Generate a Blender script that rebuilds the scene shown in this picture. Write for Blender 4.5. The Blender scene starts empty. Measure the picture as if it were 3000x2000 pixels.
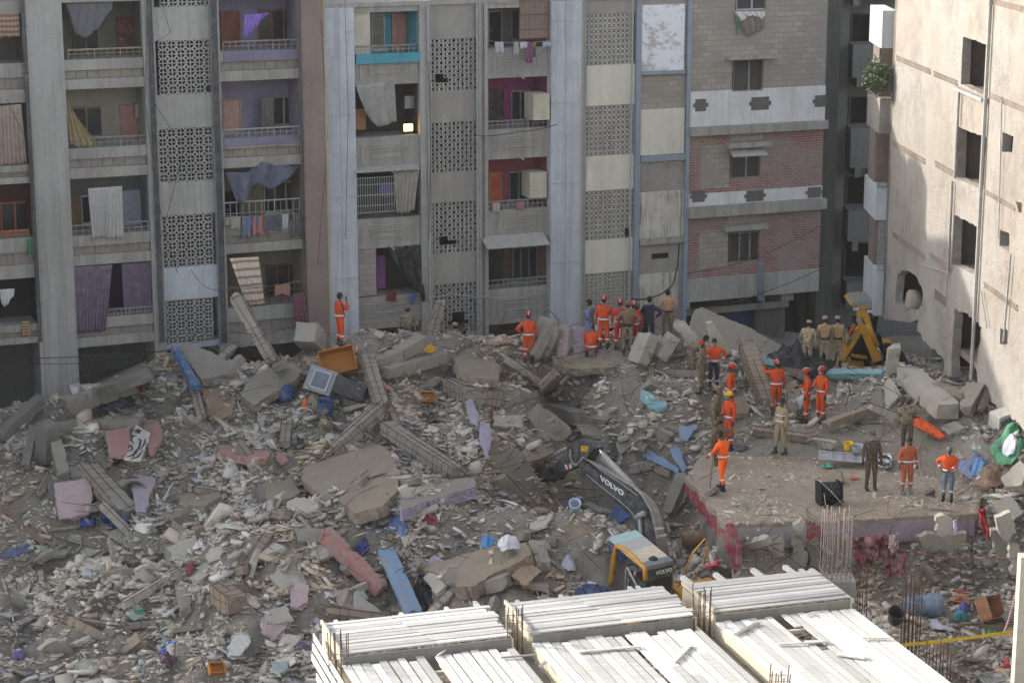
import bpy, bmesh, math, random
import numpy as np
from mathutils import Vector, Matrix, Quaternion, noise as mnoise
R = math.radians
random.seed(7)
rng = np.random.default_rng(11)
SC = bpy.context.scene
COL = SC.collection
# ------------------------------------------------------------ camera
CAMZ, TH, FPX = 21.0, R(13.4), 6300.0
cd = bpy.data.cameras.new('camera'); cam = bpy.data.objects.new('camera', cd); COL.objects.link(cam)
cam.location = (0, 0, CAMZ); cam.rotation_euler = (R(90) - TH, 0, 0)
cd.sensor_width = 36; cd.lens = FPX / 3000 * 36; cd.clip_start = .5; cd.clip_end = 2000
SC.camera = cam
# ------------------------------------------------------------ sky, sun, exposure
AZ, EL = R(20), R(22)           # sun comes from the left (-X), AZ behind that, EL above the horizon
SUN = Vector((-math.cos(EL) * math.cos(AZ), math.cos(EL) * math.sin(AZ), math.sin(EL)))
W = bpy.data.worlds.new('World'); SC.world = W; W.use_nodes = True
nt = W.node_tree; nt.nodes.clear()
sky = nt.nodes.new('ShaderNodeTexSky'); sky.sky_type = 'NISHITA'; sky.sun_disc = False
sky.sun_elevation = EL; sky.sun_rotation = R(-70); sky.dust_density = 2.2; sky.air_density = 1.0
bg = nt.nodes.new('ShaderNodeBackground'); bg.inputs[1].default_value = 0.15
out = nt.nodes.new('ShaderNodeOutputWorld')
hs = nt.nodes.new('ShaderNodeHueSaturation'); hs.inputs['Saturation'].default_value = .5     # a dusty, whitish sky
nt.links.new(sky.outputs[0], hs.inputs['Color']); nt.links.new(hs.outputs[0], bg.inputs[0]); nt.links.new(bg.outputs[0], out.inputs[0])
ld = bpy.data.lights.new('sun', 'SUN'); ld.energy = 2.05; ld.angle = R(1.0); ld.color = (1, .95, .87)
sun = bpy.data.objects.new('sun', ld); COL.objects.link(sun); sun.location = (-30, 20, 60)
sun.rotation_mode = 'QUATERNION'; sun.rotation_quaternion = (-SUN).to_track_quat('-Z', 'Y')
SC.view_settings.view_transform = 'Standard'; SC.view_settings.look = 'None'
SC.view_settings.gamma = 1; SC.view_settings.exposure = 1.55
# ------------------------------------------------------------ pixel to world
C0 = Vector((0, 0, CAMZ))
FW = Vector((0, math.cos(TH), -math.sin(TH))); UPV = Vector((0, math.sin(TH), math.cos(TH)))
def ray(px, py):
    return FW + Vector((1, 0, 0)) * ((px - 1500) / FPX) - UPV * ((py - 1000) / FPX)
def atz(px, py, z):
    d = ray(px, py); return C0 + d * ((z - CAMZ) / d.z)
def aty(px, py, y):
    d = ray(px, py); return C0 + d * (y / d.y)
PH = math.atan(.40)                       # the long facade turns away to the right
FU = Vector((math.cos(PH), math.sin(PH), 0)); FN = Vector((math.sin(PH), -math.cos(PH), 0)); FO = Vector((0, 77, 0))
def fp(px, py, d=0.):
    r = ray(px, py); t = (FO + FN * d - C0).dot(FN) / r.dot(FN); return C0 + r * t
def fs(px, py=450, d=0.):
    return (fp(px, py, d) - FO).dot(FU)
def fz(px, py, d=0.):
    return fp(px, py, d).z
def fw(s, z, d=0.):
    return FO + FU * s + FN * d + Vector((0, 0, z))
# ------------------------------------------------------------ objects
def link(o, parent=None):
    COL.objects.link(o)
    if parent is not None: o.parent = parent
    return o
def tag(o, label=None, cat=None, group=None, kind=None):
    if label: o['label'] = label
    if cat: o['category'] = cat
    if group: o['group'] = group
    if kind or cat: o['kind'] = kind or 'thing'
    return o
def thing(name, label, cat, loc, group=None):
    o = bpy.data.objects.new(name, None); o.location = loc; o.empty_display_size = .3
    COL.objects.link(o); return tag(o, label, cat, group)
def wpos(o):
    p = Vector(o.location)
    while o.parent is not None:
        o = o.parent; p = p + Vector(o.location)
    return p
class MB:
    def __init__(s): s.v = []; s.f = []; s.m = []
    def add(s, vs, fs_, m=0):
        n = len(s.v); s.v += [tuple(p) for p in vs]
        for f in fs_: s.f.append([i + n for i in f]); s.m.append(m)
        return s
    def obox(s, o, a, b, c, m=0):
        o, a, b, c = map(Vector, (o, a, b, c))
        if a.cross(b).dot(c) < 0: a, b = b, a
        p = [o, o + a, o + a + b, o + b, o + c, o + a + c, o + a + b + c, o + b + c]
        return s.add(p, [(3, 2, 1, 0), (4, 5, 6, 7), (0, 1, 5, 4), (1, 2, 6, 5), (2, 3, 7, 6), (3, 0, 4, 7)], m)
    def box(s, x0, x1, y0, y1, z0, z1, m=0):
        return s.obox((x0, y0, z0), (x1 - x0, 0, 0), (0, y1 - y0, 0), (0, 0, z1 - z0), m)
    def fbox(s, s0, s1, z0, z1, d0, d1, m=0):
        return s.obox(fw(s0, z0, d0), FU * (s1 - s0), FN * (d1 - d0), Vector((0, 0, z1 - z0)), m)
    def bar(s, p, q, w, h, up=(0, 0, 1), m=0):
        p, q = Vector(p), Vector(q); d = (q - p); u = Vector(up)
        a = d.cross(u)
        if a.length < 1e-6: a = d.cross(Vector((1, 0, 0)))
        a.normalize(); b = a.cross(d).normalized()
        return s.obox(p - a * w / 2 - b * h / 2, a * w, b * h, d, m)
    def tube(s, pts, r, n=6, m=0, caps=True):
        pts = [Vector(p) for p in pts]; rings = []
        rr = r if isinstance(r, (list, tuple)) else [r] * len(pts)
        up = None
        for i, p in enumerate(pts):
            d = (pts[min(i + 1, len(pts) - 1)] - pts[max(i - 1, 0)])
            if d.length < 1e-9: d = Vector((0, 0, 1))
            d.normalize()
            if up is None: up = d.orthogonal().normalized()
            up = up - d * up.dot(d)
            if up.length < 1e-6: up = d.orthogonal()
            up.normalize(); b = d.cross(up)
            rings.append([p + (up * math.cos(t) + b * math.sin(t)) * rr[i] for t in [2 * math.pi * k / n for k in range(n)]])
        vs = [q for g in rings for q in g]; fc = []
        for i in range(len(pts) - 1):
            for k in range(n):
                a = i * n + k; b2 = i * n + (k + 1) % n
                fc.append((a, b2, b2 + n, a + n))
        if caps: fc.append(tuple(range(n))[::-1]); fc.append(tuple(range((len(pts) - 1) * n, len(pts) * n)))
        return s.add(vs, fc, m)
    def prism(s, poly, vec, m=0, mside=None):
        n = len(poly); vec = Vector(vec); poly = [Vector(p) for p in poly]
        s.add(poly + [p + vec for p in poly], [], m)
        b = len(s.v) - 2 * n
        for f, mm in [([b + i for i in range(n)][::-1], m), ([b + n + i for i in range(n)], m)] + \
                [([b + i, b + (i + 1) % n, b + n + (i + 1) % n, b + n + i], m if mside is None else mside) for i in range(n)]:
            s.f.append(f); s.m.append(mm)
        return s
    def grid(s, P, m=0):
        r, c = len(P), len(P[0])
        return s.add([p for row in P for p in row], [(i * c + j, i * c + j + 1, (i + 1) * c + j + 1, (i + 1) * c + j) for i in range(r - 1) for j in range(c - 1)], m)
    def ball(s, c, r, seg=10, rings=7, m=0, fn=None):
        c = Vector(c); r = Vector(r) if hasattr(r, '__len__') else Vector((r, r, r)); vs = []; fc = []
        for i in range(rings + 1):
            t = math.pi * i / rings
            for k in range(seg):
                a = 2 * math.pi * k / seg
                p = Vector((math.sin(t) * math.cos(a) * r.x, math.sin(t) * math.sin(a) * r.y, math.cos(t) * r.z))
                if fn: p = fn(p)
                vs.append(c + p)
        for i in range(rings):
            for k in range(seg):
                a = i * seg + k; b = i * seg + (k + 1) % seg
                fc.append((a, a + seg, b + seg, b))
        return s.add(vs, fc, m)
    def build(s, name, mats, parent=None, smooth=False, fix=True):
        o0 = wpos(parent) if parent is not None else Vector((0, 0, 0))
        me = bpy.data.meshes.new(name)
        me.from_pydata([(p[0] - o0.x, p[1] - o0.y, p[2] - o0.z) for p in s.v], [], s.f)
        if not isinstance(mats, (list, tuple)): mats = [mats]
        for m in mats: me.materials.append(m)
        me.polygons.foreach_set('material_index', s.m)
        if smooth: me.polygons.foreach_set('use_smooth', [True] * len(s.f))
        if fix:
            bm = bmesh.new(); bm.from_mesh(me); bmesh.ops.remove_doubles(bm, verts=bm.verts, dist=1e-5)
            bmesh.ops.recalc_face_normals(bm, faces=bm.faces); bm.to_mesh(me); bm.free()
        me.update()
        return link(bpy.data.objects.new(name, me), parent)
    def top(s, name, mats, label, cat, group=None, kind=None, smooth=False, fix=True, base=None):
        """one-mesh top-level thing with its origin at its base"""
        if base is None:
            a = np.array(s.v); base = Vector((a[:, 0].mean(), a[:, 1].mean(), a[:, 2].min()))
        base = Vector(base); keep = s.v; s.v = [(p[0] - base.x, p[1] - base.y, p[2] - base.z) for p in keep]
        o = s.build(name, mats, None, smooth, fix); s.v = keep; o.location = base
        return tag(o, label, cat, group, kind)
# ------------------------------------------------------------ materials
class NT:
    def __init__(s, name):
        s.mat = bpy.data.materials.new(name); s.mat.use_nodes = True; s.t = s.mat.node_tree; s.t.nodes.clear()
        s.out = s.n('ShaderNodeOutputMaterial'); s.b = s.n('ShaderNodeBsdfPrincipled'); s.l(s.b.outputs[0], s.out.inputs[0])
        s.b.inputs['Specular IOR Level'].default_value = .25
    def n(s, t, **k):
        q = s.t.nodes.new(t)
        for a, b in k.items(): setattr(q, a, b)
        return q
    def l(s, a, b): s.t.links.new(a, b)
    def coord(s, scale=(1, 1, 1), rot=(0, 0, 0), world=True):
        g = s.n('ShaderNodeNewGeometry') if world else s.n('ShaderNodeTexCoord')
        m = s.n('ShaderNodeMapping'); m.inputs['Scale'].default_value = scale; m.inputs['Rotation'].default_value = rot
        s.l(g.outputs['Position'] if world else g.outputs['Object'], m.inputs[0]); return m.outputs[0]
    def noise(s, vec, sc, det=4, rough=.6, lo=.35, hi=.65, dist=0):
        q = s.n('ShaderNodeTexNoise'); q.inputs['Scale'].default_value = sc; q.inputs['Detail'].default_value = det
        q.inputs['Roughness'].default_value = rough; q.inputs['Distortion'].default_value = dist; s.l(vec, q.inputs['Vector'])
        m = s.n('ShaderNodeMapRange'); m.inputs[1].default_value = lo; m.inputs[2].default_value = hi; s.l(q.outputs[0], m.inputs[0]); return m.outputs[0]
    def mix(s, fac, a, b, mode='MIX'):
        q = s.n('ShaderNodeMix', data_type='RGBA', blend_type=mode)
        for i, x in ((0, fac), (6, a), (7, b)):
            if isinstance(x, (int, float)): q.inputs[i].default_value = x
            elif isinstance(x, (tuple, list)): q.inputs[i].default_value = (*x[:3], 1)
            else: s.l(x, q.inputs[i])
        return q.outputs[2]
    def math(s, op, a, b=0.):
        q = s.n('ShaderNodeMath', operation=op)
        for i, x in ((0, a), (1, b)):
            if isinstance(x, (int, float)): q.inputs[i].default_value = x
            else: s.l(x, q.inputs[i])
        return q.outputs[0]
    def bump(s, h, st=.3, dist=.02):
        q = s.n('ShaderNodeBump'); q.inputs['Strength'].default_value = st; q.inputs['Distance'].default_value = dist
        s.l(h, q.inputs['Height']); s.l(q.outputs[0], s.b.inputs['Normal'])
    def fin(s, col, rough=.9, metal=0.):
        if isinstance(col, (tuple, list)): s.b.inputs['Base Color'].default_value = (*col[:3], 1)
        else: s.l(col, s.b.inputs['Base Color'])
        s.b.inputs['Roughness'].default_value = rough; s.b.inputs['Metallic'].default_value = metal; return s.mat
def dim(c, k): return tuple(min(1, x * k) for x in c)
def plaster(name, c, c2=None, stain=None, streak=.5, scale=.5, rough=.92, bump=.25, island=0.):
    """weathered plaster or concrete: blotches, rain streaks running down, grain"""
    t = NT(name); c2 = c2 or dim(c, .72); stain = stain or dim(c, .42)
    a = t.noise(t.coord(), scale, 7, .75, .42, .60)
    col = t.mix(a, c, c2)
    st = t.noise(t.coord((3.2, 3.2, .14)), 1.3, 6, .75, .46, .68)
    col = t.mix(t.math('MULTIPLY', st, streak), col, stain)
    lt = t.noise(t.coord((1.7, 1.7, .5)), 1.1, 6, .75, .58, .74)
    col = t.mix(t.math('MULTIPLY', lt, .6), col, dim(c, 1.55))
    dk = t.noise(t.coord((1.1, 1.1, .6)), .9, 7, .8, .54, .70); col = t.mix(t.math('MULTIPLY', dk, .6), col, dim(c, .5))
    g = t.noise(t.coord(), 22, 4, .7, .3, .7)
    col = t.mix(.35, col, t.mix(g, dim(c, .7), dim(c, 1.15)))
    if island:
        gi = t.n('ShaderNodeNewGeometry'); v = t.n('ShaderNodeMapRange'); v.inputs[3].default_value = 1 - island; v.inputs[4].default_value = 1 + island
        t.l(gi.outputs['Random Per Island'], v.inputs[0])
        col = t.mix(1., col, v.outputs[0], 'MULTIPLY')
    t.bump(g, bump, .02)
    return t.fin(col, rough)
def flat(name, c, rough=.6, metal=0., var=.25, scale=6., dust=.25, dustc=(.42, .38, .33), coat=0.):
    """painted, plastic or cloth surface with wear, tone change and settled dust"""
    t = NT(name); a = t.noise(t.coord(), scale, 4, .65)
    col = t.mix(a, c, dim(c, 1 - var))
    if dust:
        d = t.noise(t.coord(), scale * .7, 6, .75, .45, .75)
        col = t.mix(t.math('MULTIPLY', d, dust), col, dustc)
    t.bump(t.noise(t.coord(), scale * 5, 3), .12, .01)
    if coat: t.b.inputs['Coat Weight'].default_value = coat
    return t.fin(col, rough, metal)
def emit(name, c, st):
    t = NT(name); t.b.inputs['Emission Color'].default_value = (*c, 1); t.b.inputs['Emission Strength'].default_value = st
    return t.fin(c, .5)
# ------------------------------------------------------------ the rubble mound as a height field
CP = [(0,1240,2.4),(110,1190,2.9),(220,1150,3.1),(330,1090,3.7),(420,1080,3.8),(530,1030,4.2),(620,1075,3.9),(750,1050,4.1),(830,1020,4.3),(905,985,4.7),
 (1000,1012,4.5),(1100,945,5.35),(1210,962,5.0),(1320,998,4.4),(1440,1010,4.2),(1540,1030,4.2),(1640,1010,4.4),(1760,1015,4.4),(1860,1015,4.4),(1960,1000,4.4),
 (2060,1040,4.2),(2160,1060,4.0),(2260,1075,3.9),(2350,1088,3.6),(2430,1088,3.6),(2530,1100,3.4),(2640,1115,3.4),(2740,1130,3.8),(2850,1150,4.2),(2960,1190,4.7),(3060,1250,4.6),
 (0,1340,2.1),(150,1300,2.3),(350,1250,2.7),(560,1180,3.2),(720,1170,3.4),(900,1150,3.6),(1080,1120,4.1),(1250,1120,3.9),(1420,1130,3.8),(1580,1120,3.8),(1750,1110,3.9),(1900,1110,3.9),
 (2050,1150,3.6),(2270,1200,3.3),(2430,1240,3.1),(2600,1200,3.4),(2760,1200,3.8),(2900,1290,3.7),(3000,1400,3.2),
 (50,1450,1.6),(200,1420,1.9),(400,1380,2.2),(620,1330,2.5),(800,1290,2.8),(950,1300,2.9),(1130,1260,3.1),(1300,1230,3.3),(1450,1260,3.1),(1520,1290,3.1),
 (1100,1400,2.6),(900,1440,2.4),(700,1450,1.8),(500,1500,1.7),(300,1520,1.4),(120,1560,.9),(0,1560,.9),(220,1620,.5),(80,1680,.5),(400,1640,.9),(560,1600,1.4),(750,1580,1.7),(950,1600,1.8),
 (1150,1520,2.3),(1350,1450,2.5),(1480,1480,2.4),(1560,1520,2.2),(1590,1600,1.8),(1450,1600,2.1),(1300,1640,1.8),(1530,1690,.9),(1400,1740,.7),(1250,1760,.7),
 (0,1800,.4),(250,1800,.5),(500,1780,.8),(750,1780,.9),(1000,1750,.9),(1150,1780,.6),(0,2000,.1),(300,2000,.2),(600,2000,.2),(900,1960,.2),(1200,1960,0),(1500,1960,-.2),(2000,1960,-.2),(2300,1960,0),
 (1600,1400,.0),(1565,1385,.5),(1620,1340,1.4),(1700,1290,2.1),(1640,1230,3.0),(1780,1220,3.0),(1700,1450,.3),(1800,1400,1.0),(1900,1330,2.0),(1850,1270,2.6),(1960,1240,2.9),
 (1650,1560,-.2),(1750,1620,-.9),(1850,1700,-1.2),(1680,1700,-1.1),(1950,1500,.6),(2000,1580,.2),(2080,1640,.1),(2000,1700,-.5),(1930,1400,1.4),
 (1985,1350,2.0),(2100,1350,2.5),(1960,1440,1.1),(2020,1530,.5),(2080,1600,.4),(2300,1400,2.45),(2500,1380,2.5),(2300,1500,2.3),(2550,1500,2.3),(2800,1420,2.5),(2850,1490,2.3),(2950,1480,2.7),
 (2150,1690,1.1),(2350,1690,1.15),(2550,1680,1.2),(2750,1670,1.25),(2900,1640,1.4),(3000,1600,1.6),(2400,1800,.8),(2700,1800,.9),(2950,1780,1.0),(2500,2000,.3),(2750,2000,.4),(3000,2000,.5)]
_P = [atz(x, y, z) for x, y, z in CP]
_cx = np.array([p.x for p in _P]); _cy = np.array([p.y for p in _P]); _cz = np.array([p.z for p in _P])
for x_, y_, z_ in ((9.5, 76, 1.6), (12, 76, 1.6), (11, 79, 1.5), (8, 78, 1.5), (14.5, 78, 1.5), (11, 74, 2.0), (6, 76.5, 1.8)):
    _cx = np.append(_cx, x_); _cy = np.append(_cy, y_); _cz = np.append(_cz, z_)
# behind the ridge the street, and a rim all round
for s_ in np.arange(-26, 27, 3.):
    q = fw(s_, 0, 1.2); _cx = np.append(_cx, q.x); _cy = np.append(_cy, q.y); _cz = np.append(_cz, 1.6 if s_ > -14 else 1.9)
for x_ in np.arange(-24, 25, 4.):
    _cx = np.append(_cx, x_); _cy = np.append(_cy, 40.); _cz = np.append(_cz, -.4)
for i_ in range(12):                      # the drop in front of the slab edge
    q = atz(2135 + 62 * i_, 1538 - 2.9 * i_, 2.62)
    _cx = np.append(_cx, [q.x, q.x]); _cy = np.append(_cy, [q.y - .35, q.y + .5]); _cz = np.append(_cz, [1.35, 2.4])
for i_ in range(7):                       # and left of it
    q = atz(2012 + 18 * i_, 1400 + 23 * i_, 2.62)
    _cx = np.append(_cx, [q.x - .55, q.x + .5]); _cy = np.append(_cy, [q.y - .1, q.y + .15]); _cz = np.append(_cz, [1.5, 2.45])
def _kern(r): return r
_d = np.hypot(_cx[:, None] - _cx[None], _cy[:, None] - _cy[None])
_n = len(_cx); _A = np.zeros((_n + 3, _n + 3)); _A[:_n, :_n] = _kern(_d) + np.eye(_n) * -.03
_A[:_n, _n] = 1; _A[:_n, _n + 1] = _cx; _A[:_n, _n + 2] = _cy; _A[_n:, :_n] = _A[:_n, _n:].T
_w = np.linalg.solve(_A, np.append(_cz, [0, 0, 0]))
def _hash(ix, iy, sd):
    h = (ix.astype(np.int64) * 374761393 + iy.astype(np.int64) * 668265263 + sd * 1442695041) & 0x7fffffff
    h = (h ^ (h >> 13)) * 1274126177 & 0x7fffffff
    return ((h ^ (h >> 16)) & 0xffff) / 65535.
def vnoise(x, y, sd=0):
    ix = np.floor(x); iy = np.floor(y); fx = x - ix; fy = y - iy; fx = fx * fx * (3 - 2 * fx); fy = fy * fy * (3 - 2 * fy)
    a = _hash(ix, iy, sd); b = _hash(ix + 1, iy, sd); c = _hash(ix, iy + 1, sd); d = _hash(ix + 1, iy + 1, sd)
    return (a * (1 - fx) + b * fx) * (1 - fy) + (c * (1 - fx) + d * fx) * fy - .5
# the fallen floor slab the rescuers stand on keeps its rubble smooth
SLAB_Z = 2.62
SLABPX = [(2010, 1395), (2122, 1536), (2350, 1528), (2560, 1520), (2858, 1502), (2880, 1440), (2800, 1350), (2650, 1300), (2430, 1290), (2240, 1300), (2060, 1330)]
SLABW = [atz(x, y, SLAB_Z) for x, y in SLABPX]
def inpoly(x, y, poly):
    x = np.asarray(x); y = np.asarray(y); c = np.zeros(x.shape, bool); n = len(poly)
    for i in range(n):
        a, b = poly[i], poly[(i + 1) % n]
        cond = ((a.y > y) != (b.y > y)) & (x < (b.x - a.x) * (y - a.y) / (b.y - a.y + 1e-12) + a.x)
        c ^= cond
    return c
def H0(x, y):
    x = np.atleast_1d(np.asarray(x, float)); y = np.atleast_1d(np.asarray(y, float)); o = np.empty(x.size)
    xf, yf = x.ravel(), y.ravel()
    for k in range(0, xf.size, 20000):
        a, b = xf[k:k + 20000], yf[k:k + 20000]
        o[k:k + 20000] = _kern(np.hypot(a[:, None] - _cx, b[:, None] - _cy)) @ _w[:_n] + _w[_n] + _w[_n + 1] * a + _w[_n + 2] * b
    return o.reshape(x.shape)
def H(x, y):
    h = H0(x, y); x = np.atleast_1d(x); y = np.atleast_1d(y)
    inn = inpoly(x, y, SLABW)
    k = np.where(inn, .12, 1.) * np.clip(1.15 - np.clip(y - 66.5, 0, 4) * .16, .5, 1)
    h = h + k * (.75 * vnoise(x / 2.5, y / 2.1, 1) + .75 * np.abs(vnoise(x / 1.3, y / 1.3, 2)) * np.sign(vnoise(x / 1.3, y / 1.3, 2)) + .46 * vnoise(x / .5, y / .5, 3) + .35 * np.floor(3 * (vnoise(x / 1.9 + .3 * vnoise(x, y, 8), y / 1.6, 7) + .5)) / 3 - .3)
    near = inn & (y < 59.5)
    h = np.where(near, np.minimum(h, SLAB_Z - .05), h)
    return h
def Hs(x, y): return float(H(np.array([x]), np.array([y]))[0])
# ray cast against the height field (a fine table, interpolated)
_gx = np.arange(-26, 26.01, .1); _gy = np.arange(38, 86.01, .1)
_GX, _GY = np.meshgrid(_gx, _gy); _GZ = H(_GX.ravel(), _GY.ravel()).reshape(_GX.shape)
_in = inpoly(_GX, _GY, SLABW); _GZ = np.where(_in, np.maximum(_GZ, SLAB_Z), _GZ)
def hz(x, y):
    i = min(max((x + 26) / .1, 0), len(_gx) - 2.001); j = min(max((y - 38) / .1, 0), len(_gy) - 2.001)
    a, b = int(i), int(j); u, v = i - a, j - b
    return (_GZ[b, a] * (1 - u) + _GZ[b, a + 1] * u) * (1 - v) + (_GZ[b + 1, a] * (1 - u) + _GZ[b + 1, a + 1] * u) * v
def G(px, py, up=0.):
    """point of the rubble surface (raised by up) seen at a pixel of the 3000 px photograph"""
    d = ray(px, py); y = 42.; last = None
    while y < 84:
        p = C0 + d * (y / d.y); zz = hz(p.x, p.y) + up
        if p.z <= zz: 
            if last is not None:
                lo, hi = last, y
                for _ in range(8):
                    m = (lo + hi) / 2; p = C0 + d * (m / d.y)
                    if p.z <= hz(p.x, p.y) + up: hi = m
                    else: lo = m
                p = C0 + d * (hi / d.y)
            return p
        last = y; y += .15
    print('MISS', px, py); return C0 + d * (70 / d.y)
# ------------------------------------------------------------ ground
def m_soil():
    t = NT('rubble_dust')
    a = t.noise(t.coord(), .35, 6, .7); b = t.noise(t.coord(), 3.5, 6, .75); g = t.noise(t.coord(), 19, 5, .8)
    col = t.mix(a, (.37, .33, .275), (.29, .26, .215)); col = t.mix(t.math('MULTIPLY', b, .5), col, (.13, .112, .092))
    col = t.mix(t.math('MULTIPLY', t.noise(t.coord(), .8, 4, .6, .58, .72), .55), col, (.33, .215, .125))
    col = t.mix(t.math('MULTIPLY', g, .4), col, (.50, .46, .40))
    t.bump(g, .9, .05); return t.fin(col, .95)
SOIL = m_soil()
def terrain():
    xs = np.arange(-24, 24.01, .16); ys = np.arange(40, 84.01, .16); X, Y = np.meshgrid(xs, ys)
    Z = H(X.ravel(), Y.ravel()).reshape(X.shape)
    Z[0, :] = -2; Z[-1, :] = -2; Z[:, 0] = -2; Z[:, -1] = -2
    r, c = X.shape; v = np.stack([X.ravel(), Y.ravel(), Z.ravel()], 1)
    idx = np.arange(r * c).reshape(r, c); q = np.stack([idx[:-1, :-1], idx[:-1, 1:], idx[1:, 1:], idx[1:, :-1]], -1).reshape(-1, 4)
    me = bpy.data.meshes.new('rubble_ground'); me.vertices.add(len(v)); me.vertices.foreach_set('co', v.ravel())
    me.loops.add(q.size); me.loops.foreach_set('vertex_index', q.ravel()); me.polygons.add(len(q))
    me.polygons.foreach_set('loop_start', np.arange(0, q.size, 4)); me.polygons.foreach_set('loop_total', np.full(len(q), 4))
    me.materials.append(SOIL); me.update(); me.validate()
    tag(link(bpy.data.objects.new('rubble_ground', me)), kind='structure')
    m = MB(); m.add([(-600, -300, -1.9), (600, -300, -1.9), (600, 900, -1.9), (-600, 900, -1.9)], [(0, 1, 2, 3)])
    tag(m.build('ground', plaster('street_earth', (.24, .21, .18))), kind='structure')
terrain()
# ------------------------------------------------------------ materials of the housing blocks
GREY = plaster('grey_render', (.37, .355, .33), (.27, .26, .24), streak=.85, scale=.35)
GREY2 = plaster('grey_beam', (.34, .325, .295), (.23, .22, .20), streak=1.0, scale=.6)
PALEC = plaster('blue_grey_render', (.48, .50, .54), (.35, .37, .41), stain=(.20, .20, .21), streak=.8, scale=.45)
DULL = plaster('dull_panel', (.31, .295, .265), (.24, .225, .20), streak=.5)
TILE = plaster('tile_band', (.27, .24, .205), (.20, .175, .15), streak=.5, scale=1.2)
PEB = plaster('pebble_dash', (.27, .21, .185), (.20, .155, .135), streak=.2, bump=.7)
YEL = plaster('yellow_edge', (.42, .36, .20), streak=.5)
CREAM = plaster('cream_panel', (.60, .57, .48), (.54, .52, .46), stain=(.36, .33, .27), streak=.45)
WHITEP = plaster('white_panel', (.62, .62, .63), (.50, .49, .48), stain=(.32, .29, .26), streak=.6, scale=.9)
BLUEP = plaster('blue_strip', (.24, .29, .35), (.20, .24, .28), stain=(.33, .30, .24), streak=.35)
DARKI = plaster('dark_interior', (.016, .015, .014), streak=.1)  # near-black, so the shade behind screens and in openings sits in the colour
DGREY = plaster('dark_grey_concrete', (.13, .125, .115), streak=.6)  # dark grey with streaks, for cores, undercroft and gap side wall
GLASS = NT('dark_glass').fin((.02, .024, .028), .12)
STEEL = flat('dull_steel', (.34, .34, .34), .45, .6, dust=.35)
RUST = flat('rusty_iron', (.12, .06, .04), .8, .3, dust=.3)
WROUGHT = flat('black_iron', (.03, .03, .03), .6, .3, dust=.25)
PIPE = flat('pale_pipe', (.36, .36, .35), .6, dust=.3)
PIPED = flat('dark_pipe', (.07, .075, .085), .7, dust=.3)
AWN = flat('awning_sheet', (.36, .35, .32), .7, dust=.4)
COLS = {}
def C(name, c, **k):
    if name not in COLS: COLS[name] = plaster(name, c, streak=k.get('streak', .25), scale=.7)
    return COLS[name]
def F(name, c, **k):
    if name not in COLS: COLS[name] = flat(name, c, **k)
    return COLS[name]
def rc(x0, y0, x1, y1, d=0.):
    ym, xm = (y0 + y1) / 2, (x0 + x1) / 2
    a, b = fs(x0, ym, d), fs(x1, ym, d); return min(a, b), max(a, b), fz(xm, y1, d), fz(xm, y0, d)
def ring_cell(mb, s, z, w, h, rf, dep, d0, n=16, cross=0.):
    out = []; inn = []
    for k in range(n):
        t = 2 * math.pi * (k + .5) / n; c, sn = math.cos(t), math.sin(t)
        q = .5 / max(abs(c), abs(sn)); out.append((s + c * q * w, z + sn * q * h))
        r = rf(t); inn.append((s + c * r * w, z + sn * r * h))
    vs = [fw(a, b, d0) for a, b in out] + [fw(a, b, d0) for a, b in inn] + [fw(a, b, d0 - dep) for a, b in inn]
    fc = []
    for k in range(n):
        j = (k + 1) % n; fc += [(k, j, n + j, n + k), (n + k, n + j, 2 * n + j, 2 * n + k)]
    mb.add(vs, fc)
    if cross:
        b = cross
        mb.fbox(s - .46 * w, s + .46 * w, z - b, z + b, d0 - dep * .7, d0 - .012)
        mb.fbox(s - b, s + b, z - .46 * h, z + .46 * h, d0 - dep * .72, d0 - .014)
def lattice(par, x0, y0, x1, y1, nx, nz, style, d=0., miss=(), mat=None, missset=None, clip=None):
    s0, s1, z0, z1 = rc(x0, y0, x1, y1, d); w, h = (s1 - s0) / nx, (z1 - z0) / nz; mb = MB()
    for i in range(nx):
        for j in range(nz):
            s, z = s0 + (i + .5) * w, z1 - (j + .5) * h
            if style == 'round':
                ring_cell(mb, s, z, w, h, lambda t: .445, .09, d, 16, 0 if (i, j) in miss else .017)
            else:
                if (i, j) in miss: continue
                if style == 'alt':
                    rf = (lambda t: .38) if (i + j) % 2 else (lambda t: .42 * (1 if abs(math.sin(t)) > .62 else .38 + .2 * abs(math.sin(t))))
                    ring_cell(mb, s, z, w, h, rf, .08, d, 16)
                else:
                    ring_cell(mb, s, z, w, h, lambda t: .20 + .24 * abs(math.sin(2 * t)), .08, d, 16)
                    mb.fbox(s - .035 * w, s + .035 * w, z - .5 * h, z + .5 * h, d - .05, d - .008)
                    mb.fbox(s - .5 * w, s + .5 * w, z - .035 * h, z + .035 * h, d - .052, d - .009)
    return mb.build('lattice_screen', mat or GREY, par, fix=False)
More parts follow.
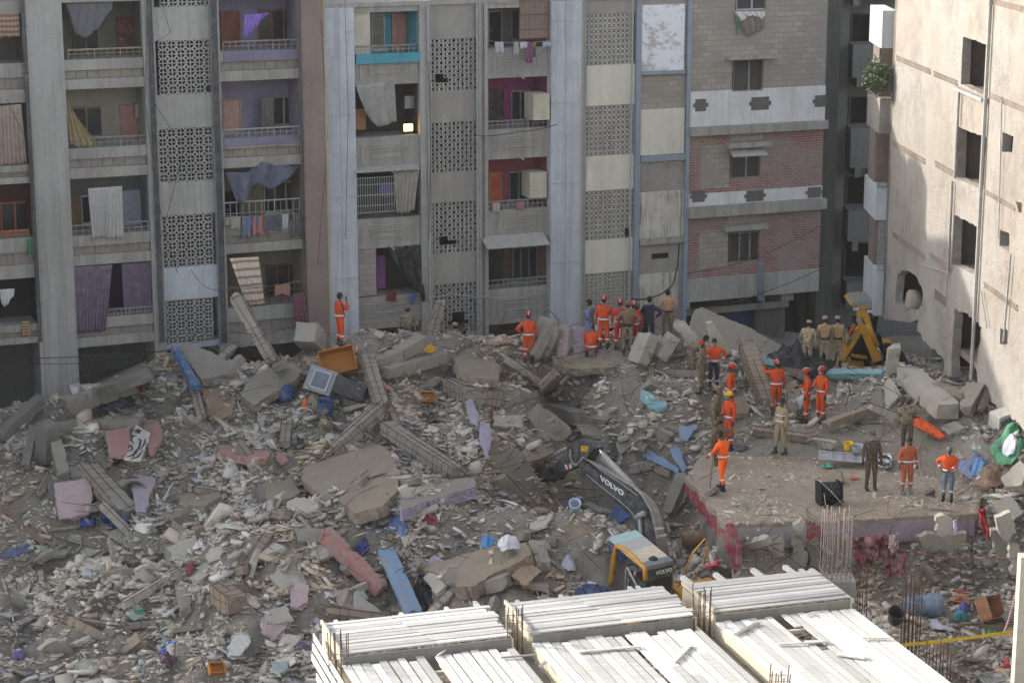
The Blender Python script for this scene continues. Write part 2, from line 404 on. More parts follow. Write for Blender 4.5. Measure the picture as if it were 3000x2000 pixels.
def door(par, x0, y0, x1, y1, d, c, frame=None, panel=True, label=None):
    s0, s1, z0, z1 = rc(x0, y0, x1, y1, d); m = MB(); f = .06
    m.fbox(s0, s0 + f, z0, z1, d, d + .09); m.fbox(s1 - f, s1, z0, z1, d, d + .09); m.fbox(s0 + f, s1 - f, z1 - f, z1, d, d + .088)
    o = m.build('door', frame or c, par)
    if label: o['label'] = label
    m = MB(); m.fbox(s0 + f, s1 - f, z0, z1 - f, d, d + .05)
    if panel and s1 - s0 > .5:
        h = z1 - z0 - f
        for a, b in ((.08, .45), (.52, .92)): m.fbox(s0 + f + .12, s1 - f - .12, z0 + a * h, z0 + b * h, d + .05, d + .065)
    m.build('door_leaf', c, o); m = MB(); m.ball(fw(s0 + f + .07, z0 + (z1 - z0) * .45, d + .08), .03, 6, 4); m.build('handle', STEEL, o)
    return o
def window(par, x0, y0, x1, y1, d, c, n=2, grille=0, pane=None, label=None, bars=WROUGHT):
    s0, s1, z0, z1 = rc(x0, y0, x1, y1, d); f = .06; m = MB(); w = (s1 - s0) / n
    for i in range(n + 1): m.fbox(max(s0, s0 + i * w - f / 2), min(s1, s0 + i * w + f / 2), z0, z1, d, d + .09)
    m.fbox(s0, s1, z1 - f, z1, d, d + .086); m.fbox(s0, s1, z0, z0 + f, d, d + .086); m.fbox(s0 - .06, s1 + .06, z0 - .06, z0 - .002, d, d + .14)
    o = m.build('window', c, par)
    if label: o['label'] = label
    m = MB(); m.fbox(s0 + .03, s1 - .03, z0 + .03, z1 - .03, d + .01, d + .035); m.build('pane', pane or GLASS, o)
    if grille:
        m = MB()
        for i in range(1, grille): m.tube([fw(s0 + (s1 - s0) * i / grille, z0, d + .12), fw(s0 + (s1 - s0) * i / grille, z1, d + .12)], .011, 4)
        for q in (.12, .5, .88): m.tube([fw(s0, z0 + (z1 - z0) * q, d + .12), fw(s1, z0 + (z1 - z0) * q, d + .12)], .012, 4)
        m.build('grille', bars, o)
    return o
def railing(par, x0, x1, yt, yb, d=-.06, c=STEEL, n=12, style=0):
    s0, s1, z0, z1 = rc(x0, yt, x1, yb, d); m = MB()
    m.tube([fw(s0, z1, d), fw(s1, z1, d)], .028, 6); m.tube([fw(s0, (z0 + z1) / 2, d), fw(s1, (z0 + z1) / 2, d)], .012, 5)
    for i in range(n + 1):
        s = s0 + (s1 - s0) * i / n; m.tube([fw(s, z0, d), fw(s, z1, d)], .012 if i % 4 else .02, 4)
    return m.build('railing', c, par)
def polypx(pts, d): return [fp(x, y, d) for x, y in pts]
def lerp_poly(P, t):
    n = len(P) - 1; k = min(int(t * n), n - 1); return P[k].lerp(P[k + 1], t * n - k)
def cloth(label, cat, top, bot, d, mat, folds=6, amp=.06, group=None, name='hanging_cloth', sag=0.):
    T, B = polypx(top, d), polypx(bot, d); nc, nr = max(16, folds * 6), 14; P = []
    ph = random.random() * 6
    for i in range(nr + 1):
        v = i / nr; row = []
        for j in range(nc + 1):
            u = j / nc; p = lerp_poly(T, u).lerp(lerp_poly(B, u), v)
            a = amp * (math.sin(u * folds * 6.283 + ph + .6 * math.sin(v * 2.5)) + .35 * math.sin(u * folds * 17 + ph * 2 + v)) * (.35 + .65 * v)
            row.append(p + FN * a + Vector((0, 0, -sag * math.sin(u * 3.1416) * (1 - v))) + Vector((0, 0, .5 * amp * math.sin(u * folds * 6.283 * .5 + ph) * v)))
        P.append(row)
    m = MB(); m.grid(P); o = m.top(name, mat, label, cat, group, smooth=True, fix=False)
    md = o.modifiers.new('thick', 'SOLIDIFY'); md.thickness = .012; return o
def tube_obj(name, pts, r, mat, label, cat, group=None, par=None, n=5):
    m = MB(); m.tube(pts, r, n)
    if par is not None: return m.build(name, mat, par, smooth=True)
    return m.top(name, mat, label, cat, group, smooth=True)
def hang(p, q, sag, n=14):
    return [p.lerp(q, i / n) + Vector((0, 0, -sag * 4 * (i / n) * (1 - i / n))) for i in range(n + 1)]

ROOF, ROOFL, BASE = 17.0, 15.02, .8
def RT(b): return ROOF if b is BA else ROOFL
XE = {k: fs(k) for k in (-60, 0, 85, 199, 430, 465, 625, 652, 880, 944, 949, 1037, 1229, 1262, 1398, 1427, 1606, 1694, 1701, 1713, 1857, 1872, 2005, 2016, 2411)}
S = lambda k: XE[k]
def bld(name, label, s0, s1): return thing(name, label, 'building', fw((s0 + s1) / 2, BASE, -6))
BA = bld('apartment_building', 'long grey apartment block at the left with round-holed stair screens and curtained balconies', -45, S(944))
BB = bld('apartment_building', 'apartment block with pale blue-grey columns and turquoise, magenta and pink balconies', S(944), S(1701))
BC = bld('apartment_building', 'narrow block of cream panels, flower-pattern screens and blue-grey strips', S(1701), S(2016))
BD = bld('apartment_building', 'brick and cement-block building with two white bands, next to the dark gap', S(2016), S(2411))
EDG = .006
# bays: opening rows (top, bottom) in photograph pixels at the bay centre
BAYS = [
 (BA, -60, 85, [(-220, -70), (40, 187), (303, 485), (540, 700), (818, 955)], 'A'),
 (BA, 199, 430, [(-240, -85), (5, 172), (258, 430), (518, 685), (772, 928)], 'A'),
 (BA, 652, 880, [(-270, -110), (-12, 147), (234, 400), (487, 655), (736, 895)], 'A'),
 (BB, 1037, 1229, [(-250, -90), (4, 160), (248, 400), (500, 638), (725, 868)], 'B'),
 (BB, 1427, 1606, [(-260, -100), (-20, 140), (227, 376), (464, 612), (700, 842)], 'B')]
BACK = {(0, 1): ('dull_tan', (.22, .18, .14)), (0, 2): ('dull_tan', (.22, .18, .14)), (0, 3): ('red_brown_wall', (.16, .06, .035)), (0, 4): ('black_room', (.02, .02, .02)),
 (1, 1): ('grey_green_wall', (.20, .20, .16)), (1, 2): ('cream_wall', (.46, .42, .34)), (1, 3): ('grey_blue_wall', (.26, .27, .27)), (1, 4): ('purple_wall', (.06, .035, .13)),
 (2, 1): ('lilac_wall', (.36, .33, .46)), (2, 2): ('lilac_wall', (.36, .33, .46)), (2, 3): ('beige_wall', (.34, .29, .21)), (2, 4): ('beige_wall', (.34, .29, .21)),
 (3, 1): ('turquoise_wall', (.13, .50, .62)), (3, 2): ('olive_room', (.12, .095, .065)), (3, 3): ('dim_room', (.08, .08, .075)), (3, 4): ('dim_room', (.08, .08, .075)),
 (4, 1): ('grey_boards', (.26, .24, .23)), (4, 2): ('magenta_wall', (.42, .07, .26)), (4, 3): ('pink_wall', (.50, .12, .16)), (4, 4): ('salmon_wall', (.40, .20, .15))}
DB = -1.35
for bi, (B_, xa, xb, rows, st) in enumerate(BAYS):
    s0, s1 = S(xa) + EDG, S(xb) - EDG; xm = (xa + xb) / 2
    zs = [(fz(xm, a), fz(xm, b)) for a, b in rows]
    for ri, (zt, zb) in enumerate(zs):
        if zb > RT(B_) - .1: continue
        nm, c = BACK.get((bi, ri), ('grey_green_wall', (.20, .20, .16)))
        m = MB(); m.fbox(s0 - .02, s1 + .02, zb - .3, min(zt + .3, RT(B_)), DB - .15, DB); m.build('back_wall', C(nm, dim(c, .6)), B_)  # wall colour dimmed to put the balcony shade into it
        
        for q0, q1 in ((s0 - .025, s0 + .004), (s1 - .004, s1 + .025)):
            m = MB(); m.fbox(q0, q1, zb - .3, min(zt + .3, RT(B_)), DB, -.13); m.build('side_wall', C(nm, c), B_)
        beams, tiles, panels = MB(), MB(), MB()
        zn = zs[ri + 1][0] if ri < len(zs) - 1 else fz(xm, 1010 if bi < 3 else 945)
        if st == 'A':
            h = zb - zn
            beams.fbox(s0, s1, zb - .36 * h, zb, DB, .03)                  # slab edge
            tiles.fbox(s0, s1, zb - .66 * h, zb - .36 * h, DB, -.09)       # recessed tiles
            nt_ = 7; w = (s1 - s0) / nt_
            for k in range(nt_): tiles.fbox(s0 + k * w + .025, s0 + (k + 1) * w - .025, zb - .645 * h, zb - .375 * h, -.09, -.06)
            beams.fbox(s0, s1, zn, zb - .66 * h, DB, .05)                   # lip
        else:
            h = zb - zn
            beams.fbox(s0, s1, zn, zb, DB, .0)
            for k, q in enumerate((.17, .29, .41)):                         # stepped relief
                a, b = s0 + (s1 - s0) * q * .6, s1 - (s1 - s0) * q * .6; e = .03
                y0, y1 = zn + h * (.22 + .08 * k), zb - h * (.22 + .09 * k)
                panels.fbox(a, b, y1 - e, y1, .0, .03 + .012 * k); panels.fbox(a, b, y0, y0 + e, .0, .03 + .012 * k)
                panels.fbox(a, a + e, y0 + e, y1 - e, .0, .03 + .012 * k); panels.fbox(b - e, b, y0 + e, y1 - e, .0, .03 + .012 * k)
            panels.tube([fw((s0 + s1) / 2, zn + .12, 0), fw((s0 + s1) / 2 + .1, zn - .02, .35)], .03, 6)
        beams.build('parapet', GREY2, B_)
        if st == 'A': tiles.build('tile_band', TILE, B_)
        else: panels.build('relief_panel', GREY, B_)
    m = MB(); m.fbox(s0, s1, min(zs[0][0] + .002, RT(B_) - .2), RT(B_), DB, .03); m.build('wall', GREY2, B_)
def col(B_, xa, xb, d, mat, name='column', dback=-1.5, z0=BASE, grooves=None, z1=None):
    z1 = RT(B_)
    m = MB(); m.fbox(S(xa), S(xb), z0, z1, dback, d)
    if grooves:
        for y in grooves: 
            z = fz((xa + xb) / 2, y)
            if z < z1: m.fbox(S(xa) + .02, S(xb) - .02, z - .02, z + .02, d, d + .03)
        sm = (S(xa) + S(xb)) / 2; m.fbox(sm - .02, sm + .02, z0, z1, d, d + .035)
    return m.build(name, mat, B_)
m = MB(); m.fbox(-45, S(-60), BASE, ROOF, -12, 0); m.build('wall', GREY, BA)
col(BA, 85, 199, .12, GREY); col(BA, 430, 465, .1, GREY); col(BA, 625, 652, .1, GREY); col(BA, 880, 944, .45, PEB); col(BA, 944, 949, .47, YEL, 'edge_strip')
col(BB, 949, 1037, .25, PALEC, grooves=(-80, 90, 333, 572, 810)); col(BB, 1229, 1262, .12, GREY); col(BB, 1398, 1427, .12, GREY)
col(BB, 1606, 1694, .25, PALEC, grooves=(-180, 57, 296, 530, 762)); col(BB, 1694, 1701, .22, YEL, 'edge_strip')
def shaft(B_, xa, xb, rows, pan, nx, nz, style, pmats, lmat=None, d=-.02):
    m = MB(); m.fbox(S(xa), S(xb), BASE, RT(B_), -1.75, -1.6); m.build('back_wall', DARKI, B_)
    for (a, b), ms in rows:
        if a < -50 and B_ is not BA: continue
        lattice(B_, xa, a, xb, b, nx, nz, style, d, ms, lmat)
    for i, (a, b) in enumerate(pan):
        _, _, z0, z1 = rc(xa, a, xb, b); z1 = min(z1, RT(B_)); m = MB(); m.fbox(S(xa) + .003, S(xb) - .003, z0, z1, -1.6, d + .03); m.build('panel', pmats[i % len(pmats)], B_)
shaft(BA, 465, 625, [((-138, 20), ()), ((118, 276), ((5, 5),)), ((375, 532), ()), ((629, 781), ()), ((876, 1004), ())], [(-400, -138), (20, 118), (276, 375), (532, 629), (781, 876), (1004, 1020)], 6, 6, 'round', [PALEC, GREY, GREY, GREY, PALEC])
brk = [(1, 9), (2, 9), (3, 9), (1, 8), (2, 8)]
brk2 = [(2, 8), (3, 8), (2, 9), (3, 9), (4, 9), (5, 9)]
brk3 = [(i, j) for i in range(4, 9) for j in range(7, 11) if (i - 6) ** 2 + (j - 9) ** 2 * .6 < 4.5]
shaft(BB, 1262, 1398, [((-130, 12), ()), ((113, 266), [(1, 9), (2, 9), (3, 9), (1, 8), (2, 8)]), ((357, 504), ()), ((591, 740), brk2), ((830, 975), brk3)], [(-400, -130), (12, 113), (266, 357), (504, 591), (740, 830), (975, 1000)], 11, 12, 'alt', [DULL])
L3M = plaster('pale_screen', (.44, .42, .37), (.36, .34, .31), streak=.5)
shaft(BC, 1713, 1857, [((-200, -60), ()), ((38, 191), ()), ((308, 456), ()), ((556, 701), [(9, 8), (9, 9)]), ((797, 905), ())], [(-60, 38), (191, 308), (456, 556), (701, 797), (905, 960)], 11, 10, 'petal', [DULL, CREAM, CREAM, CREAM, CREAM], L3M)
for a, b in ((1701, 1713), (1857, 1872), (2005, 2016)): col(BC, a, b, .12, BLUEP, 'edge_strip')
# the plastered strip between the screens and the brick building
m = MB(); m.fbox(S(1872), S(2005), BASE, ROOFL, -1.5, -.02); m.build('wall', DULL, BC)
STREAK = None
def m_streak():
    t = NT('peeling_whitewash'); a = t.noise(t.coord((9, 9, .35)), 1.5, 5, .7, .42, .6); b = t.noise(t.coord(), 1.2, 4, .6, .35, .6)
    return t.fin(t.mix(t.math('MULTIPLY', a, b), (.50, .48, .42), (.19, .17, .15)), .9)
STREAK = m_streak()
def m_patch():
    t = NT('worn_white_paint'); a = t.noise(t.coord((1, 1, 1.6)), 1.3, 7, .75, .5, .58)
    g = t.noise(t.coord(), 20, 3); return t.fin(t.mix(t.math('MULTIPLY', a, .8), (.66, .67, .70), (.33, .31, .30)), .9)
WORN = m_patch()
def m_block(name, c, mortar, w, h, msz, var):
    t = NT(name); g = t.n('ShaderNodeNewGeometry'); mp = t.n('ShaderNodeMapping'); mp.vector_type = 'POINT'; mp.inputs['Rotation'].default_value = (0, 0, -PH)
    t.l(g.outputs['Position'], mp.inputs[0]); sx = t.n('ShaderNodeSeparateXYZ'); t.l(mp.outputs[0], sx.inputs[0])
    cb = t.n('ShaderNodeCombineXYZ'); t.l(sx.outputs[0], cb.inputs[0]); t.l(sx.outputs[2], cb.inputs[1])
    dn = t.n('ShaderNodeTexNoise'); dn.inputs['Scale'].default_value = 2.5; t.l(g.outputs['Position'], dn.inputs[0])
    va = t.n('ShaderNodeVectorMath', operation='MULTIPLY_ADD'); va.inputs[1].default_value = (.05, .05, 0); t.l(dn.outputs[1], va.inputs[0]); t.l(cb.outputs[0], va.inputs[2])
    b = t.n('ShaderNodeTexBrick'); b.inputs['Scale'].default_value = 1; b.inputs['Brick Width'].default_value = w; b.inputs['Row Height'].default_value = h
    b.inputs['Mortar Size'].default_value = msz; b.inputs['Mortar Smooth'].default_value = .4; b.inputs['Bias'].default_value = -.2
    b.inputs['Color1'].default_value = (*c, 1); b.inputs['Color2'].default_value = (*dim(c, var), 1); b.inputs['Mortar'].default_value = (*mortar, 1)
    t.l(va.outputs[0], b.inputs[0]); n = t.noise(t.coord(), .8, 6, .7, .4, .62)
    col_ = t.mix(t.math('MULTIPLY', n, .8), b.outputs[0], (.25, .225, .20)); t.bump(b.outputs[1], -.5, .02)
    return t.fin(col_, .95)
BLOCKM = m_block('cement_blocks', (.33, .30, .26), (.20, .175, .15), .40, .20, .014, .72)
BRICKM = m_block('red_bricks', (.25, .105, .09), (.33, .28, .26), .26, .095, .014, .62)
def strip(B_, x0, y0, x1, y1, d0, d1, mat, name='panel', label=None):
    s0, s1, z0, z1 = rc(x0, y0, x1, y1, 0); m = MB(); m.fbox(s0, s1, z0, z1, d0, d1); o = m.build(name, mat, B_)
    if label: o['label'] = label
    return o
strip(BC, 1874, 14, 2003, 207, -.02, .06, WORN); strip(BC, 1874, 207, 2003, 217, -.02, .16, BLUEP, 'ledge'); strip(BC, 1874, 220, 2003, 317, -.02, .02, BLOCKM, 'block_infill')
strip(BC, 1874, 318, 2003, 452, -.02, .05, CREAM); strip(BC, 1874, 453, 2003, 470, -.02, .15, BLUEP, 'ledge'); strip(BC, 1872, 560, 2003, 695, -.02, .03, STREAK)
strip(BC, 1870, 696, 2003, 712, -.02, .17, GREY2, 'ledge'); strip(BC, 1870, 800, 1985, 905, -.02, .03, STREAK); strip(BC, 1910, 742, 1958, 757, -.02, .005, DARKI, 'vent_slot')
lattice(BC, 1876, 471, 2001, 487, 14, 2, 'alt', .02, mat=L3M)
# brick building
def zrow(y): return fz(2215, y)
def brickwall():
    s0, s1 = S(2016), S(2411)
    wins = {'W1': (2155, -35, 2245, 30), 'W2': (2145, 172, 2237, 268), 'W3': (2138, 440, 2228, 521), 'W4': (2133, 678, 2224, 766)}
    R_ = {k: rc(*v, 0) for k, v in wins.items()}
    def band(y0, y1, d, mat, win=None, name='wall', ex=0.):
        z1, z0 = zrow(y0), zrow(y1); m = MB(); a, b = s0 - ex, s1 + ex
        if win:
            w0, w1, v0, v1 = R_[win]; v0, v1 = max(v0, z0), min(v1, z1)
            m.fbox(a, w0, z0, z1, -.3, d); m.fbox(w1, b, z0, z1, -.3, d)
            if v0 > z0: m.fbox(w0, w1, z0, v0, -.3, d)
            if v1 < z1: m.fbox(w0, w1, v1, z1, -.3, d)
        else: m.fbox(a, b, z0, z1, -.3, d)
        return m.build(name, mat, BD)
    band(-40, 130, -.01, BLOCKM, 'W1'); band(130, 260, 0, BLOCKM, 'W2'); band(260, 362, .05, WHITEP, 'W2', 'white_band')
    band(362, 386, .3, GREY2, None, 'cornice', .03); band(386, 556, 0, BRICKM, 'W3'); band(556, 592, .04, WHITEP, None, 'white_band')
    band(592, 622, .34, GREY2, None, 'cornice', .06); band(622, 800, 0, BRICKM, 'W4'); band(800, 868, .02, GREY, None, 'beam')
    for k, (n, g) in {'W1': (2, 0), 'W2': (2, 0), 'W3': (2, 0), 'W4': (3, 4)}.items():
        x0, y0, x1, y1 = wins[k]; window(BD, x0, y0, x1, y1, -.2, F('grey_window_frame', (.25, .25, .25)) if k != 'W1' else F('white_frame', (.5, .52, .55)), n, g, C('dusty_pane', (.075, .07, .065)))
    for x0, y0, x1, y1 in ((2125, 162, 2262, 171), (2120, 414, 2245, 428), (2112, 655, 2236, 670)):
        strip(BD, x0, y0, x1, y1, 0, .42, GREY2, 'window_hood')
    s0_, s1_, z0_, z1_ = rc(2140, 433, 2243, 456, .3); m = MB(); m.obox(fw(s0_, z1_, .03), FU * (s1_ - s0_), FN * .5 + Vector((0, 0, -(z1_ - z0_))), Vector((0, 0, .03))); m.build('awning', AWN, BD)
    for x0, y0, x1, y1, w in ((2052, 425, 2137, 552, BLOCKM), (2048, 672, 2132, 785, BLOCKM), (2140, 388, 2235, 413, BLOCKM), (2132, 625, 2228, 652, BLOCKM)):
        strip(BD, x0, y0, x1, y1, -.1, .012, w, 'block_infill')
    for cx, cy, w, h in ((2051, 308, 32, 36), (2225, 303, 52, 38), (2402, 296, 34, 34), (2045, 575, 36, 32), (2210, 573, 50, 32), (2384, 563, 38, 30)):
        strip(BD, cx - w / 2, cy - h / 2, cx + w / 2, cy + h / 2, 0, .056, DGREY, 'stepped_patch'); strip(BD, cx - w / 2 - 6, cy - h / 6, cx + w / 2 + 6, cy + h / 6, 0, .0585, DGREY, 'stepped_patch')
    m = MB(); m.fbox(s0 + .01, s1 - .01, BASE - 1, ROOFL - .02, -12, -3.2); m.build('core', DGREY, BD)
    # sides, undercroft and shop
    m = MB(); m.fbox(s1 - .3, s1 - .002, zrow(868), ROOFL, -10, -.3); m.fbox(s0, s1, zrow(-40), ROOFL, -10, -.01); m.build('wall', DGREY, BD)
    m = MB(); m.fbox(s0, s1, zrow(868) - .02, zrow(868) + .3, -9, -.31); m.build('ceiling', DGREY, BD)
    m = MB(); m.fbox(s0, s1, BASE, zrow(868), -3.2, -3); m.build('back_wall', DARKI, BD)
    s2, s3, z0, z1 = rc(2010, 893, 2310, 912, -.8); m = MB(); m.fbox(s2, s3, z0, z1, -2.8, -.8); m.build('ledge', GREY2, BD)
    m = MB(); m.fbox(fs(2210, 950, -1.2), fs(2295, 950, -1.2), BASE, z0, -2.8, -1.1); m.build('pier', DGREY, BD)
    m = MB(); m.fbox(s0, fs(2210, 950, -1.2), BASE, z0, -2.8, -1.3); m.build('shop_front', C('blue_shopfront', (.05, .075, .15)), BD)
    s2, s3, z0, z1 = rc(2290, 845, 2325, 880, -.3); m = MB(); m.fbox(s2, s3, z0, z1, -.6, -.3); m.build('corbel', GREY, BD)
    m = MB(); m.fbox(s0 - .01, fs(2022, 870), fz(2020, 905), zrow(868), -3, -.0); m.build('pier', GREY, BD)
brickwall()
# building bodies behind the fronts, ground floors
for B_, a, b in ((BA, 0, 949), (BB, 949, 1701), (BC, 1701, 2016)):
    m = MB(); m.fbox(S(a) if a else -45, S(b), BASE - 1, RT(B_) - .01, -12, -1.8); m.build('core', DGREY, B_)
m = MB(); m.fbox(-45, S(949), ROOF, ROOF + .15, -12, .1); m.build('roof', GREY2, BA)
m = MB(); m.fbox(S(949) + .01, S(2411), ROOFL, ROOFL + .15, -12, .1); m.build('roof', GREY2, BC)
# ground floor of the left block: dark arcade with a screen band and blue shutters
for xa, xb in ((-60, 85), (199, 430), (652, 880)):
    m = MB(); zt = fz((xa + xb) / 2, 1012)
    m.fbox(S(xa), S(xb), BASE, zt - .9, -2.9, -2.7); m.build('shutter', C('blue_shutter', (.035, .05, .08)), BA)
    m = MB()
    for k in range(12): m.fbox(S(xa), S(xb), zt - 1.1 - k * .25, zt - 1.05 - k * .25, -2.7, -2.67)
    m.build('shutter', C('blue_shutter', (.035, .05, .08)), BA)
lattice(BA, -60, 1040, 85, 1085, 7, 2, 'round', -1.2, mat=DGREY); lattice(BA, 199, 1042, 430, 1082, 10, 2, 'round', -1.2, mat=DGREY)
# ---- things on the balconies, photo pixels; d is the depth behind the front
BW = DB + .01
BR, DR, PB_, LIL, TN = F('brown_wood', (.16, .055, .03)), F('dark_red_door', (.12, .018, .015)), F('pinkish_brown_door', (.36, .17, .13)), F('lilac_door', (.38, .36, .46)), F('tan_frame', (.30, .22, .15))
door(BA, 343, 50, 412, 166, BW, DR, label='dark red door with a pale grille'); window(BA, 215, 80, 286, 148, BW, BR, 2)
window(BA, 208, 312, 297, 402, BW, F('brown_frame', (.20, .12, .08)), 2); door(BA, 352, 306, 424, 428, BW, PB_, panel=False)
door(BA, 206, 572, 236, 680, BW, F('ochre_door', (.26, .14, .06)), panel=False); window(BA, 238, 570, 292, 655, BW, F('white_frame', (.5, .52, .55)), 1); door(BA, 358, 556, 430, 683, BW, LIL)
door(BA, 645, 32, 702, 150, BW, F('rust_brown_door', (.20, .05, .03))); window(BA, 757, 26, 866, 118, BW, F('rust_brown_frame', (.22, .06, .03)), 3)
door(BA, 650, 290, 706, 402, BW, F('peach_door', (.45, .28, .22)), F('tan_frame', (.3, .22, .15)), False); window(BA, 765, 282, 862, 368, BW, TN, 3)
window(BA, 772, 530, 868, 622, BW, F('cream_frame', (.50, .46, .36)), 3, 9); door(BA, 655, 560, 700, 655, BW, DARKI, panel=False); window(BA, 778, 772, 876, 866, BW, BR, 3)
window(BA, 2, 590, 84, 680, BW, F('orange_wood', (.40, .11, .03)), 2)
door(BB, 1147, 40, 1210, 156, BW, F('dusty_pink_door', (.46, .22, .17))); window(BB, 1087, 42, 1125, 146, BW, F('white_frame', (.5, .52, .55)), 1, 8, C('olive_curtain', (.2, .2, .12)), bars=STEEL)
strip(BB, 1036, 8, 1087, 162, -1.3, -.1, C('cream_side', (.52, .48, .38)), 'side_panel', 'cream panel closing the left of the balcony')
strip(BB, 1040, 156, 1227, 184, 0, .14, C('turquoise_wall', (.13, .50, .62)), 'painted_sill', 'turquoise painted sill')
strip(BA, 654, 147, 873, 176, 0, .07, C('lilac_wall', (.36, .33, .46)), 'painted_sill', 'lilac painted sill'); strip(BA, 654, 400, 877, 424, 0, .07, C('lilac_wall', (.36, .33, .46)), 'painted_sill', 'lilac painted sill')
door(BB, 1427, 30, 1470, 138, BW, DARKI, F('grey_window_frame', (.25, .25, .25))); window(BB, 1496, 25, 1530, 120, BW, F('grey_window_frame', (.25, .25, .25)), 1)
door(BB, 1427, 263, 1474, 374, BW, F('black_brown', (.05, .03, .03)), panel=False); window(BB, 1496, 264, 1550, 358, BW, F('grey_window_frame', (.25, .25, .25)), 2)
door(BB, 1430, 503, 1468, 610, BW, F('orange_red_door', (.50, .10, .03)), F('ochre_frame', (.4, .2, .08)), label='orange door with an arched panel'); window(BB, 1490, 500, 1545, 590, BW, F('grey_window_frame', (.25, .25, .25)), 2)
window(BB, 1428, 728, 1472, 845, BW + .5, WROUGHT, 1, 9); window(BB, 1500, 720, 1572, 822, BW + .3, F('grey_window_frame', (.25, .25, .25)), 3, 9)
window(BB, 1105, 760, 1130, 850, BW, F('dark_red_door', (.12, .018, .015)), 1); strip(BB, 1131, 762, 1155, 862, -1.3, -1.0, C('violet_panel', (.33, .12, .34)), 'panel', 'violet wall panel beside the dark doorway')
strip(BB, 1040, 728, 1104, 868, -.5, -.06, BLOCKM, 'block_infill'); strip(BB, 1040, 866, 1227, 960, -.2, .01, BLOCKM, 'block_infill')
for B_, x0, x1, a, b, c in ((BA, 200, 428, 143, 168, F('straw_rail', (.3, .28, .2))), (BA, 200, 430, 402, 430, STEEL), (BA, 204, 434, 655, 686, STEEL), (BA, 310, 448, 902, 928, STEEL), (BA, 654, 872, 120, 146, STEEL),
        (BA, 655, 876, 376, 399, PIPE), (BA, 656, 878, 588, 652, PIPE), (BA, 662, 880, 852, 893, RUST), (BB, 1040, 1228, 134, 156, STEEL), (BB, 1428, 1606, 352, 374, STEEL), (BB, 1430, 1604, 586, 610, STEEL),
        (BB, 1430, 1602, 816, 842, STEEL), (BA, -10, 84, 676, 700, F('orange_rail', (.45, .16, .06)))):
    railing(B_, x0, x1, a, b, -.05, c)
# full grille of the third balcony, rusty grille of the top balcony
def cage(B_, x0, y0, x1, y1, n, mat, d=.12):
    s0, s1, z0, z1 = rc(x0, y0, x1, y1, d); m = MB()
    for i in range(n + 1): m.tube([fw(s0 + (s1 - s0) * i / n, z0, d), fw(s0 + (s1 - s0) * i / n, z1, d)], .013, 4)
    for q in (0, .2, .5, .8, 1): m.tube([fw(s0, z0 + (z1 - z0) * q, d), fw(s1, z0 + (z1 - z0) * q, d)], .016, 4)
    return m.build('grille', mat, B_)
cage(BB, 1042, 520, 1155, 622, 16, PIPE); cage(BB, 1523, -30, 1607, 116, 13, RUST)
strip(BB, 1524, -30, 1606, 112, -.1, .04, C('pinkish_board', (.42, .31, .27)), 'board', 'pinkish board behind a rusty grille')
def awning(B_, x0, x1, yt, yb, d):
    s0, s1, z0, z1 = rc(x0, yt, x1, yb, d); m = MB(); m.obox(fw(s0, z1, .02), FU * (s1 - s0), FN * d + Vector((0, 0, z0 - z1)), Vector((0, 0, .035)))
    return m.build('awning', AWN, B_)
awning(BB, 1428, 1612, 698, 724, .75); awning(BB, 1040, 1230, 492, 502, .35)
def acbox(B_, x0, y0, x1, y1, d, dep, mat, nm='cooler_box', label=None):
    s0, s1, z0, z1 = rc(x0, y0, x1, y1, d); m = MB(); m.fbox(s0, s1, z0, z1, d - dep, d)
    for k in range(5): m.fbox(s0 + .05, s1 - .05, z0 + (z1 - z0) * (.15 + .16 * k), z0 + (z1 - z0) * (.2 + .16 * k), d, d + .012)
    o = m.build(nm, mat, B_)
    if label: o['label'] = label
acbox(BB, 1563, 276, 1610, 352, .35, .9, C('cream_side', (.52, .48, .38)), 'cupboard', 'cream cupboard jutting over the rail'); acbox(BB, 1552, 505, 1602, 580, .05, .8, C('cream_side', (.52, .48, .38)), 'cupboard')
acbox(BA, 396, 305, 426, 345, -1., .3, STEEL); acbox(BB, 1186, 282, 1226, 318, -.5, .4, STEEL)
strip(BB, 1042, 325, 1085, 386, -.7, -.5, F('orange_board', (.40, .20, .11)), 'board', 'orange-brown board leaning behind the rail')
# drain pipes
def vpipe(B_, xt, xb, d, r, mat, y0=-150, y1=1000, n=1, dx=5):
    for k in range(n):
        s = fs((xt + xb) / 2 + k * dx, 450, d); m = MB(); m.tube([fw(s, RT(B_), d), fw(s, fz(xt, y1), d)], r, 6)
        for zz in np.arange(fz(xt, y1), RT(B_) - .1, 1.5): m.tube([fw(s, zz, d), fw(s, zz + .06, d)], r * 1.5, 6)
        m.build('drain_pipe', mat, B_)
vpipe(BA, 447, 452, .2, .035, PIPED, n=3, dx=5); vpipe(BA, 456, 459, .16, .03, PIPE, n=1); vpipe(BA, 633, 634, .2, .04, PIPED, n=3, dx=6); vpipe(BA, 84, 88, .2, .035, PIPED, n=2, dx=7)
vpipe(BB, 1256, 1258, .22, .04, PIPE); vpipe(BB, 1264, 1264, .2, .02, PIPE); vpipe(BB, 1399, 1399, .2, .035, PIPE, n=2, dx=7); vpipe(BB, 1417, 1418, .2, .022, PIPED); vpipe(BC, 1848, 1848, .25, .03, PIPE, y1=900)
vpipe(BA, 887, 890, .5, .02, PIPED)
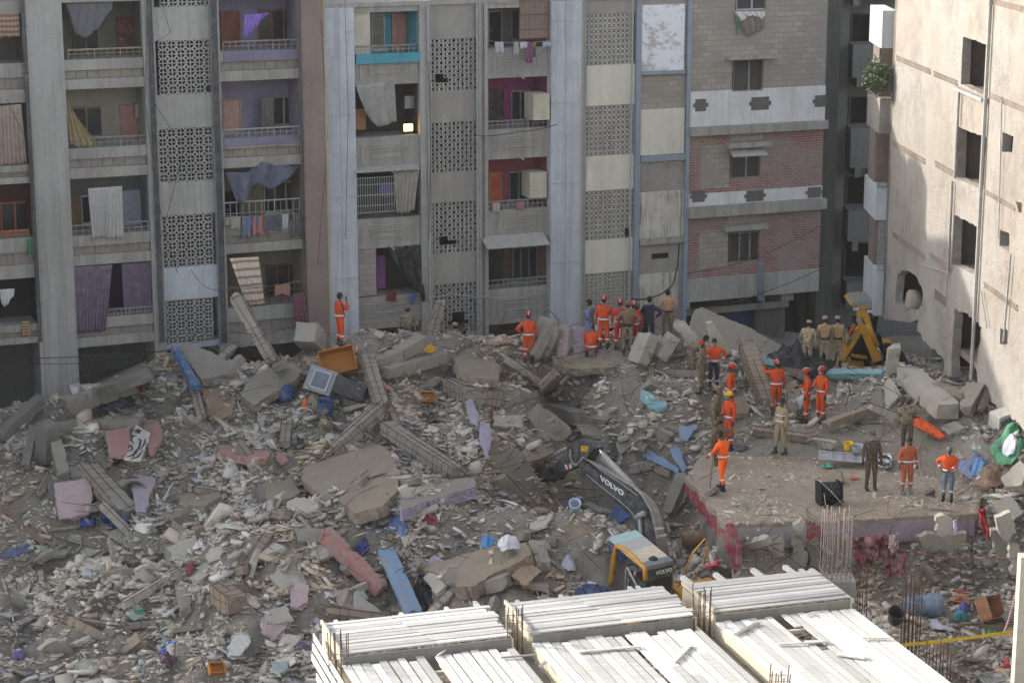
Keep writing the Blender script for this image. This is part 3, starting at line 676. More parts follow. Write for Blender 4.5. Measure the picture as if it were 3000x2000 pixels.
# lamp glowing on the dark balcony
s0, s1, z0, z1 = rc(1184, 364, 1209, 384, -.2); m = MB(); m.fbox(s0 - .03, s1 + .03, z0 - .03, z1 + .03, -.3, -.215)
lo = m.top('flood_lamp', WROUGHT, 'glowing yellow lamp on the dark balcony left of the middle screens', 'lamp'); m = MB(); m.fbox(s0, s1, z0, z1, -.214, -.2); m.build('lamp_glass', emit('lamp_light', (1, .62, .16), 5.), lo)
# ---- cloths: label, category, top line, bottom line, depth
def stripe_mat(name, a, b, sc, w=.5, direction='X'):
    t = NT(name); wv = t.n('ShaderNodeTexWave', wave_type='BANDS', bands_direction=direction); wv.inputs['Scale'].default_value = sc; wv.inputs['Distortion'].default_value = 1.2
    t.l(t.coord(), wv.inputs[0]); mr = t.n('ShaderNodeMapRange'); mr.inputs[1].default_value = w - .1; mr.inputs[2].default_value = w + .1; t.l(wv.outputs[1], mr.inputs[0])
    n = t.noise(t.coord(), 9, 3); return t.fin(t.mix(t.math('MULTIPLY', n, .3), t.mix(mr.outputs[0], a, b), (.2, .18, .16)), .9)
cl = cloth
cl('dark patterned shawl hung in a point across the top left balcony', 'cloth', [(190, 12), (330, 5)], [(200, 30), (222, 100), (245, 112), (285, 88), (328, 22)], -.1, stripe_mat('dark_check', (.06, .06, .08), (.17, .17, .19), 9, direction='Z'), 5)
cl('tan cloth drooping over the rail of a cream-walled balcony', 'cloth', [(190, 272), (200, 300), (212, 322), (222, 340)], [(206, 425), (235, 432), (262, 432), (284, 420)], -.05, F('tan_cloth', (.30, .22, .11)), 4, .07)
cl('long striped white curtain hanging over a rail beside the lilac door', 'curtain', [(257, 552), (357, 545)], [(270, 700), (300, 694), (318, 700), (363, 697)], .1, stripe_mat('ribbed_white', (.48, .46, .44), (.36, .35, .34), 14), 11, .04)
cl('grey-purple curtain, the longer of the pair, reaching below the balcony rail', 'curtain', [(216, 782), (329, 775)], [(226, 974), (309, 970)], .1, F('mauve_curtain', (.14, .105, .16)), 9, .05)
cl('grey-purple curtain, the shorter of the pair, by the right column', 'curtain', [(356, 772), (440, 765)], [(364, 932), (445, 920)], -.1, F('mauve_curtain', (.14, .105, .16)), 8, .05)
cl('violet scarf strung between a brown door and a brown window', 'cloth', [(716, 43), (788, 38)], [(712, 112), (730, 105), (745, 80), (786, 42)], -.3, F('violet_cloth', (.24, .14, .52)), 4, .05)
cl('grey curtain beside the tan open window on the lilac balcony', 'curtain', [(765, 284), (803, 282)], [(762, 395), (800, 392)], -.9, F('grey_curtain', (.15, .14, .13)), 5, .04)
cl('dark blue-grey sheet slung from three points over a balcony', 'cloth', [(660, 505), (725, 505), (770, 472), (810, 485), (877, 487)], [(695, 595), (715, 590), (752, 540), (795, 556), (873, 492)], .08, F('slate_cloth', (.085, .10, .145)), 3, .12)
cl('white cloth with orange flower bands hung from a lower balcony', 'cloth', [(672, 757), (757, 752)], [(722, 893), (776, 890)], .12, stripe_mat('orange_bands', (.62, .58, .52), (.42, .22, .12), 1.1, .72, 'Z'), 5, .04)
cl('red and blue striped blanket over the rail at the right of a lower balcony', 'blanket', [(856, 862), (890, 856)], [(868, 965), (906, 955)], .5, stripe_mat('red_blue', (.035, .045, .10), (.26, .05, .05), 6), 3, .05)
cl('beige curtain covering the second balcony at the photo edge', 'curtain', [(-15, 312), (62, 305)], [(-10, 486), (78, 478)], .1, F('beige_curtain', (.36, .27, .23)), 7, .05)
cl('patterned orange-beige curtain in the top balcony at the photo edge', 'curtain', [(-15, 24), (55, 20)], [(-12, 112), (58, 108)], .02, stripe_mat('orange_beige', (.36, .30, .24), (.25, .11, .06), 1.8, .5, 'Z'), 6, .04)
cl('small white cloth hung in the black lowest balcony opening', 'cloth', [(-2, 848), (42, 845)], [(2, 880), (12, 900), (40, 868)], .0, F('white_cloth', (.6, .6, .6)), 4, .05)
cl('red and yellow cloth over the ledge under the black opening', 'cloth', [(62, 942), (84, 940)], [(66, 985), (92, 985)], .12, stripe_mat('red_yellow', (.35, .30, .16), (.28, .05, .03), 3, .6, 'Z'), 3, .03)
cl('green shirt dangling beside the grey corner pipes', 'shirt', [(80, 700), (92, 698)], [(78, 740), (98, 745)], .25, F('green_cloth', (.06, .25, .13)), 2, .05)
cl('large dirty grey sheet hung in a point over the dark balcony with the lamp', 'cloth', [(1040, 250), (1155, 238)], [(1052, 290), (1085, 350), (1110, 372), (1140, 368), (1160, 350)], .06, F('dirty_sheet', (.30, .29, .27)), 3, .08)
cl('stained beige sheet at the right of the barred balcony', 'cloth', [(1152, 502), (1228, 495)], [(1162, 622), (1180, 626), (1215, 615)], .16, F('stained_sheet', (.30, .28, .24)), 6, .05)
cl('purple cloth hanging inside the white bars', 'cloth', [(1114, 535), (1153, 533)], [(1115, 577), (1152, 574)], .02, F('purple_cloth', (.10, .07, .26)), 3, .03)
cl('black sheet slung diagonally across the balcony over the block wall', 'cloth', [(1135, 725), (1232, 716)], [(1150, 745), (1185, 815), (1215, 845), (1242, 880)], .1, F('black_cloth', (.018, .018, .02)), 4, .12)
cl('long black rag trailing from the black sheet', 'cloth', [(1225, 835), (1242, 832)], [(1236, 882), (1246, 880)], .2, F('black_cloth', (.018, .018, .02)), 2, .04)
cl('dark red cloth over the rail under the black sheet', 'cloth', [(1132, 850), (1162, 848)], [(1133, 880), (1160, 883)], .12, F('dark_red_cloth', (.12, .03, .03)), 2, .04)
cl('blue trousers drying under the black sheet', 'trousers', [(1192, 862), (1222, 860)], [(1204, 890), (1212, 893)], .15, F('denim_blue', (.07, .12, .25)), 2, .03)
cl('white cloth pegged under the top window of the brick building', 'cloth', [(2152, 35), (2245, 34)], [(2172, 62), (2205, 44), (2232, 58), (2243, 40)], .14, F('white_cloth', (.6, .6, .6)), 5, .05)
cl('brown shirt hanging below the white cloth', 'shirt', [(2168, 48), (2240, 46)], [(2175, 92), (2198, 108), (2222, 92), (2236, 86)], .08, F('brown_cloth', (.20, .17, .14)), 4, .05)
cl('thin green cloth left of the brown shirt', 'cloth', [(2155, 42), (2165, 42)], [(2157, 100), (2162, 102)], .1, F('green_cloth2', (.05, .22, .13)), 1, .02)
cl('long grey cloth dangling below the barred window of the brick building', 'cloth', [(2221, 768), (2237, 766)], [(2216, 880), (2238, 888)], .35, F('grey_cloth', (.23, .24, .28)), 3, .05)
cl('cream towel over the rail of the pink balcony', 'towel', [(1441, 595), (1465, 594)], [(1443, 622), (1463, 621)], .1, F('cream_towel', (.40, .33, .28)), 2, .03)
cl('patterned red cloth over the rail of the pink balcony', 'cloth', [(1513, 592), (1539, 590)], [(1513, 615), (1538, 613)], .1, F('pinkish_cloth', (.30, .14, .13)), 2, .03)
# washing lines
def washing(x0, y0, x1, y1, specs, d, linelabel, group):
    tube_obj('clothes_line', hang(fp(x0, y0, d), fp(x1, y1, d), .08), .01, STEEL, linelabel, 'clothes line')
    for x, w, h, c, lb, cat in specs:
        t = (x - x0) / (x1 - x0); y = y0 + (y1 - y0) * t + 5
        cl(lb, cat, [(x - w / 2, y), (x + w / 2, y - 1)], [(x - w / 2 + random.uniform(-2, 3), y + h), (x, y + h * random.uniform(.75, 1.)), (x + w / 2 + random.uniform(-3, 3), y + h)], d + .02, F('laundry_%d' % (int(c[0] * 99) * 9801 + int(c[1] * 99) * 99 + int(c[2] * 99)), c), 2, .03, group, 'laundry')
LG = 'washing hung out on the balcony lines'
washing(660, 632, 880, 622, [(672, 24, 24, (.30, .27, .20), 'beige rag at the left end of the full clothes line', 'cloth'), (690, 30, 40, (.30, .31, .28), 'pale grey shirt near the left end of the line', 'shirt'), (722, 26, 66, (.13, .16, .24), 'blue-grey jeans hanging low on the clothes line', 'trousers'),
    (745, 28, 34, (.07, .10, .18), 'navy shirt in the middle of the clothes line', 'shirt'), (757, 34, 58, (.36, .15, .12), 'salmon red tunic on the clothes line', 'tunic'), (795, 48, 50, (.075, .075, .10), 'charcoal dress on the clothes line', 'dress'), (836, 18, 40, (.42, .42, .38), 'white narrow trousers on the clothes line', 'trousers'), (866, 20, 68, (.07, .09, .10), 'dark stocking-like trousers at the right end of the line', 'trousers')], .3, 'steel clothes line full of washing under the slate sheet', LG)
washing(1430, 120, 1618, 118, [(1462, 26, 32, (.42, .42, .46), 'small grey shirt left on the upper middle line', 'shirt'), (1512, 14, 40, (.36, .37, .38), 'grey-white trousers on the upper middle line', 'trousers'), (1535, 24, 18, (.50, .50, .52), 'bunched white vests on the upper middle line', 'vest'), (1548, 18, 60, (.20, .05, .16), 'purple scarf hanging lowest on the upper middle line', 'scarf'),
    (1562, 18, 46, (.10, .07, .10), 'dark purple shirt on the upper middle line', 'shirt'), (1566, 12, 14, (.35, .25, .10), 'mustard cloth on the upper middle line', 'cloth'), (1604, 26, 16, (.34, .38, .45), 'pale blue vest at the right end of the line', 'vest')], .3, 'clothes line below the rusty grille', LG)
washing(672, 842, 884, 822, [(828, 44, 34, (.34, .17, .13), 'peach cloth on the lower line before the brown window', 'cloth')], .25, 'thin clothes line across the lower balcony', LG)
# cables
CAB = F('cable_black', (.03, .03, .035), dust=.4)
for pts, r, lb in (([(0, 1050), (430, 1030), (640, 1010)], .015, 'black cable sagging along the ground floor at the left'), ([(0, 1062), (300, 1060), (640, 985)], .012, 'second cable along the ground floor at the left'), ([(430, 50), (425, 300), (470, 620), (520, 800)], .012, 'cable slanting over the round-holed screens'), ([(870, 270), (885, 380), (888, 600), (905, 1000)], .014, 'thin cable down the pebbled column'),
      ([(20, 290), (85, 420), (110, 900)], .012, 'cable down the corner pipes at the left'), ([(452, 300), (540, 430), (470, 700)], .01, 'slack wire over the second round-holed screen'), ([(940, 60), (960, 400), (930, 780)], .01, 'thin wire down the yellow-edged column'), ([(1255, 180), (1262, 420), (1256, 700)], .014, 'black wire beside the middle screens'), ([(1010, 0), (1020, 330), (1012, 700)], .01, 'wire hanging on the pale column'), ([(640, 960), (760, 980), (900, 940)], .012, 'cable sagging below the striped blanket'),
      ([(1400, 398), (1520, 385), (1632, 364)], .016, 'cable from the middle pipes to a hook on the column'), ([(1425, 868), (1500, 870), (1560, 862), (1568, 852), (1570, 876)], .022, 'bent white pipe hanging loose below the salmon balcony'), ([(1265, 868), (1320, 858), (1425, 868)], .022, 'bent white pipe across the middle screen'),
      ([(1850, 875), (1920, 868), (1970, 835), (1985, 780), (1990, 715)], .03, 'grey hose looping down the streaked wall'), ([(2010, 910), (2200, 870), (2420, 780)], .014, 'cable rising across the undercroft to the dark gap'), ([(2015, 800), (2200, 760), (2400, 665), (2560, 580)], .014, 'cable crossing the brick wall to the right'),
      ([(478, 20), (500, 95), (430, 130)], .008, 'loose wire on the upper grey panel'), ([(560, 790), (600, 840), (670, 850), (880, 820)], .01, 'wire sagging from the screens to the column')):
    P_ = [fp(x, y, .45) for x, y in pts]; Q = []
    for i in range(len(P_) - 1): Q += hang(P_[i], P_[i + 1], .06, 6)[:-1]
    tube_obj('cable', Q + [P_[-1]], r, CAB if 'white' not in lb else PIPE, lb, 'cable' if 'pipe' not in lb else 'pipe')

# unseen block, added out of view to cut skylight and darken the left side
m = MB(); m.box(-40, -21, 59, 69, -1, 17.0); m.top('apartment_building', GREY2, 'unseen plain grey block added to shade the left side of the yard', 'building')
from mathutils.geometry import tessellate_polygon
# ------------------------------------------------------------ sunlit building on the right
RA = R(4.4); RU = Vector((math.sin(RA), -math.cos(RA), 0)); RN = Vector((-math.cos(RA), -math.sin(RA), 0))
RC = aty(2612, 250, 75.); RC.z = 0
def rp(px, py, d=0.):
    r = ray(px, py); return C0 + r * ((RC + RN * d - C0).dot(RN) / r.dot(RN))
def rrz(px, py, d=0.):
    p = rp(px, py, d); return ((p - RC).dot(RU), p.z)
def rw(r, z, d=0.): return RC + RU * r + RN * d + Vector((0, 0, z))
TANP = None
def m_tan():
    t = NT('sunlit_tan_plaster'); a = t.noise(t.coord(), .22, 6, .65, .42, .62); b = t.noise(t.coord(), .9, 6, .75, .5, .66)
    col = t.mix(a, (.48, .425, .365), (.54, .52, .485)); col = t.mix(t.math('MULTIPLY', b, .8), col, (.34, .285, .235))
    st = t.noise(t.coord((2, 2, .2)), 1.1, 5, .7, .56, .78); col = t.mix(t.math('MULTIPLY', st, .7), col, (.28, .20, .155))
    g = t.noise(t.coord(), 9, 6, .8, .3, .7); ck = t.noise(t.coord(), 2.2, 7, .8, .30, .42)
    col = t.mix(.3, col, t.mix(g, (.33, .28, .22), (.58, .51, .43))); gr = t.noise(t.coord((1, 1, 1)), .38, 7, .8, .50, .66); col = t.mix(t.math('MULTIPLY', gr, .6), col, (.30, .265, .235)); sp = t.noise(t.coord(), 4.5, 6, .85, .60, .68); col = t.mix(t.math('MULTIPLY', sp, .5), col, (.24, .18, .14)); t.bump(t.math('ADD', g, t.math('MULTIPLY', ck, .6)), .9, .07); return t.fin(col, .95)
TANP = m_tan()
BF = thing('apartment_building', 'sunlit tan-plastered building at the right with large square openings and a broken lower corner', 'building', rw(8, BASE, -4))
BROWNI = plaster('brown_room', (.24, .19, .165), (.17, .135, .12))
HOLES = {'o1': [(2821, 108), (2896, 133), (2890, 283), (2815, 247)], 'o2': [(2808, 371), (2890, 404), (2881, 559), (2802, 520)], 'o3': [(2796, 630), (2873, 668), (2865, 810), (2789, 772)],
 's1': [(2937, 386), (2969, 400), (2965, 450), (2934, 444)], 's2': [(2930, 672), (2957, 684), (2955, 735), (2928, 720)], 's3': [(2931, 960), (2952, 968), (2950, 1015), (2929, 1008)],
 'br': [(2628, 806), (2643, 791), (2660, 795), (2676, 803), (2690, 822), (2699, 838), (2704, 867), (2700, 895), (2680, 915), (2668, 905), (2640, 921), (2622, 890), (2624, 852)], 'vt': [(2975, 588), (2994, 596), (2993, 624), (2984, 622)]}
OUTER = [(2618, -150), (3400, -150), (3400, 1300), (2985, 1240), (2900, 1175), (2866, 1130), (2860, 1075), (2876, 958), (2850, 935), (2824, 915), (2796, 905), (2792, 980), (2786, 1050), (2787, 1105), (2768, 1100), (2764, 1050), (2745, 1032), (2722, 1012), (2704, 998), (2698, 978), (2686, 968), (2690, 935), (2668, 945), (2604, 952), (2604, 920), (2598, 700)]
def wall_holes():
    loops = [[rrz(*p) for p in OUTER]] + [[rrz(*p) for p in h] for h in HOLES.values()]
    zc = rrz(2618, -150)[0]; loops[0][0] = (0, ROOF + 1); loops[0][1] = (45, ROOF + 1); loops[0][2] = (45, -1); loops[0][-1] = (0, loops[0][-1][1]); loops[0][-2] = (0, loops[0][-2][1]); loops[0][-3] = (0, loops[0][-3][1])
    # roughen broken edges
    def rough(L, amp):
        o = []
        for i, p in enumerate(L):
            q = L[(i + 1) % len(L)]; n = max(1, int(math.hypot(q[0] - p[0], q[1] - p[1]) / .18)) if math.hypot(q[0] - p[0], q[1] - p[1]) < 8 else 1
            for k in range(n):
                t = k / n; o.append((p[0] + (q[0] - p[0]) * t + random.uniform(-amp, amp) * (k > 0), p[1] + (q[1] - p[1]) * t + random.uniform(-amp, amp) * (k > 0)))
        return o
    names = list(HOLES); loops = [loops[0][:3] + rough(loops[0][3:-3], .05) + loops[0][-3:]] + [rough(l, .05 if names[i] == 'br' else .025) for i, l in enumerate(loops[1:])]
    flat_ = [p for l in loops for p in l]; tri = tessellate_polygon([[Vector((a, b, 0)) for a, b in l] for l in loops])
    m = MB(); n = len(flat_); m.add([rw(a, b, 0) for a, b in flat_] + [rw(a, b, -.28) for a, b in flat_], [t for t in tri] + [(t[2] + n, t[1] + n, t[0] + n) for t in tri])
    k = 0
    for l in loops:
        for i in range(len(l)):
            j = (i + 1) % len(l); m.f.append([k + i, k + j, k + j + n, k + i + n]); m.m.append(0)
        k += len(l)
    return m.build('wall', TANP, BF)
wall_holes()
m = MB(); 
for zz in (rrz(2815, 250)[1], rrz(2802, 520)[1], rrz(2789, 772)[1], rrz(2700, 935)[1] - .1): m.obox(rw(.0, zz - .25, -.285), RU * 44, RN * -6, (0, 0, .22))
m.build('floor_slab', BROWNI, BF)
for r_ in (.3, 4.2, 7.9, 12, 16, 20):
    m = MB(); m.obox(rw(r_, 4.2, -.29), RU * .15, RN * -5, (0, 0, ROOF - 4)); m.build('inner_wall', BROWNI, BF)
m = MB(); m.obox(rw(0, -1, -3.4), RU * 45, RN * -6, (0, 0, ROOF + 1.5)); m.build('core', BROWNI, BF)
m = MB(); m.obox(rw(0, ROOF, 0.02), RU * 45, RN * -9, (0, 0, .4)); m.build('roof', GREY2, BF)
m = MB(); m.obox(rw(0, rrz(2604, 950)[1] - .02, .0), Vector(RU) * .3, RN * -9, (0, 0, ROOF - rrz(2604, 950)[1])); m.build('wall', TANP, BF)
# vent strips
def vent(x0, y0, x1, y1, hpx):
    (a, za), (b, zb) = rrz(x0, y0), rrz(x1, y1); hh = abs(rrz(x0, y0)[1] - rrz(x0, y0 + hpx)[1]); m = MB(); n = max(4, int((b - a) / .16)); zb_ = za
    for i in range(n):
        q = a + (b - a) * i / n; w = (b - a) / n
        for r_ in range(2): m.obox(rw(q + w * (.5 if r_ else 0), za - hh * (.5 + .5 * r_) + .02, .008), RU * w * .45, RN * .035, (0, 0, hh * .42))
    m.obox(rw(a, za - hh, .002), RU * (b - a), RN * .006, (0, 0, hh)); return m.build('vent_strip', plaster('vent_relief', (.36, .30, .25)) if 'vent_relief' not in bpy.data.materials else bpy.data.materials['vent_relief'], BF)
vent(2628, 162, 2728, 205, 17); vent(2737, 208, 2806, 240, 17); vent(2905, -5, 3010, 45, 18); vent(2903, 272, 3010, 322, 18); vent(2618, 412, 2712, 458, 18); vent(2742, 470, 2796, 497, 20); vent(2888, 555, 2975, 590, 16); vent(2618, 678, 2712, 722, 16); vent(2728, 740, 2792, 768, 16); vent(2884, 825, 2985, 880, 18)
m = MB(); a, za = rrz(2741, 846); b, zb = rrz(2774, 900)
for i in range(8):
    for j in range(9): m.obox(rw(a + (b - a) * i / 8, zb + (za - zb) * j / 9, .0), RU * (b - a) * .07, RN * .02, (0, 0, (za - zb) * .06))
m.build('vent_strip', BROWNI, BF)
for x0, y0, x1, y1, r_ in ((2905, -60, 2865, 1130, .06), (2810, 255, 2792, 520, .045), (2790, 530, 2779, 790, .045), (2776, 790, 2775, 880, .03), (2873, 850, 2890, 960, .025), (2935, 280, 2925, 700, .02), (2961, 745, 2940, 1000, .03), (2699, 775, 2778, 800, .02)):
    (a, za), (b, zb) = rrz(x0, y0, .1), rrz(x1, y1, .1); m = MB(); m.tube([rw(a, za, .1), rw((a if x0 < 2870 or y1 > 1100 else b), zb, .1) if abs(x0 - x1) < 60 else rw(b, zb, .1)], r_, 6)
    m.build('drain_pipe', F('white_pipe', (.36, .35, .33), dust=.4) if r_ > .03 else PIPE, BF)
for (x0, y0), (x1, y1) in (((2810, 252), (2895, 292)),):
    (a, za), (b, zb) = rrz(x0, y0), rrz(x1, y1); m = MB(); m.obox(rw(a, za - .1, .0), RU * (b - a), RN * .22, (0, 0, .09)); m.build('ledge', F('white_pipe', (.36, .35, .33), dust=.4), BF)
# balconies at the far end, seen from the side
def endbal(x0, x1, yt, yb, mat, nm, d=0.):
    a = aty(x0, (yt + yb) / 2, 75.3 + d); b = aty(x1 + 6, (yt + yb) / 2, 75.3 + d); zt, zb_ = aty(2600, yt, 75.3).z, aty(2600, yb, 75.3).z
    m = MB(); m.box(a.x, b.x, a.y, a.y + 2.6, zb_, zt); return m.build(nm, mat, BF)
CWH = plaster('blue_white_paint', (.55, .58, .60), (.46, .47, .48), stain=(.3, .24, .18), streak=.7)
endbal(2584, 2620, 32, 142, CWH, 'balcony'); endbal(2576, 2612, 292, 392, TANP, 'balcony'); endbal(2566, 2602, 545, 645, CWH, 'balcony'); endbal(2563, 2604, 790, 925, CWH, 'balcony')
def endgrille(x0, x1, yt, yb, mat):
    zt, zb_ = aty(2600, yt, 75.3).z, aty(2600, yb, 75.3).z; a = aty(x0, (yt + yb) / 2, 75.2).x; b = aty(x1, (yt + yb) / 2, 75.2).x; m = MB()
    for i in range(9): m.tube([(a + (b - a) * i / 8, 75.2, zb_), (a + (b - a) * i / 8, 75.2, zt)], .018, 4)
    for i in range(12): m.tube([(a, 75.2, zb_ + (zt - zb_) * i / 11), (b, 75.2, zb_ + (zt - zb_) * i / 11)], .016, 4)
    m.build('grille', mat, BF); m = MB(); m.box(a + .05, b + .3, 76.2, 77.5, zb_, zt); m.build('room_wall', BROWNI, BF)
endgrille(2584, 2618, 145, 290, F('wood_grille', (.16, .10, .075))); endgrille(2572, 2606, 394, 545, F('wood_grille', (.16, .10, .075))); endgrille(2572, 2604, 648, 790, PIPE)
m = MB(); m.bar(rw(1.6, 3.0, -1.6), rw(1.6, 5.6, -1.6), .5, .5); m.build('column', GREY, BF); m = MB(); m.bar(rw(4.4, 2.0, -1.4), rw(4.4, 5.6, -1.4), .4, .4); m.build('column', GREY, BF)
# sack bulging from the broken corner
m = MB(); p = rp(2680, 882, -.45); m.ball(p, (.36, .42, .42), 14, 10, fn=lambda q: q * (1 + .1 * math.sin(q.z * 9 + q.x * 6)))
m.top('cloth_bundle', F('beige_bundle', (.40, .33, .27)), 'beige bundle of bedding bulging out of the broken corner hole', 'bundle', smooth=True)
# ------------------------------------------------------------ building down the dark gap
BE = thing('apartment_building', 'dark grey building down the gap with stepped empty balconies', 'building', (14, 88, BASE))
YG = 86.; DGC = plaster('gap_concrete', (.22, .215, .205), (.17, .165, .155), streak=.5)
def gx(px, y=YG, py=450): return aty(px, py, y).x
def gz(py, y=YG): return aty(2520, py, y).z
def gbox(x0, x1, yt, yb, y0, y1, mat, nm):
    m = MB(); ym = (max(yt, -100) + min(yb, 1000)) / 2; m.box(gx(x0, y0, ym), gx(x1, y0, ym), y0, y1, gz(yb, y0), gz(yt, y0)); return m.build(nm, mat, BE)
gbox(2360, 2760, -150, 1150, YG + 2.2, YG + 8, DGC, 'wall')
for x0, y0, x1, y1 in ((2498, 42, 2547, 132), (2493, 285, 2540, 376), (2484, 518, 2532, 618), (2478, 716, 2575, 828), (2560, 240, 2600, 300)):
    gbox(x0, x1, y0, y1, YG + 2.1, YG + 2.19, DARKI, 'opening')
    m = MB(); 
    for a, b in ((x0 - 3, x0), (x1, x1 + 3)): m.box(gx(a, YG + 2.05, y0), gx(b, YG + 2.05, y0), YG + 2.0, YG + 2.19, gz(y1, YG + 2.05), gz(y0, YG + 2.05))
    m.build('window_frame', F('brown_frame', (.20, .12, .08)), BE)
for (x0, yt, yb) in ((2484, 133, 228), (2478, 377, 492), (2470, 618, 708), (2474, -110, -10)):
    gbox(x0 + 14, 2700, yt, yb, YG + .3, YG + 2.1, DGC, 'balcony'); gbox(x0 + 26, x0 + 44, yb, yb + 28, YG + .3, YG + 2.1, DGC, 'balcony_bracket')
gbox(2405, 2450, -150, 1150, YG - 1, YG + 7.8, DGREY, 'side_wall'); gbox(2450, 2476, -150, 1150, YG + 1.2, YG + 7.7, DGC, 'column')
gbox(2480, 2600, 830, 900, YG + .6, YG + 2.1, DGC, 'balcony')
m = MB(); m.box(10, 30, 90, 110, -1, 15.2); tag(m.build('core', DGREY, BE))
# bush growing on the far balcony
LEAF = flat('leaf_green', (.09, .14, .05), .7, var=.5, scale=3, dust=.2)
def bush(c, rx, ry, rz_, n, name, label, cat='plant', par=None):
    root = thing(name, label, cat, (c[0], c[1], c[2] - rz_)); m = MB(); s_ = MB(); rr = random.Random(3)
    for i in range(10):
        a = rr.uniform(0, 6.28); e = Vector((math.cos(a) * rx * rr.uniform(.5, 1), math.sin(a) * ry, rr.uniform(-.3, .9) * rz_)); s_.tube([Vector(c) + Vector((0, 0, -rz_)), Vector(c) + e * .5, Vector(c) + e], [.03, .02, .008], 5)
    for i in range(n):
        d = Vector((rr.gauss(0, 1), rr.gauss(0, 1), rr.gauss(0, 1))).normalized() * rr.uniform(.35, 1) ** .5 * (1 + .25 * math.sin(i * .37)); p = Vector(c) + Vector((d.x * rx, d.y * ry, d.z * rz_))
        u = Vector((rr.gauss(0, 1), rr.gauss(0, 1), rr.gauss(0, .6))).normalized() * .09; v = u.orthogonal().normalized() * .035
        m.add([p - u, p + v, p + u, p - v], [(0, 1, 2, 3)])
    s_.build('stem', F('bark', (.12, .09, .06)), root); m.build('foliage', LEAF, root, fix=False)
p = aty(2568, 225, 74.9); bush((p.x, p.y, p.z), .42, .4, .62, 700, 'balcony_bush', 'green bush spilling over the far balcony grille of the sunlit building')
# ------------------------------------------------------------ formwork deck in the foreground
DZ = 3.4; DO = atz(935, 1826, DZ); DO.z = 0; DA = R(17.2); DU = Vector((math.cos(DA), math.sin(DA), 0)); DV = Vector((math.sin(DA), -math.cos(DA), 0))
def dw(u, v, z): return DO + DU * u + DV * v + Vector((0, 0, z))
def duv(px, py, z=DZ):
    p = atz(px, py, z) - DO; return p.dot(DU), p.dot(DV)
def m_wood(name, c, c2, rot):
    t = NT(name); v = t.coord((.6, 9, 9), (0, 0, rot)); g = t.noise(v, 1.6, 6, .75, .35, .68)
    gi = t.n('ShaderNodeNewGeometry'); mr = t.n('ShaderNodeMapRange'); mr.inputs[3].default_value = .62; mr.inputs[4].default_value = 1.08; t.l(gi.outputs['Random Per Island'], mr.inputs[0])
    col = t.mix(g, c, c2); col = t.mix(1., col, mr.outputs[0], 'MULTIPLY'); s_ = t.noise(t.coord(), 4, 6, .75, .60, .70); col = t.mix(t.math('MULTIPLY', s_, .5), col, (.36, .32, .27))
    k = t.noise(t.coord(), 60, 2, .5, .66, .70); col = t.mix(t.math('MULTIPLY', k, .5), col, (.22, .18, .14)); t.bump(g, .5, .01); return t.fin(col, .85)
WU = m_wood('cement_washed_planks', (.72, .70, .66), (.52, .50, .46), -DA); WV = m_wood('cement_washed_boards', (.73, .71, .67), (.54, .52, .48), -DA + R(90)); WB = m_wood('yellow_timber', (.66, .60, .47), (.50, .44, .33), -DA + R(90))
rd = random.Random(5)
def plank(m, u0, v0, u1, v1, z, th=.035, jit=.008):
    a = dw(u0, v0, z - th + rd.uniform(-jit, jit)); m.obox(a, dw(u1, v0 + rd.uniform(-.015, .015), 0) - dw(u0, v0, 0), dw(u0, v1, 0) - dw(u0, v0, 0), (0, 0, th))
bays = [(0.05, 4.0, 'leftmost'), (4.42, 8.42, 'middle'), (8.86, 12.35, 'right')]
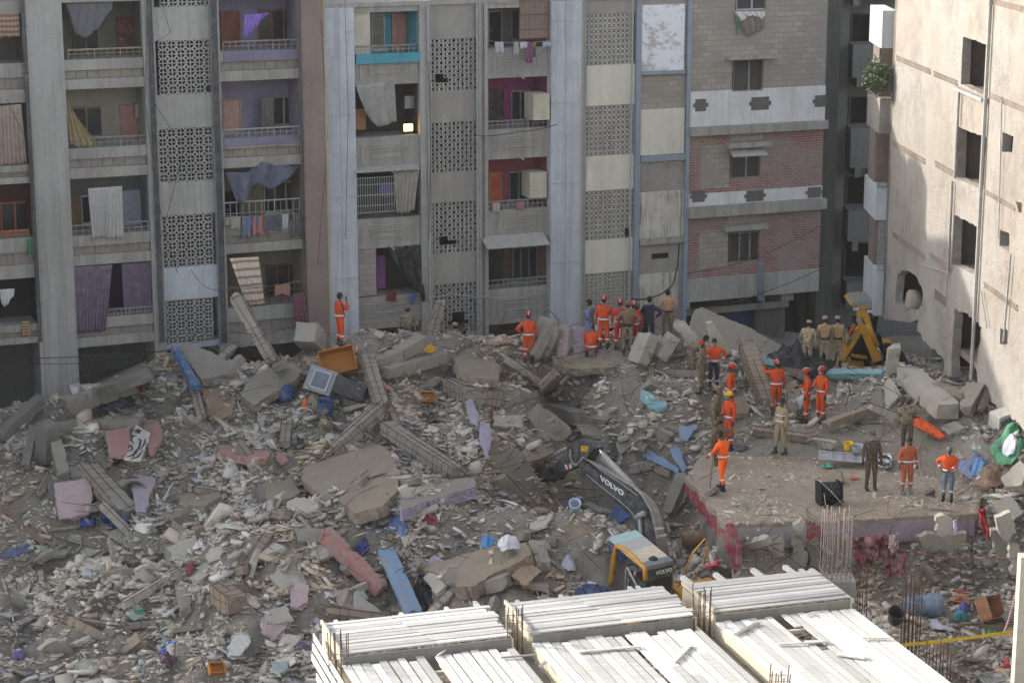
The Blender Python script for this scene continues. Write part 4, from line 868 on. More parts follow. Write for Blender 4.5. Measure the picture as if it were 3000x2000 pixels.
for bi, (u0, u1, w) in enumerate(bays):
    root = thing('formwork_deck', {'leftmost': 'whitewashed plank formwork bay at the left end of the deck', 'middle': 'whitewashed plank formwork bay between the other two', 'right': 'whitewashed plank formwork bay on the right with long gaps in its boards'}[w], 'formwork', dw((u0 + u1) / 2, 2, 1))
    m = MB(); v = 0.; n = 10; sp = 2.0 / n; seam = u0 + (u1 - u0) * (.42 if bi < 2 else 2)
    for k in range(n):
        vv = k * sp; g = rd.choice((.025, .04, .06)); z = DZ + rd.uniform(-.006, .006)
        if bi < 2:
            sm = seam + .06 * k + rd.uniform(-.03, .03); plank(m, u0 + rd.uniform(-.03, .05), vv, sm - .012, vv + sp - g, z); plank(m, sm, vv + rd.uniform(-.01, .01), u1 + rd.uniform(-.12, .06), vv + sp - g, z + .006)
        else: plank(m, u0 + rd.uniform(-.05, .05) + (.25 if 2 < k < 6 else 0), vv, u1 - .0 + .0 * k, vv + sp - g, z)
    m.build('planking', WU, root)
    m = MB()                                       # beam side under the far strip
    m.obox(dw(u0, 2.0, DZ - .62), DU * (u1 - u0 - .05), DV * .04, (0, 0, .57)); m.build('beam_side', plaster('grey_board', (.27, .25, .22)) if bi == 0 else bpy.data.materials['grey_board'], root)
    m = MB()
    for q in (u0, u1 - .04): m.obox(dw(q, .05, DZ - .56), DU * .04, DV * 2, (0, 0, .5)); m.obox(dw(q, 2.06, DZ - .56), DU * .04, DV * 5.6, (0, 0, .31))
    m.build('edge_board', WB, root)
    m = MB(); m.obox(dw(u0 - .02, -.0, DZ + .005), DU * .05, DV * 2.0, (0, 0, .09)); m.build('edge_rail', WB, root)
    # near boards run the other way, a step lower
    m = MB(); nb = 19 if bi < 2 else 17; bw = (u1 - u0) / nb; z = DZ - .2
    gap = {0: [9], 1: [10], 2: [7]}[bi]
    for k in range(nb):
        us = u0 + k * bw; st = 2.14 + rd.uniform(-.06, .12) + (.2 if rd.random() < .15 else 0); g = rd.choice((.02, .03, .045)); zz = z + rd.uniform(-.008, .008)
        if k in gap:
            if bi == 2: plank(m, us, 3.9, us + bw - g, 7.6, zz); continue
            if bi == 0: us += bw * .5
            plank(m, us + bw * .35, st + (.5 if bi == 0 else .1), us + bw * .9, 7.6, zz); continue
        if bi == 2 and k == 8: plank(m, us, st, us + bw - g, 2.9, zz); plank(m, us, 4.4, us + bw - g, 7.6, zz); continue
        br = 4.9 + .15 * k + rd.uniform(-.1, .1) if bi == 2 else 4.6 + rd.uniform(-1, 1)
        sk = rd.uniform(-.012, .012); a = dw(us, st, zz - .035); m.obox(a, DU * (bw - g), DV * (br - st) + DU * sk, (0, 0, .035)); m.obox(dw(us + .004, br + .015, zz - .03), DU * (bw - g), DV * (7.6 - br), (0, 0, .035))
    m.build('boarding', WV, root)
    m = MB()
    for v_ in (2.9, 4.1, 5.3, 6.5): m.obox(dw(u0 + .1, v_, DZ - .34), DU * (u1 - u0 - .2), DV * .09, (0, 0, .09))
    m.build('joist', WB, root)
    ends = {0: [(.35, .30), (1.9, .32), (3.0, .38), (3.75, .55)], 1: [(.35, .32), (1.45, .38), (3.2, .42), (3.4, .4), (3.75, .25)], 2: [(.25, .75), (1.1, .72), (2.1, .75), (2.95, .72), (3.2, .35), (3.45, .3)]}[bi]
    for q, L in ends:
        m = MB(); m.obox(dw(u0 + q, -L, DZ - .16), DU * (.09 if bi < 2 else .12), DV * (L + 2.), (0, 0, .1)); m.build('joist', WU, root)
    for q in (.3, 2.2, 3.9 - .5 * (bi == 2)):
        for v_ in (.4, 3.5, 6.5):
            m = MB(); b = dw(u0 + q, v_, 0); m.tube([(b.x, b.y, -.3), (b.x + .03, b.y, DZ - .3)], .06, 7); m.build('prop', WB, root)
# side boards of the left edge
m = MB()
for k in range(5): m.obox(dw(-.2 - .05 * k, .25 + .12 * k + (.6 if k > 2 else 0), DZ - .28 - .19 * k), DU * .03, DV * (3.5 + .3 * k), (0, 0, .16))
for k in range(3): m.obox(dw(-.75 + .17 * k, 1.15 + .2 * k, DZ - .95), DU * .15, DV * 4, (0, 0, .03))
m.top('side_formwork', WV, 'stacked side boards hanging off the left edge of the deck', 'formwork')
# beam troughs: bottoms between the bays
for u0, u1, w in ((4.02, 4.40, 'left'), (8.44, 8.84, 'right')):
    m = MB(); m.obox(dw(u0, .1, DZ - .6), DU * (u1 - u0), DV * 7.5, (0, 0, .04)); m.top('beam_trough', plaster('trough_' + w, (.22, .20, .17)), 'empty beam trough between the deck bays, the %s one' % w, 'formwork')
# loose laths
for lb, (x0, y0), (x1, y1), w in (('grey lath lying across the first trough below the rebar', (1468, 1925), (1572, 1916), .05), ('thin double lath on the middle bay', (1694, 1908), (1876, 1892), .10), ('warped dark board on the right bay', (2156, 1858), (2222, 1822), .10), ('lath across the gap in the right bay, the longer one', (2278, 1886), (2425, 1878), .06),
        ('pale short lath over the gap end', (2358, 1878), (2426, 1876), .07), ('lath at the right edge of the deck boards', (2527, 1867), (2612, 1868), .07), ('small grey offcut on the middle bay', (1580, 1952), (1598, 1938), .07), ('broad pale board on the middle bay', (1972, 1936), (2022, 1886), .13),
        ('splintered sheet on the right bay near the tape', (2450, 1912), (2535, 1925), .2), ('small offcut near the top of the right bay', (2360, 1800), (2385, 1793), .06), ('crooked twig-like lath on the first bay', (1280, 1920), (1325, 1890), .04), ('thin lath across the first bay strip', (1174, 1900), (1184, 1852), .05), ('blue-grey pipe offcut at the far corner of the right bay', (2097, 1790), (2115, 1804), .04)):
    a = dw(*duv(x0, y0, DZ - .15), DZ - .15); b = dw(*duv(x1, y1, DZ - .15), DZ - .15); m = MB(); m.bar(a, b, w, .03); m.top('loose_board', WU if 'dark' not in lb and 'grey' not in lb else F('grey_lath', (.30, .28, .25)), lb, 'board')
# rebar starter bars
REB = flat('rebar_rust', (.105, .052, .035), .85, .2, dust=.3); REBP = flat('rebar_dusty', (.30, .25, .22), .85, .2, dust=.4)
def rebar(label, x0, x1, yt, yb, z0, n, w, d, mat, stir=(), extra=0, topj=.25, post=False):
    c = atz((x0 + x1) / 2, yb, z0); Ztop = aty((x0 + x1) / 2, yt, c.y).z; root = thing('rebar_cluster', label, 'rebar', c)
    W_ = (x1 - x0) / FPX * (c.y * 1.03); k = 0
    for i in range(n):
        for j in range(2):
            x = c.x - W_ / 2 + W_ * i / (n - 1) ; y = c.y + (j - .5) * d; h = Ztop - rd.uniform(0, topj); ln = rd.uniform(-.03, .03)
            m = MB(); m.tube([(x, y, z0 - .3), (x + ln * .3, y, (z0 + h) / 2), (x + ln, y + ln, h)], .0125, 5); m.build('rebar', mat, root, smooth=True); k += 1
    for f in stir:
        z = z0 + (Ztop - z0) * f; a = W_ / 2 + .02; b = d / 2 + .02; tl = rd.uniform(-.05, .05)
        m = MB(); m.tube([(c.x - a, c.y - b, z + tl), (c.x + a, c.y - b, z - tl), (c.x + a, c.y + b, z), (c.x - a, c.y + b, z), (c.x - a, c.y - b, z + tl)], .008, 4); m.build('stirrup', REBP, root)
    if post:
        m = MB(); m.box(c.x - W_ / 2 - .12, c.x + W_ / 2 + .12, c.y - d / 2 - .12, c.y + d / 2 + .12, .2, z0); m.build('column', GREY2, root)
    return root
rebar('tall bundle of starter bars at the left end of the deck', 968, 1022, 1836, 2030, 2.5, 4, 0, .3, REB, (.45, .55))
rebar('bundle of starter bars rising from the left trough', 1486, 1531, 1770, 1925, 2.8, 4, 0, .3, REB, (.55, .6, .75)); rebar('bundle of starter bars rising from the right trough', 2030, 2079, 1712, 1870, 2.8, 4, 0, .3, REB, (.45, .55))
rebar('tallest rebar cage, in front of the lilac slab edge', 2404, 2488, 1478, 1690, 3.3, 7, 0, .45, REBP, (.03, .08, .14, .7), post=True); rebar('rusty bars just right of the deck corner', 2492, 2536, 1655, 1800, 1.9, 4, 0, .3, REB, (.75,), post=True)
rebar('rusty bars in front of the dented barrel', 2640, 2688, 1682, 1925, 1.4, 5, 0, .35, REB, (.3, .7), post=True); rebar('rusty bars right of the yellow tape', 2712, 2778, 1872, 2010, 1.6, 4, 0, .35, REB, (.5,)); rebar('short bars poking through the right bay at the bottom', 2256, 2310, 1950, 2020, 3.1, 4, 0, .3, REB, (.5,)); rebar('bars at the foot of the cream pole', 2966, 3004, 1945, 2040, 1.7, 4, 0, .3, REB)
# cream pole, tape, rope
p = atz(2985, 2040, 2.0); q = aty(3008, 1625, p.y); m = MB(); m.bar((p.x, p.y, -.5), q, .32, .32); m.top('timber_post', m_wood('cream_post', (.62, .58, .46), (.52, .48, .38), 0), 'cream wooden post at the lower right edge', 'post')
tp = F('yellow_tape', (.75, .50, .02), dust=.1); P_ = hang(atz(2622, 1890, 2.2), atz(2975, 1848, 2.2), .03, 10); m = MB()
for i in range(10): m.bar(P_[i], P_[i + 1] + (P_[i + 1] - P_[i]) * .01, .012, .075)
m.top('barrier_tape', tp, 'yellow barrier tape stretched from the deck to the post', 'tape')
t = NT('red_white_rope'); wv = t.n('ShaderNodeTexWave', wave_type='BANDS', bands_direction='DIAGONAL'); wv.inputs['Scale'].default_value = 3.2; t.l(t.coord(), wv.inputs[0]); mr = t.n('ShaderNodeMapRange'); mr.inputs[1].default_value = .45; mr.inputs[2].default_value = .55; t.l(wv.outputs[1], mr.inputs[0])
tube_obj('rope', hang(atz(2984, 1705, 2.2), atz(2942, 1850, 1.9), .1), .025, t.fin(t.mix(mr.outputs[0], (.45, .04, .05), (.6, .6, .6)), .8), 'red and white twisted rope hanging by the post', 'rope')
tube_obj('string', hang(atz(2425, 1500, 3.4), atz(2640, 1610, 2.6), .05) + hang(atz(2640, 1610, 2.6), atz(2995, 1632, 2.8), .12), .012, F('maroon_string', (.22, .05, .06)), 'maroon string from the tall rebar cage to the right edge', 'string')
# ------------------------------------------------------------ excavator in the pit
BOOMC = flat('boom_dark_grey', (.042, .05, .064), .5, .1, dust=.45, coat=.2); YELC = flat('machine_yellow', (.55, .27, .02), .5, dust=.35, coat=.2); CABW = flat('cab_roof_cream', (.58, .50, .38), .5, dust=.4); CABG = flat('cab_grey', (.16, .18, .19), .5, dust=.4)
CABT = flat('cab_teal', (.34, .50, .50), .6, dust=.4); HOSE = flat('hydraulic_hose', (.24, .225, .205), .7, dust=.6); CYL = flat('cylinder_grey', (.30, .30, .29), .5, dust=.5); CHROME = flat('chrome_rod', (.6, .62, .65), .15, 1., dust=.05); GREEN = flat('dark_green_panel', (.03, .055, .04), .4, dust=.25)
def text_mesh(txt, mat, parent, O, X, Yv, Nn, height, name='lettering', depth=.012, wide=1.):
    cu = bpy.data.curves.new('t', 'FONT'); cu.body = txt; cu.size = 1; cu.extrude = .5; cu.resolution_u = 3; cu.offset = .02
    to = bpy.data.objects.new('t', cu); COL.objects.link(to); dg = bpy.context.evaluated_depsgraph_get(); me = bpy.data.meshes.new_from_object(to.evaluated_get(dg)); bpy.data.objects.remove(to); bpy.data.curves.remove(cu)
    co = np.array([v.co[:] for v in me.vertices]); mn, mx = co.min(0), co.max(0); X, Yv, Nn = Vector(X).normalized(), Vector(Yv).normalized(), Vector(Nn).normalized(); s_ = height / (mx[1] - mn[1]); m = MB()
    m.add([Vector(O) + X * float((c[0] - mn[0]) * s_ * wide) + Yv * float((c[1] - mn[1]) * s_) + Nn * float((c[2] + .5) * depth) for c in co], [tuple(p.vertices) for p in me.polygons]); bpy.data.meshes.remove(me)
    return m.build(name, mat, parent, fix=False)
EXF = Vector((-.40, .917, 0)).normalized(); EXR = Vector((EXF.y, -EXF.x, 0))
RZ = 2.3
c1, c2, c3, c4 = atz(1863, 1551, RZ), atz(1972, 1640, RZ), atz(1890, 1660, RZ), atz(1783, 1573, RZ)
EX = thing('excavator', 'excavator in the pit with a dark grey boom and a yellow-framed cab', 'excavator', ((c1 + c3) / 2 - Vector((0, 0, 3))))
def quadslab(mb, a, b, c, d, th): mb.prism([a, b, c, d], (0, 0, -th))
def lp(a, b, t): return a.lerp(b, t)
mid1, mid4 = lp(c1, c2, .22), lp(c4, c3, .22); f1, f4 = lp(c1, c2, .86), lp(c4, c3, .86); g1, g4 = lp(c1, c2, .5), lp(c4, c3, .5)
m = MB(); quadslab(m, c4, c1, mid1, mid4, .07); m.build('roof_visor', CABT, EX)
m = MB(); quadslab(m, mid4, mid1, g1, g4, .10); m.build('roof', flat('cab_roof_grey', (.40, .40, .39), .5, dust=.4), EX)
m = MB(); quadslab(m, g4, g1, f1, f4, .102); m.build('roof', CABW, EX); m = MB(); quadslab(m, f4, f1, c2, c3, .12); m.build('roof_rear', CABG, EX)
DN = Vector((0, 0, -1)); H_ = 1.65
m = MB(); m.tube([mid4 + DN * .9 + EXF * .12, mid4 + DN * .35 + EXF * .08, mid4 + DN * .07, lp(mid4, c3, .3) + Vector((0, 0, .03)), c3 + Vector((0, 0, -.03)), c3 + DN * .35], .065, 8); m.build('cab_arch', YELC, EX, smooth=True)
m = MB(); m.tube([mid4 + DN * .3 + EXF * .1, mid4 + DN * 1.8 + EXF * .35], .055, 8); m.tube([mid4 + DN * .3 + EXF * .02 - EXR * .12, mid4 + DN * 1.8 + EXF * .25 - EXR * .14], .02, 6); m.build('front_post', YELC, EX)
m = MB(); m.prism([c3 + DN * .13, c2 + DN * .13, c2 + DN * H_, c3 + DN * H_], EXF * .06); m.build('rear_panel', GREEN, EX)
m = MB(); m.prism([lp(c3, c2, .08) + DN * .42 - EXF * .01, lp(c3, c2, .92) + DN * .42 - EXF * .01, lp(c3, c2, .92) + DN * 1.1 - EXF * .01, lp(c3, c2, .08) + DN * 1.1 - EXF * .01], -EXF * .02); m.build('rear_window', GLASS, EX)
m = MB(); m.prism([c2 + DN * .13, mid1 + DN * .13, mid1 + DN * H_, c2 + DN * H_], EXR * -.05); m.build('side_panel', GREEN, EX)
m = MB(); m.prism([c3 + DN * .5, lp(c3, c4, .38) + DN * .5, lp(c3, c4, .38) + DN * H_, c3 + DN * H_], EXR * .05); m.build('door', GREEN, EX)
m = MB(); m.tube([lp(c3, c4, .12) + DN * 1.3 - EXR * .06, lp(c3, c4, .12) + DN * .6 - EXR * .1, lp(c3, c4, .38) + DN * .32 - EXR * .1, lp(c3, c4, .45) + DN * .45 - EXR * .06, lp(c3, c4, .45) + DN * 1.2 - EXR * .06], .03, 6); m.build('grab_rail', CYL, EX, smooth=True)
m = MB(); m.tube([c3.lerp(c2, .5) + EXF * .35 + Vector((0, 0, .0)), c3.lerp(c2, .5) + EXF * .35 + Vector((0, 0, .05))], .12, 14); m.tube([c3.lerp(c2, .5) + EXF * .35 + Vector((0, 0, .05)), c3.lerp(c2, .5) + EXF * .35 + Vector((0, 0, .09))], [.11, .05], 14); m.build('roof_beacon', WROUGHT, EX)
m = MB(); sw = (mid1 + mid4) / 2 + DN * .85 + EXF * -.15
ring = [sw + EXR * math.cos(a) * .2 + (EXF * .5 + Vector((0, 0, .86))) * math.sin(a) * .2 for a in [i * math.pi / 8 for i in range(17)]]; m.tube(ring, .018, 5); m.tube([ring[0], ring[8]], .014, 4); m.tube([sw, sw + DN * .7 + EXF * .2], .03, 5); m.build('steering_wheel', WROUGHT, EX, smooth=True)
m = MB(); st_ = (mid1 + mid4) / 2 + DN * 1.35 - EXF * .75; m.obox(st_ - EXR * .25, EXR * .5, EXF * .5, (0, 0, .14)); m.obox(st_ - EXR * .25 - EXF * .1, EXR * .5, EXF * .12, (0, 0, .75)); m.build('seat', F('seat_pink_grey', (.30, .22, .21)), EX)
m = MB(); m.obox(c4 + DN * (H_ + .1) - EXR * .05 + EXF * .2, (c1 - c4) * 1.1, (c3 - c4) * 1.05, (0, 0, .1)); m.build('cab_floor', GREEN, EX)
hb = c3 + DN * 2.35 - EXF * 1.9 - EXR * .1
m = MB(); m.obox(hb, EXR * 2.7, EXF * 4.3, (0, 0, .75)); m.build('upper_body', YELC, EX)
e0 = c2 + EXR * .08 + DN * .95 - EXF * .9
m = MB(); m.obox(e0, EXR * 1.55, EXF * 1.2, (0, 0, .12)); m.obox(e0 + DN * .7, EXR * 1.5, EXF * 1.7, (0, 0, .68)); m.build('engine_cover', YELC, EX)
m = MB()
for i in range(7):
    for j in range(6): m.ball(e0 + EXR * (.15 + .12 * i) + EXF * (.2 + .14 * j) + Vector((0, 0, .125)), (.04, .04, .012), 6, 4)
m.build('tread_plate', CYL, EX)
m = MB(); m.tube([e0 + EXR * .9 + Vector((0, 0, .25)) + EXF * .1, e0 + EXR * 1.7 + Vector((0, 0, .25)) + EXF * .35], .16, 12); m.build('air_tank', YELC, EX, smooth=True)
for s_ in (0, 1):
    tb = c3 + DN * 3.1 - EXF * 1.3 + EXR * (-.2 + 2.0 * s_); m = MB(); prof = []
    for i in range(18):
        a = 2 * math.pi * i / 18; prof.append(tb + EXF * (1.7 + 1.55 * math.copysign(1, math.cos(a)) + .4 * math.cos(a)) + Vector((0, 0, .42 + .42 * math.sin(a))))
    m.prism(prof, EXR * .5); tr = m.build('track', WROUGHT, EX)
# boom in its vertical plane; px as read from the photograph
BPO = atz(1945, 1650, 1.3) ; BNV = -EXR
def bp(x, y, off=0.):
    r = ray(x, y); o = BPO + BNV * off; return C0 + r * ((o - C0).dot(BNV) / r.dot(BNV))
cp = lambda L, off=0.: [bp(1500 + x / 3.92, 1250 + y / 3.92, off) for x, y in L]
bo = cp([(780, 345), (830, 335), (900, 385), (1000, 470), (1250, 640), (1450, 780), (1545, 895), (1600, 1010), (1640, 1150), (1680, 1330), (1720, 1500), (1600, 1560), (1535, 1290), (1500, 1180), (1455, 1080), (1420, 1010), (1300, 890), (990, 630), (880, 500), (810, 425)])
m = MB(); m.prism([p + BNV * .2 for p in bo], -BNV * .4); bm_ = m.build('boom', BOOMC, EX)
m = MB(); a = cp([(860, 545), (1000, 668), (1200, 820), (1350, 950), (1415, 1040)], .24); m.tube(a, .022, 5); a = cp([(900, 400), (1000, 475), (1250, 645), (1440, 785)], .21); m.tube(a, .02, 5); m.build('boom_pipe', HOSE, bm_, smooth=True)
sk = cp([(480, 500), (560, 405), (690, 290), (690, 215), (780, 155), (840, 140), (980, 185), (1005, 235), (930, 330), (880, 400), (820, 440), (700, 485), (500, 555), (450, 560)])
m = MB(); m.prism([p + BNV * .17 for p in sk], -BNV * .34); stk = m.build('stick', BOOMC, EX)
m = MB(); m.prism(cp([(797, 215), (875, 222), (873, 290), (797, 280)], .172), BNV * .012); m.build('warning_plate', F('plate_yellow', (.6, .38, .03), dust=.1), stk)
for k, (u, v) in enumerate(((815, 232), (840, 245), (822, 265), (850, 262), (832, 230))):
    m = MB(); m.prism(cp([(u, v), (u + 10, v + 2), (u + 12, v + 16), (u + 2, v + 14)], .186), BNV * .006); m.build('plate_mark', WROUGHT, stk)
for k in range(3):
    a = [(605 + k * 28, 432 - k * 2), (623 + k * 28, 430 - k * 2), (650 + k * 20, 485 - k * 6), (628 + k * 20, 492 - k * 4)]; m = MB(); m.prism(cp(a, .172), BNV * .01); m.build('hazard_stripe', F('stripe_white', (.6, .6, .6), dust=.1) if k % 2 == 0 else F('stripe_red', (.5, .03, .03), dust=.1), stk)
bk = cp([(520, 400), (525, 450), (500, 560), (455, 620), (390, 600), (380, 500), (440, 420)]); m = MB(); m.prism([p + BNV * .4 for p in bk], -BNV * .8)
for i in range(4): m.bar(cp([(395, 590)])[0] + BNV * (.35 - .23 * i), cp([(370, 650)])[0] + BNV * (.35 - .23 * i), .08, .06)
m.build('bucket', F('bucket_dirty', (.07, .06, .05), dust=.6), EX)
q = cp([(700, 205), (520, 300), (440, 360)], .0); m = MB(); m.tube(q, .05, 7); m.build('link_rod', CYL, EX, smooth=True)
q = cp([(970, 225), (1055, 325)], 0); m = MB(); m.tube(q, .045, 8); m.build('cylinder_rod', CHROME, EX, smooth=True)
q = cp([(1055, 325), (1120, 400), (1395, 680)], 0); m = MB(); m.tube(q, .085, 10); m.build('cylinder', CYL, EX, smooth=True)
q = cp([(1020, 360), (1100, 440), (1380, 690)], .1); m = MB(); m.tube(q, .02, 5); m.build('hose', HOSE, EX, smooth=True)
q = cp([(1465, 1010), (1480, 1230), (1520, 1400)], .28); m = MB(); m.tube(q, .06, 8); m.build('cylinder', CYL, EX, smooth=True); q = cp([(1430, 1040), (1515, 990)], .3); m = MB(); m.tube([q[0] , q[1]], .085, 10); m.build('pivot_pin', CYL, EX, smooth=True)
for k in range(9):
    o_ = k * 14; a = cp([(800 + o_ * .1, 345 - k), (900, 395 - k * 3), (1100 + o_, 520 - k * 5), (1380 + o_ * .3, 680 - k * 4), (1500 + o_ * .8, 790 - k * 3), (1590 + o_ * .9, 950 - k * 2), (1640 + o_ * 1.05, 1150), (1665 + o_ * 1.1, 1300), (1700 + o_, 1480)] if k < 4 else [(1400, 650 + k * 4), (1470 + o_ * .5, 740 + k * 3), (1560 + o_ * .7, 870), (1620 + o_ * .9, 1080), (1650 + o_, 1280), (1690 + o_, 1480)], .21 - .05 * k)
    m = MB(); m.tube(a, .02, 5); m.build('hose', HOSE, EX, smooth=True)
for k in range(3):
    a = cp([(670, 260), (680 - k * 12, 340), (690 + k * 8, 420), (740 + k * 4, 450 - k * 12), (790, 370 + k * 10), (830, 345)], .24); m = MB(); m.tube(a, .018, 5); m.build('hose', HOSE, EX, smooth=True)
for L in ([(1640, 1165), (1745, 1160)], [(1660, 1260), (1775, 1235)]):
    m = MB(); a = cp(L, .25); m.bar(a[0], a[1], .05, .06); m.build('hose_clamp', CYL, EX)
WHT = F('lettering_white', (.75, .75, .75), dust=.1)
A_, B2 = cp([(1015, 610), (1250, 775)], .201); tb_ = cp([(1000, 540)], .201)[0]; X_ = (B2 - A_).normalized(); Yt = BNV.cross(X_); Yt = Yt if Yt.z > 0 else -Yt
text_mesh('VOLVO', WHT, EX, A_, X_, Yt, BNV, (tb_ - A_).dot(Yt) if (tb_ - A_).dot(Yt) > .1 else .25, wide=(B2 - A_).length / max(.1, ((tb_ - A_).dot(Yt) if (tb_ - A_).dot(Yt) > .1 else .25)) / 4.0)
Xc = (c2 - c3).normalized(); text_mesh('VOLVO', WHT, EX, c3 + Xc * .36 + DN * .30 - EXF * .0, Xc, (0, 0, 1), -EXF, .11, wide=1.1)
# mirror arm and mirror
q = [e0 + EXR * .2 + Vector((0, 0, .1)) + EXF * 1.1] + [aty(x, y, e0.y + 1.3) for x, y in ((2030, 1618), (2066, 1577), (2070, 1600), (2062, 1655))]; m = MB(); m.tube(q, .028, 6); m.build('mirror_arm', YELC, EX, smooth=True)
m = MB(); p = aty(2068, 1620, e0.y + 1.3); m.obox(p + Vector((-.08, 0, -.16)), (.16, 0, 0), (0, .05, 0), (0, 0, .32)); m.build('mirror', CYL, EX)
# ------------------------------------------------------------ yellow backhoe loader in the gap
YB = 75.5; BH = thing('backhoe_loader', 'yellow backhoe loader parked at the mouth of the dark gap', 'backhoe', aty(2540, 1075, YB))
BY = flat('backhoe_yellow', (.72, .36, .03), .5, dust=.25)
cj = lambda L, dy=0.: [aty(2300 + x / 4.9, 780 + y / 4.9, YB + dy) for x, y in L]
def bpoly(L, dy, th, mat, nm): m = MB(); m.prism(cj(L, dy), (0, th, 0)); return m.build(nm, mat, BH)
bm2 = bpoly([(1040, 680), (1065, 640), (1165, 650), (1215, 720), (1260, 890), (1340, 1150), (1400, 1310), (1390, 1410), (1280, 1405), (1235, 1290), (1090, 930), (1048, 800)], 0, .32, BY, 'boom')
am = bpoly([(1065, 870), (1110, 890), (1095, 960), (1010, 1110), (905, 1270), (800, 1445), (745, 1445), (790, 1230), (820, 1050), (930, 970)], .06, .3, BY, 'dipper_arm')
bpoly([(940, 560), (1000, 512), (1130, 496), (1400, 505), (1470, 640), (1380, 650), (1000, 600)], .3, 1.6, BY, 'cab_roof'); bpoly([(960, 545), (1010, 506), (1130, 490), (1390, 498), (1410, 520), (1290, 595)], .28, 1.5, F('roof_grey_beige', (.32, .30, .27)), 'roof_panel')
bpoly([(960, 690), (1340, 700), (1300, 1000), (1000, 1000)], .5, .05, GLASS, 'rear_window'); bpoly([(900, 690), (1060, 650), (1330, 690), (1240, 760)], .25, .03, flat('glass_teal', (.10, .15, .15), .2), 'rear_window')
for x in (990, 1030, 1190, 1240):
    m = MB(); p = cj([(x, 600 if x < 1100 else 635)], .2)[0]; m.tube([p, p + Vector((0, -.12, 0))], .085, 10); lt = m.build('work_light', WROUGHT, BH); m = MB(); m.tube([p + Vector((0, -.12, 0)), p + Vector((0, -.13, 0))], .07, 10); m.build('lens', F('lens', (.6, .62, .65), dust=0), lt)
q = cj([(1190, 830), (1245, 960), (1325, 1140)], -.1); m = MB(); m.tube(q, .09, 8); m.build('cylinder', BY, BH, smooth=True); q = cj([(1325, 1150), (1400, 1310)], -.1); m = MB(); m.tube(q, .035, 8); m.build('cylinder_rod', CHROME, BH, smooth=True)
q = cj([(925, 985), (1000, 830)], -.05); m = MB(); m.tube(q, .075, 8); m.build('cylinder', F('orange_red_paint', (.42, .10, .02)), BH, smooth=True)
for (x, y, a_) in ((1085, 735, 0), (868, 1085, 0)):
    L = [(1085, 740), (1108, 728), (1158, 820), (1130, 840)] if x == 1085 else [(865, 1088), (935, 1010), (970, 1050), (905, 1165)]
    par_ = bm2 if x == 1085 else am; m = MB(); m.prism(cj(L, -.012 if x == 1085 else .048), (0, .01, 0)); m.build('logo_plate', F('logo_grey', (.10, .10, .09)), par_)
    o_ = cj([(1112, 835)] if x == 1085 else [(876, 1092)], -.02 if x == 1085 else .04)[0]; X_ = Vector((-.35, 0, 1)) if x == 1085 else Vector((.95, 0, .35)); text_mesh('JCB', F('logo_pale', (.5, .5, .48)), par_, o_, X_, Vector((-X_.z, 0, X_.x)), (0, -1, 0), .17 if x == 1085 else .26, depth=.006)
bpoly([(1400, 1140), (1580, 1150), (1560, 1330), (1400, 1310)], 1.5, 1.2, BY, 'loader_body'); bpoly([(1010, 1190), (1230, 1200), (1400, 1190), (1410, 1240), (1000, 1260)], 1.2, 1.0, BY, 'stabiliser_beam'); bpoly([(960, 1260), (1180, 1290), (1180, 1330), (960, 1300)], .9, .2, BY, 'stabiliser_beam')
bpoly([(1240, 1400), (1410, 1330), (1400, 1460), (1260, 1440)], .0, .4, F('dull_iron', (.14, .11, .08)), 'bucket_hinge')
for x in (1000, 1480):
    m = MB(); p = cj([(x, 1400)], 1.4)[0]; m.tube([p, p + Vector((0, .45, 0))], .7, 18); wh = m.build('wheel', F('tyre', (.03, .03, .03)), BH); m = MB(); m.tube([p + Vector((0, -.02, 0)), p + Vector((0, .2, 0))], .35, 14); m.build('rim', BY, wh)
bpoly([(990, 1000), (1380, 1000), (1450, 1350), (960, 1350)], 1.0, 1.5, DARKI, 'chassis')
# ------------------------------------------------------------ large named pieces of the collapse
def m_conc(name, c, c2, spot=(.5, .46, .4), dustcol=None):
    t = NT(name); a = t.noise(t.coord(), 1.1, 6, .7, .35, .65); b = t.noise(t.coord(), 5, 6, .75, .45, .7); g = t.noise(t.coord(), 28, 4, .75, .3, .7)
    gi = t.n('ShaderNodeNewGeometry'); col = t.mix(a, c, c2); col = t.mix(t.math('MULTIPLY', b, .5), col, dim(c, .62)); col = t.mix(.3, col, t.mix(g, dim(c, .7), spot)); 
    if dustcol:
        d = t.noise(t.coord(), 2.2, 7, .8, .48, .62); col = t.mix(t.math('MULTIPLY', d, .75), col, dustcol)
    ak = t.noise(t.coord(), 9, 5, .85, .62, .70); col = t.mix(t.math('MULTIPLY', ak, .55), col, dim(c, .45)); t.bump(t.math('ADD', t.math('ADD', g, b), ak), .8, .04); return t.fin(col, .95)
CONC = m_conc('broken_concrete', (.36, .325, .275), (.295, .265, .225)); CONCL = m_conc('pale_or_sunlit_concrete', (.56, .52, .45), (.46, .425, .36)); CONCB = m_conc('brown_concrete', (.36, .29, .215), (.30, .235, .17)); CONCD = m_conc('dark_concrete', (.24, .22, .195), (.19, .175, .155))  # CONCL: pale concrete, and sunlight put into the colour of the ridge beams
DU_ = (.40, .36, .31)
def paintm(n, c): return m_conc(n, c, dim(c, .85), dim(c, 1.1), DU_)
PBLUE, PSKY, PTEAL, PPINK, PLIL, PROSE, PRED, PLAV = paintm('painted_blue', (.10, .19, .38)), paintm('painted_sky_blue', (.28, .42, .62)), paintm('painted_turquoise', (.26, .50, .55)), paintm('painted_pink', (.52, .27, .24)), paintm('painted_lilac', (.44, .40, .54)), paintm('painted_rose', (.56, .42, .43)), paintm('painted_maroon', (.42, .07, .11)), paintm('painted_dusty_lilac', (.46, .38, .47))
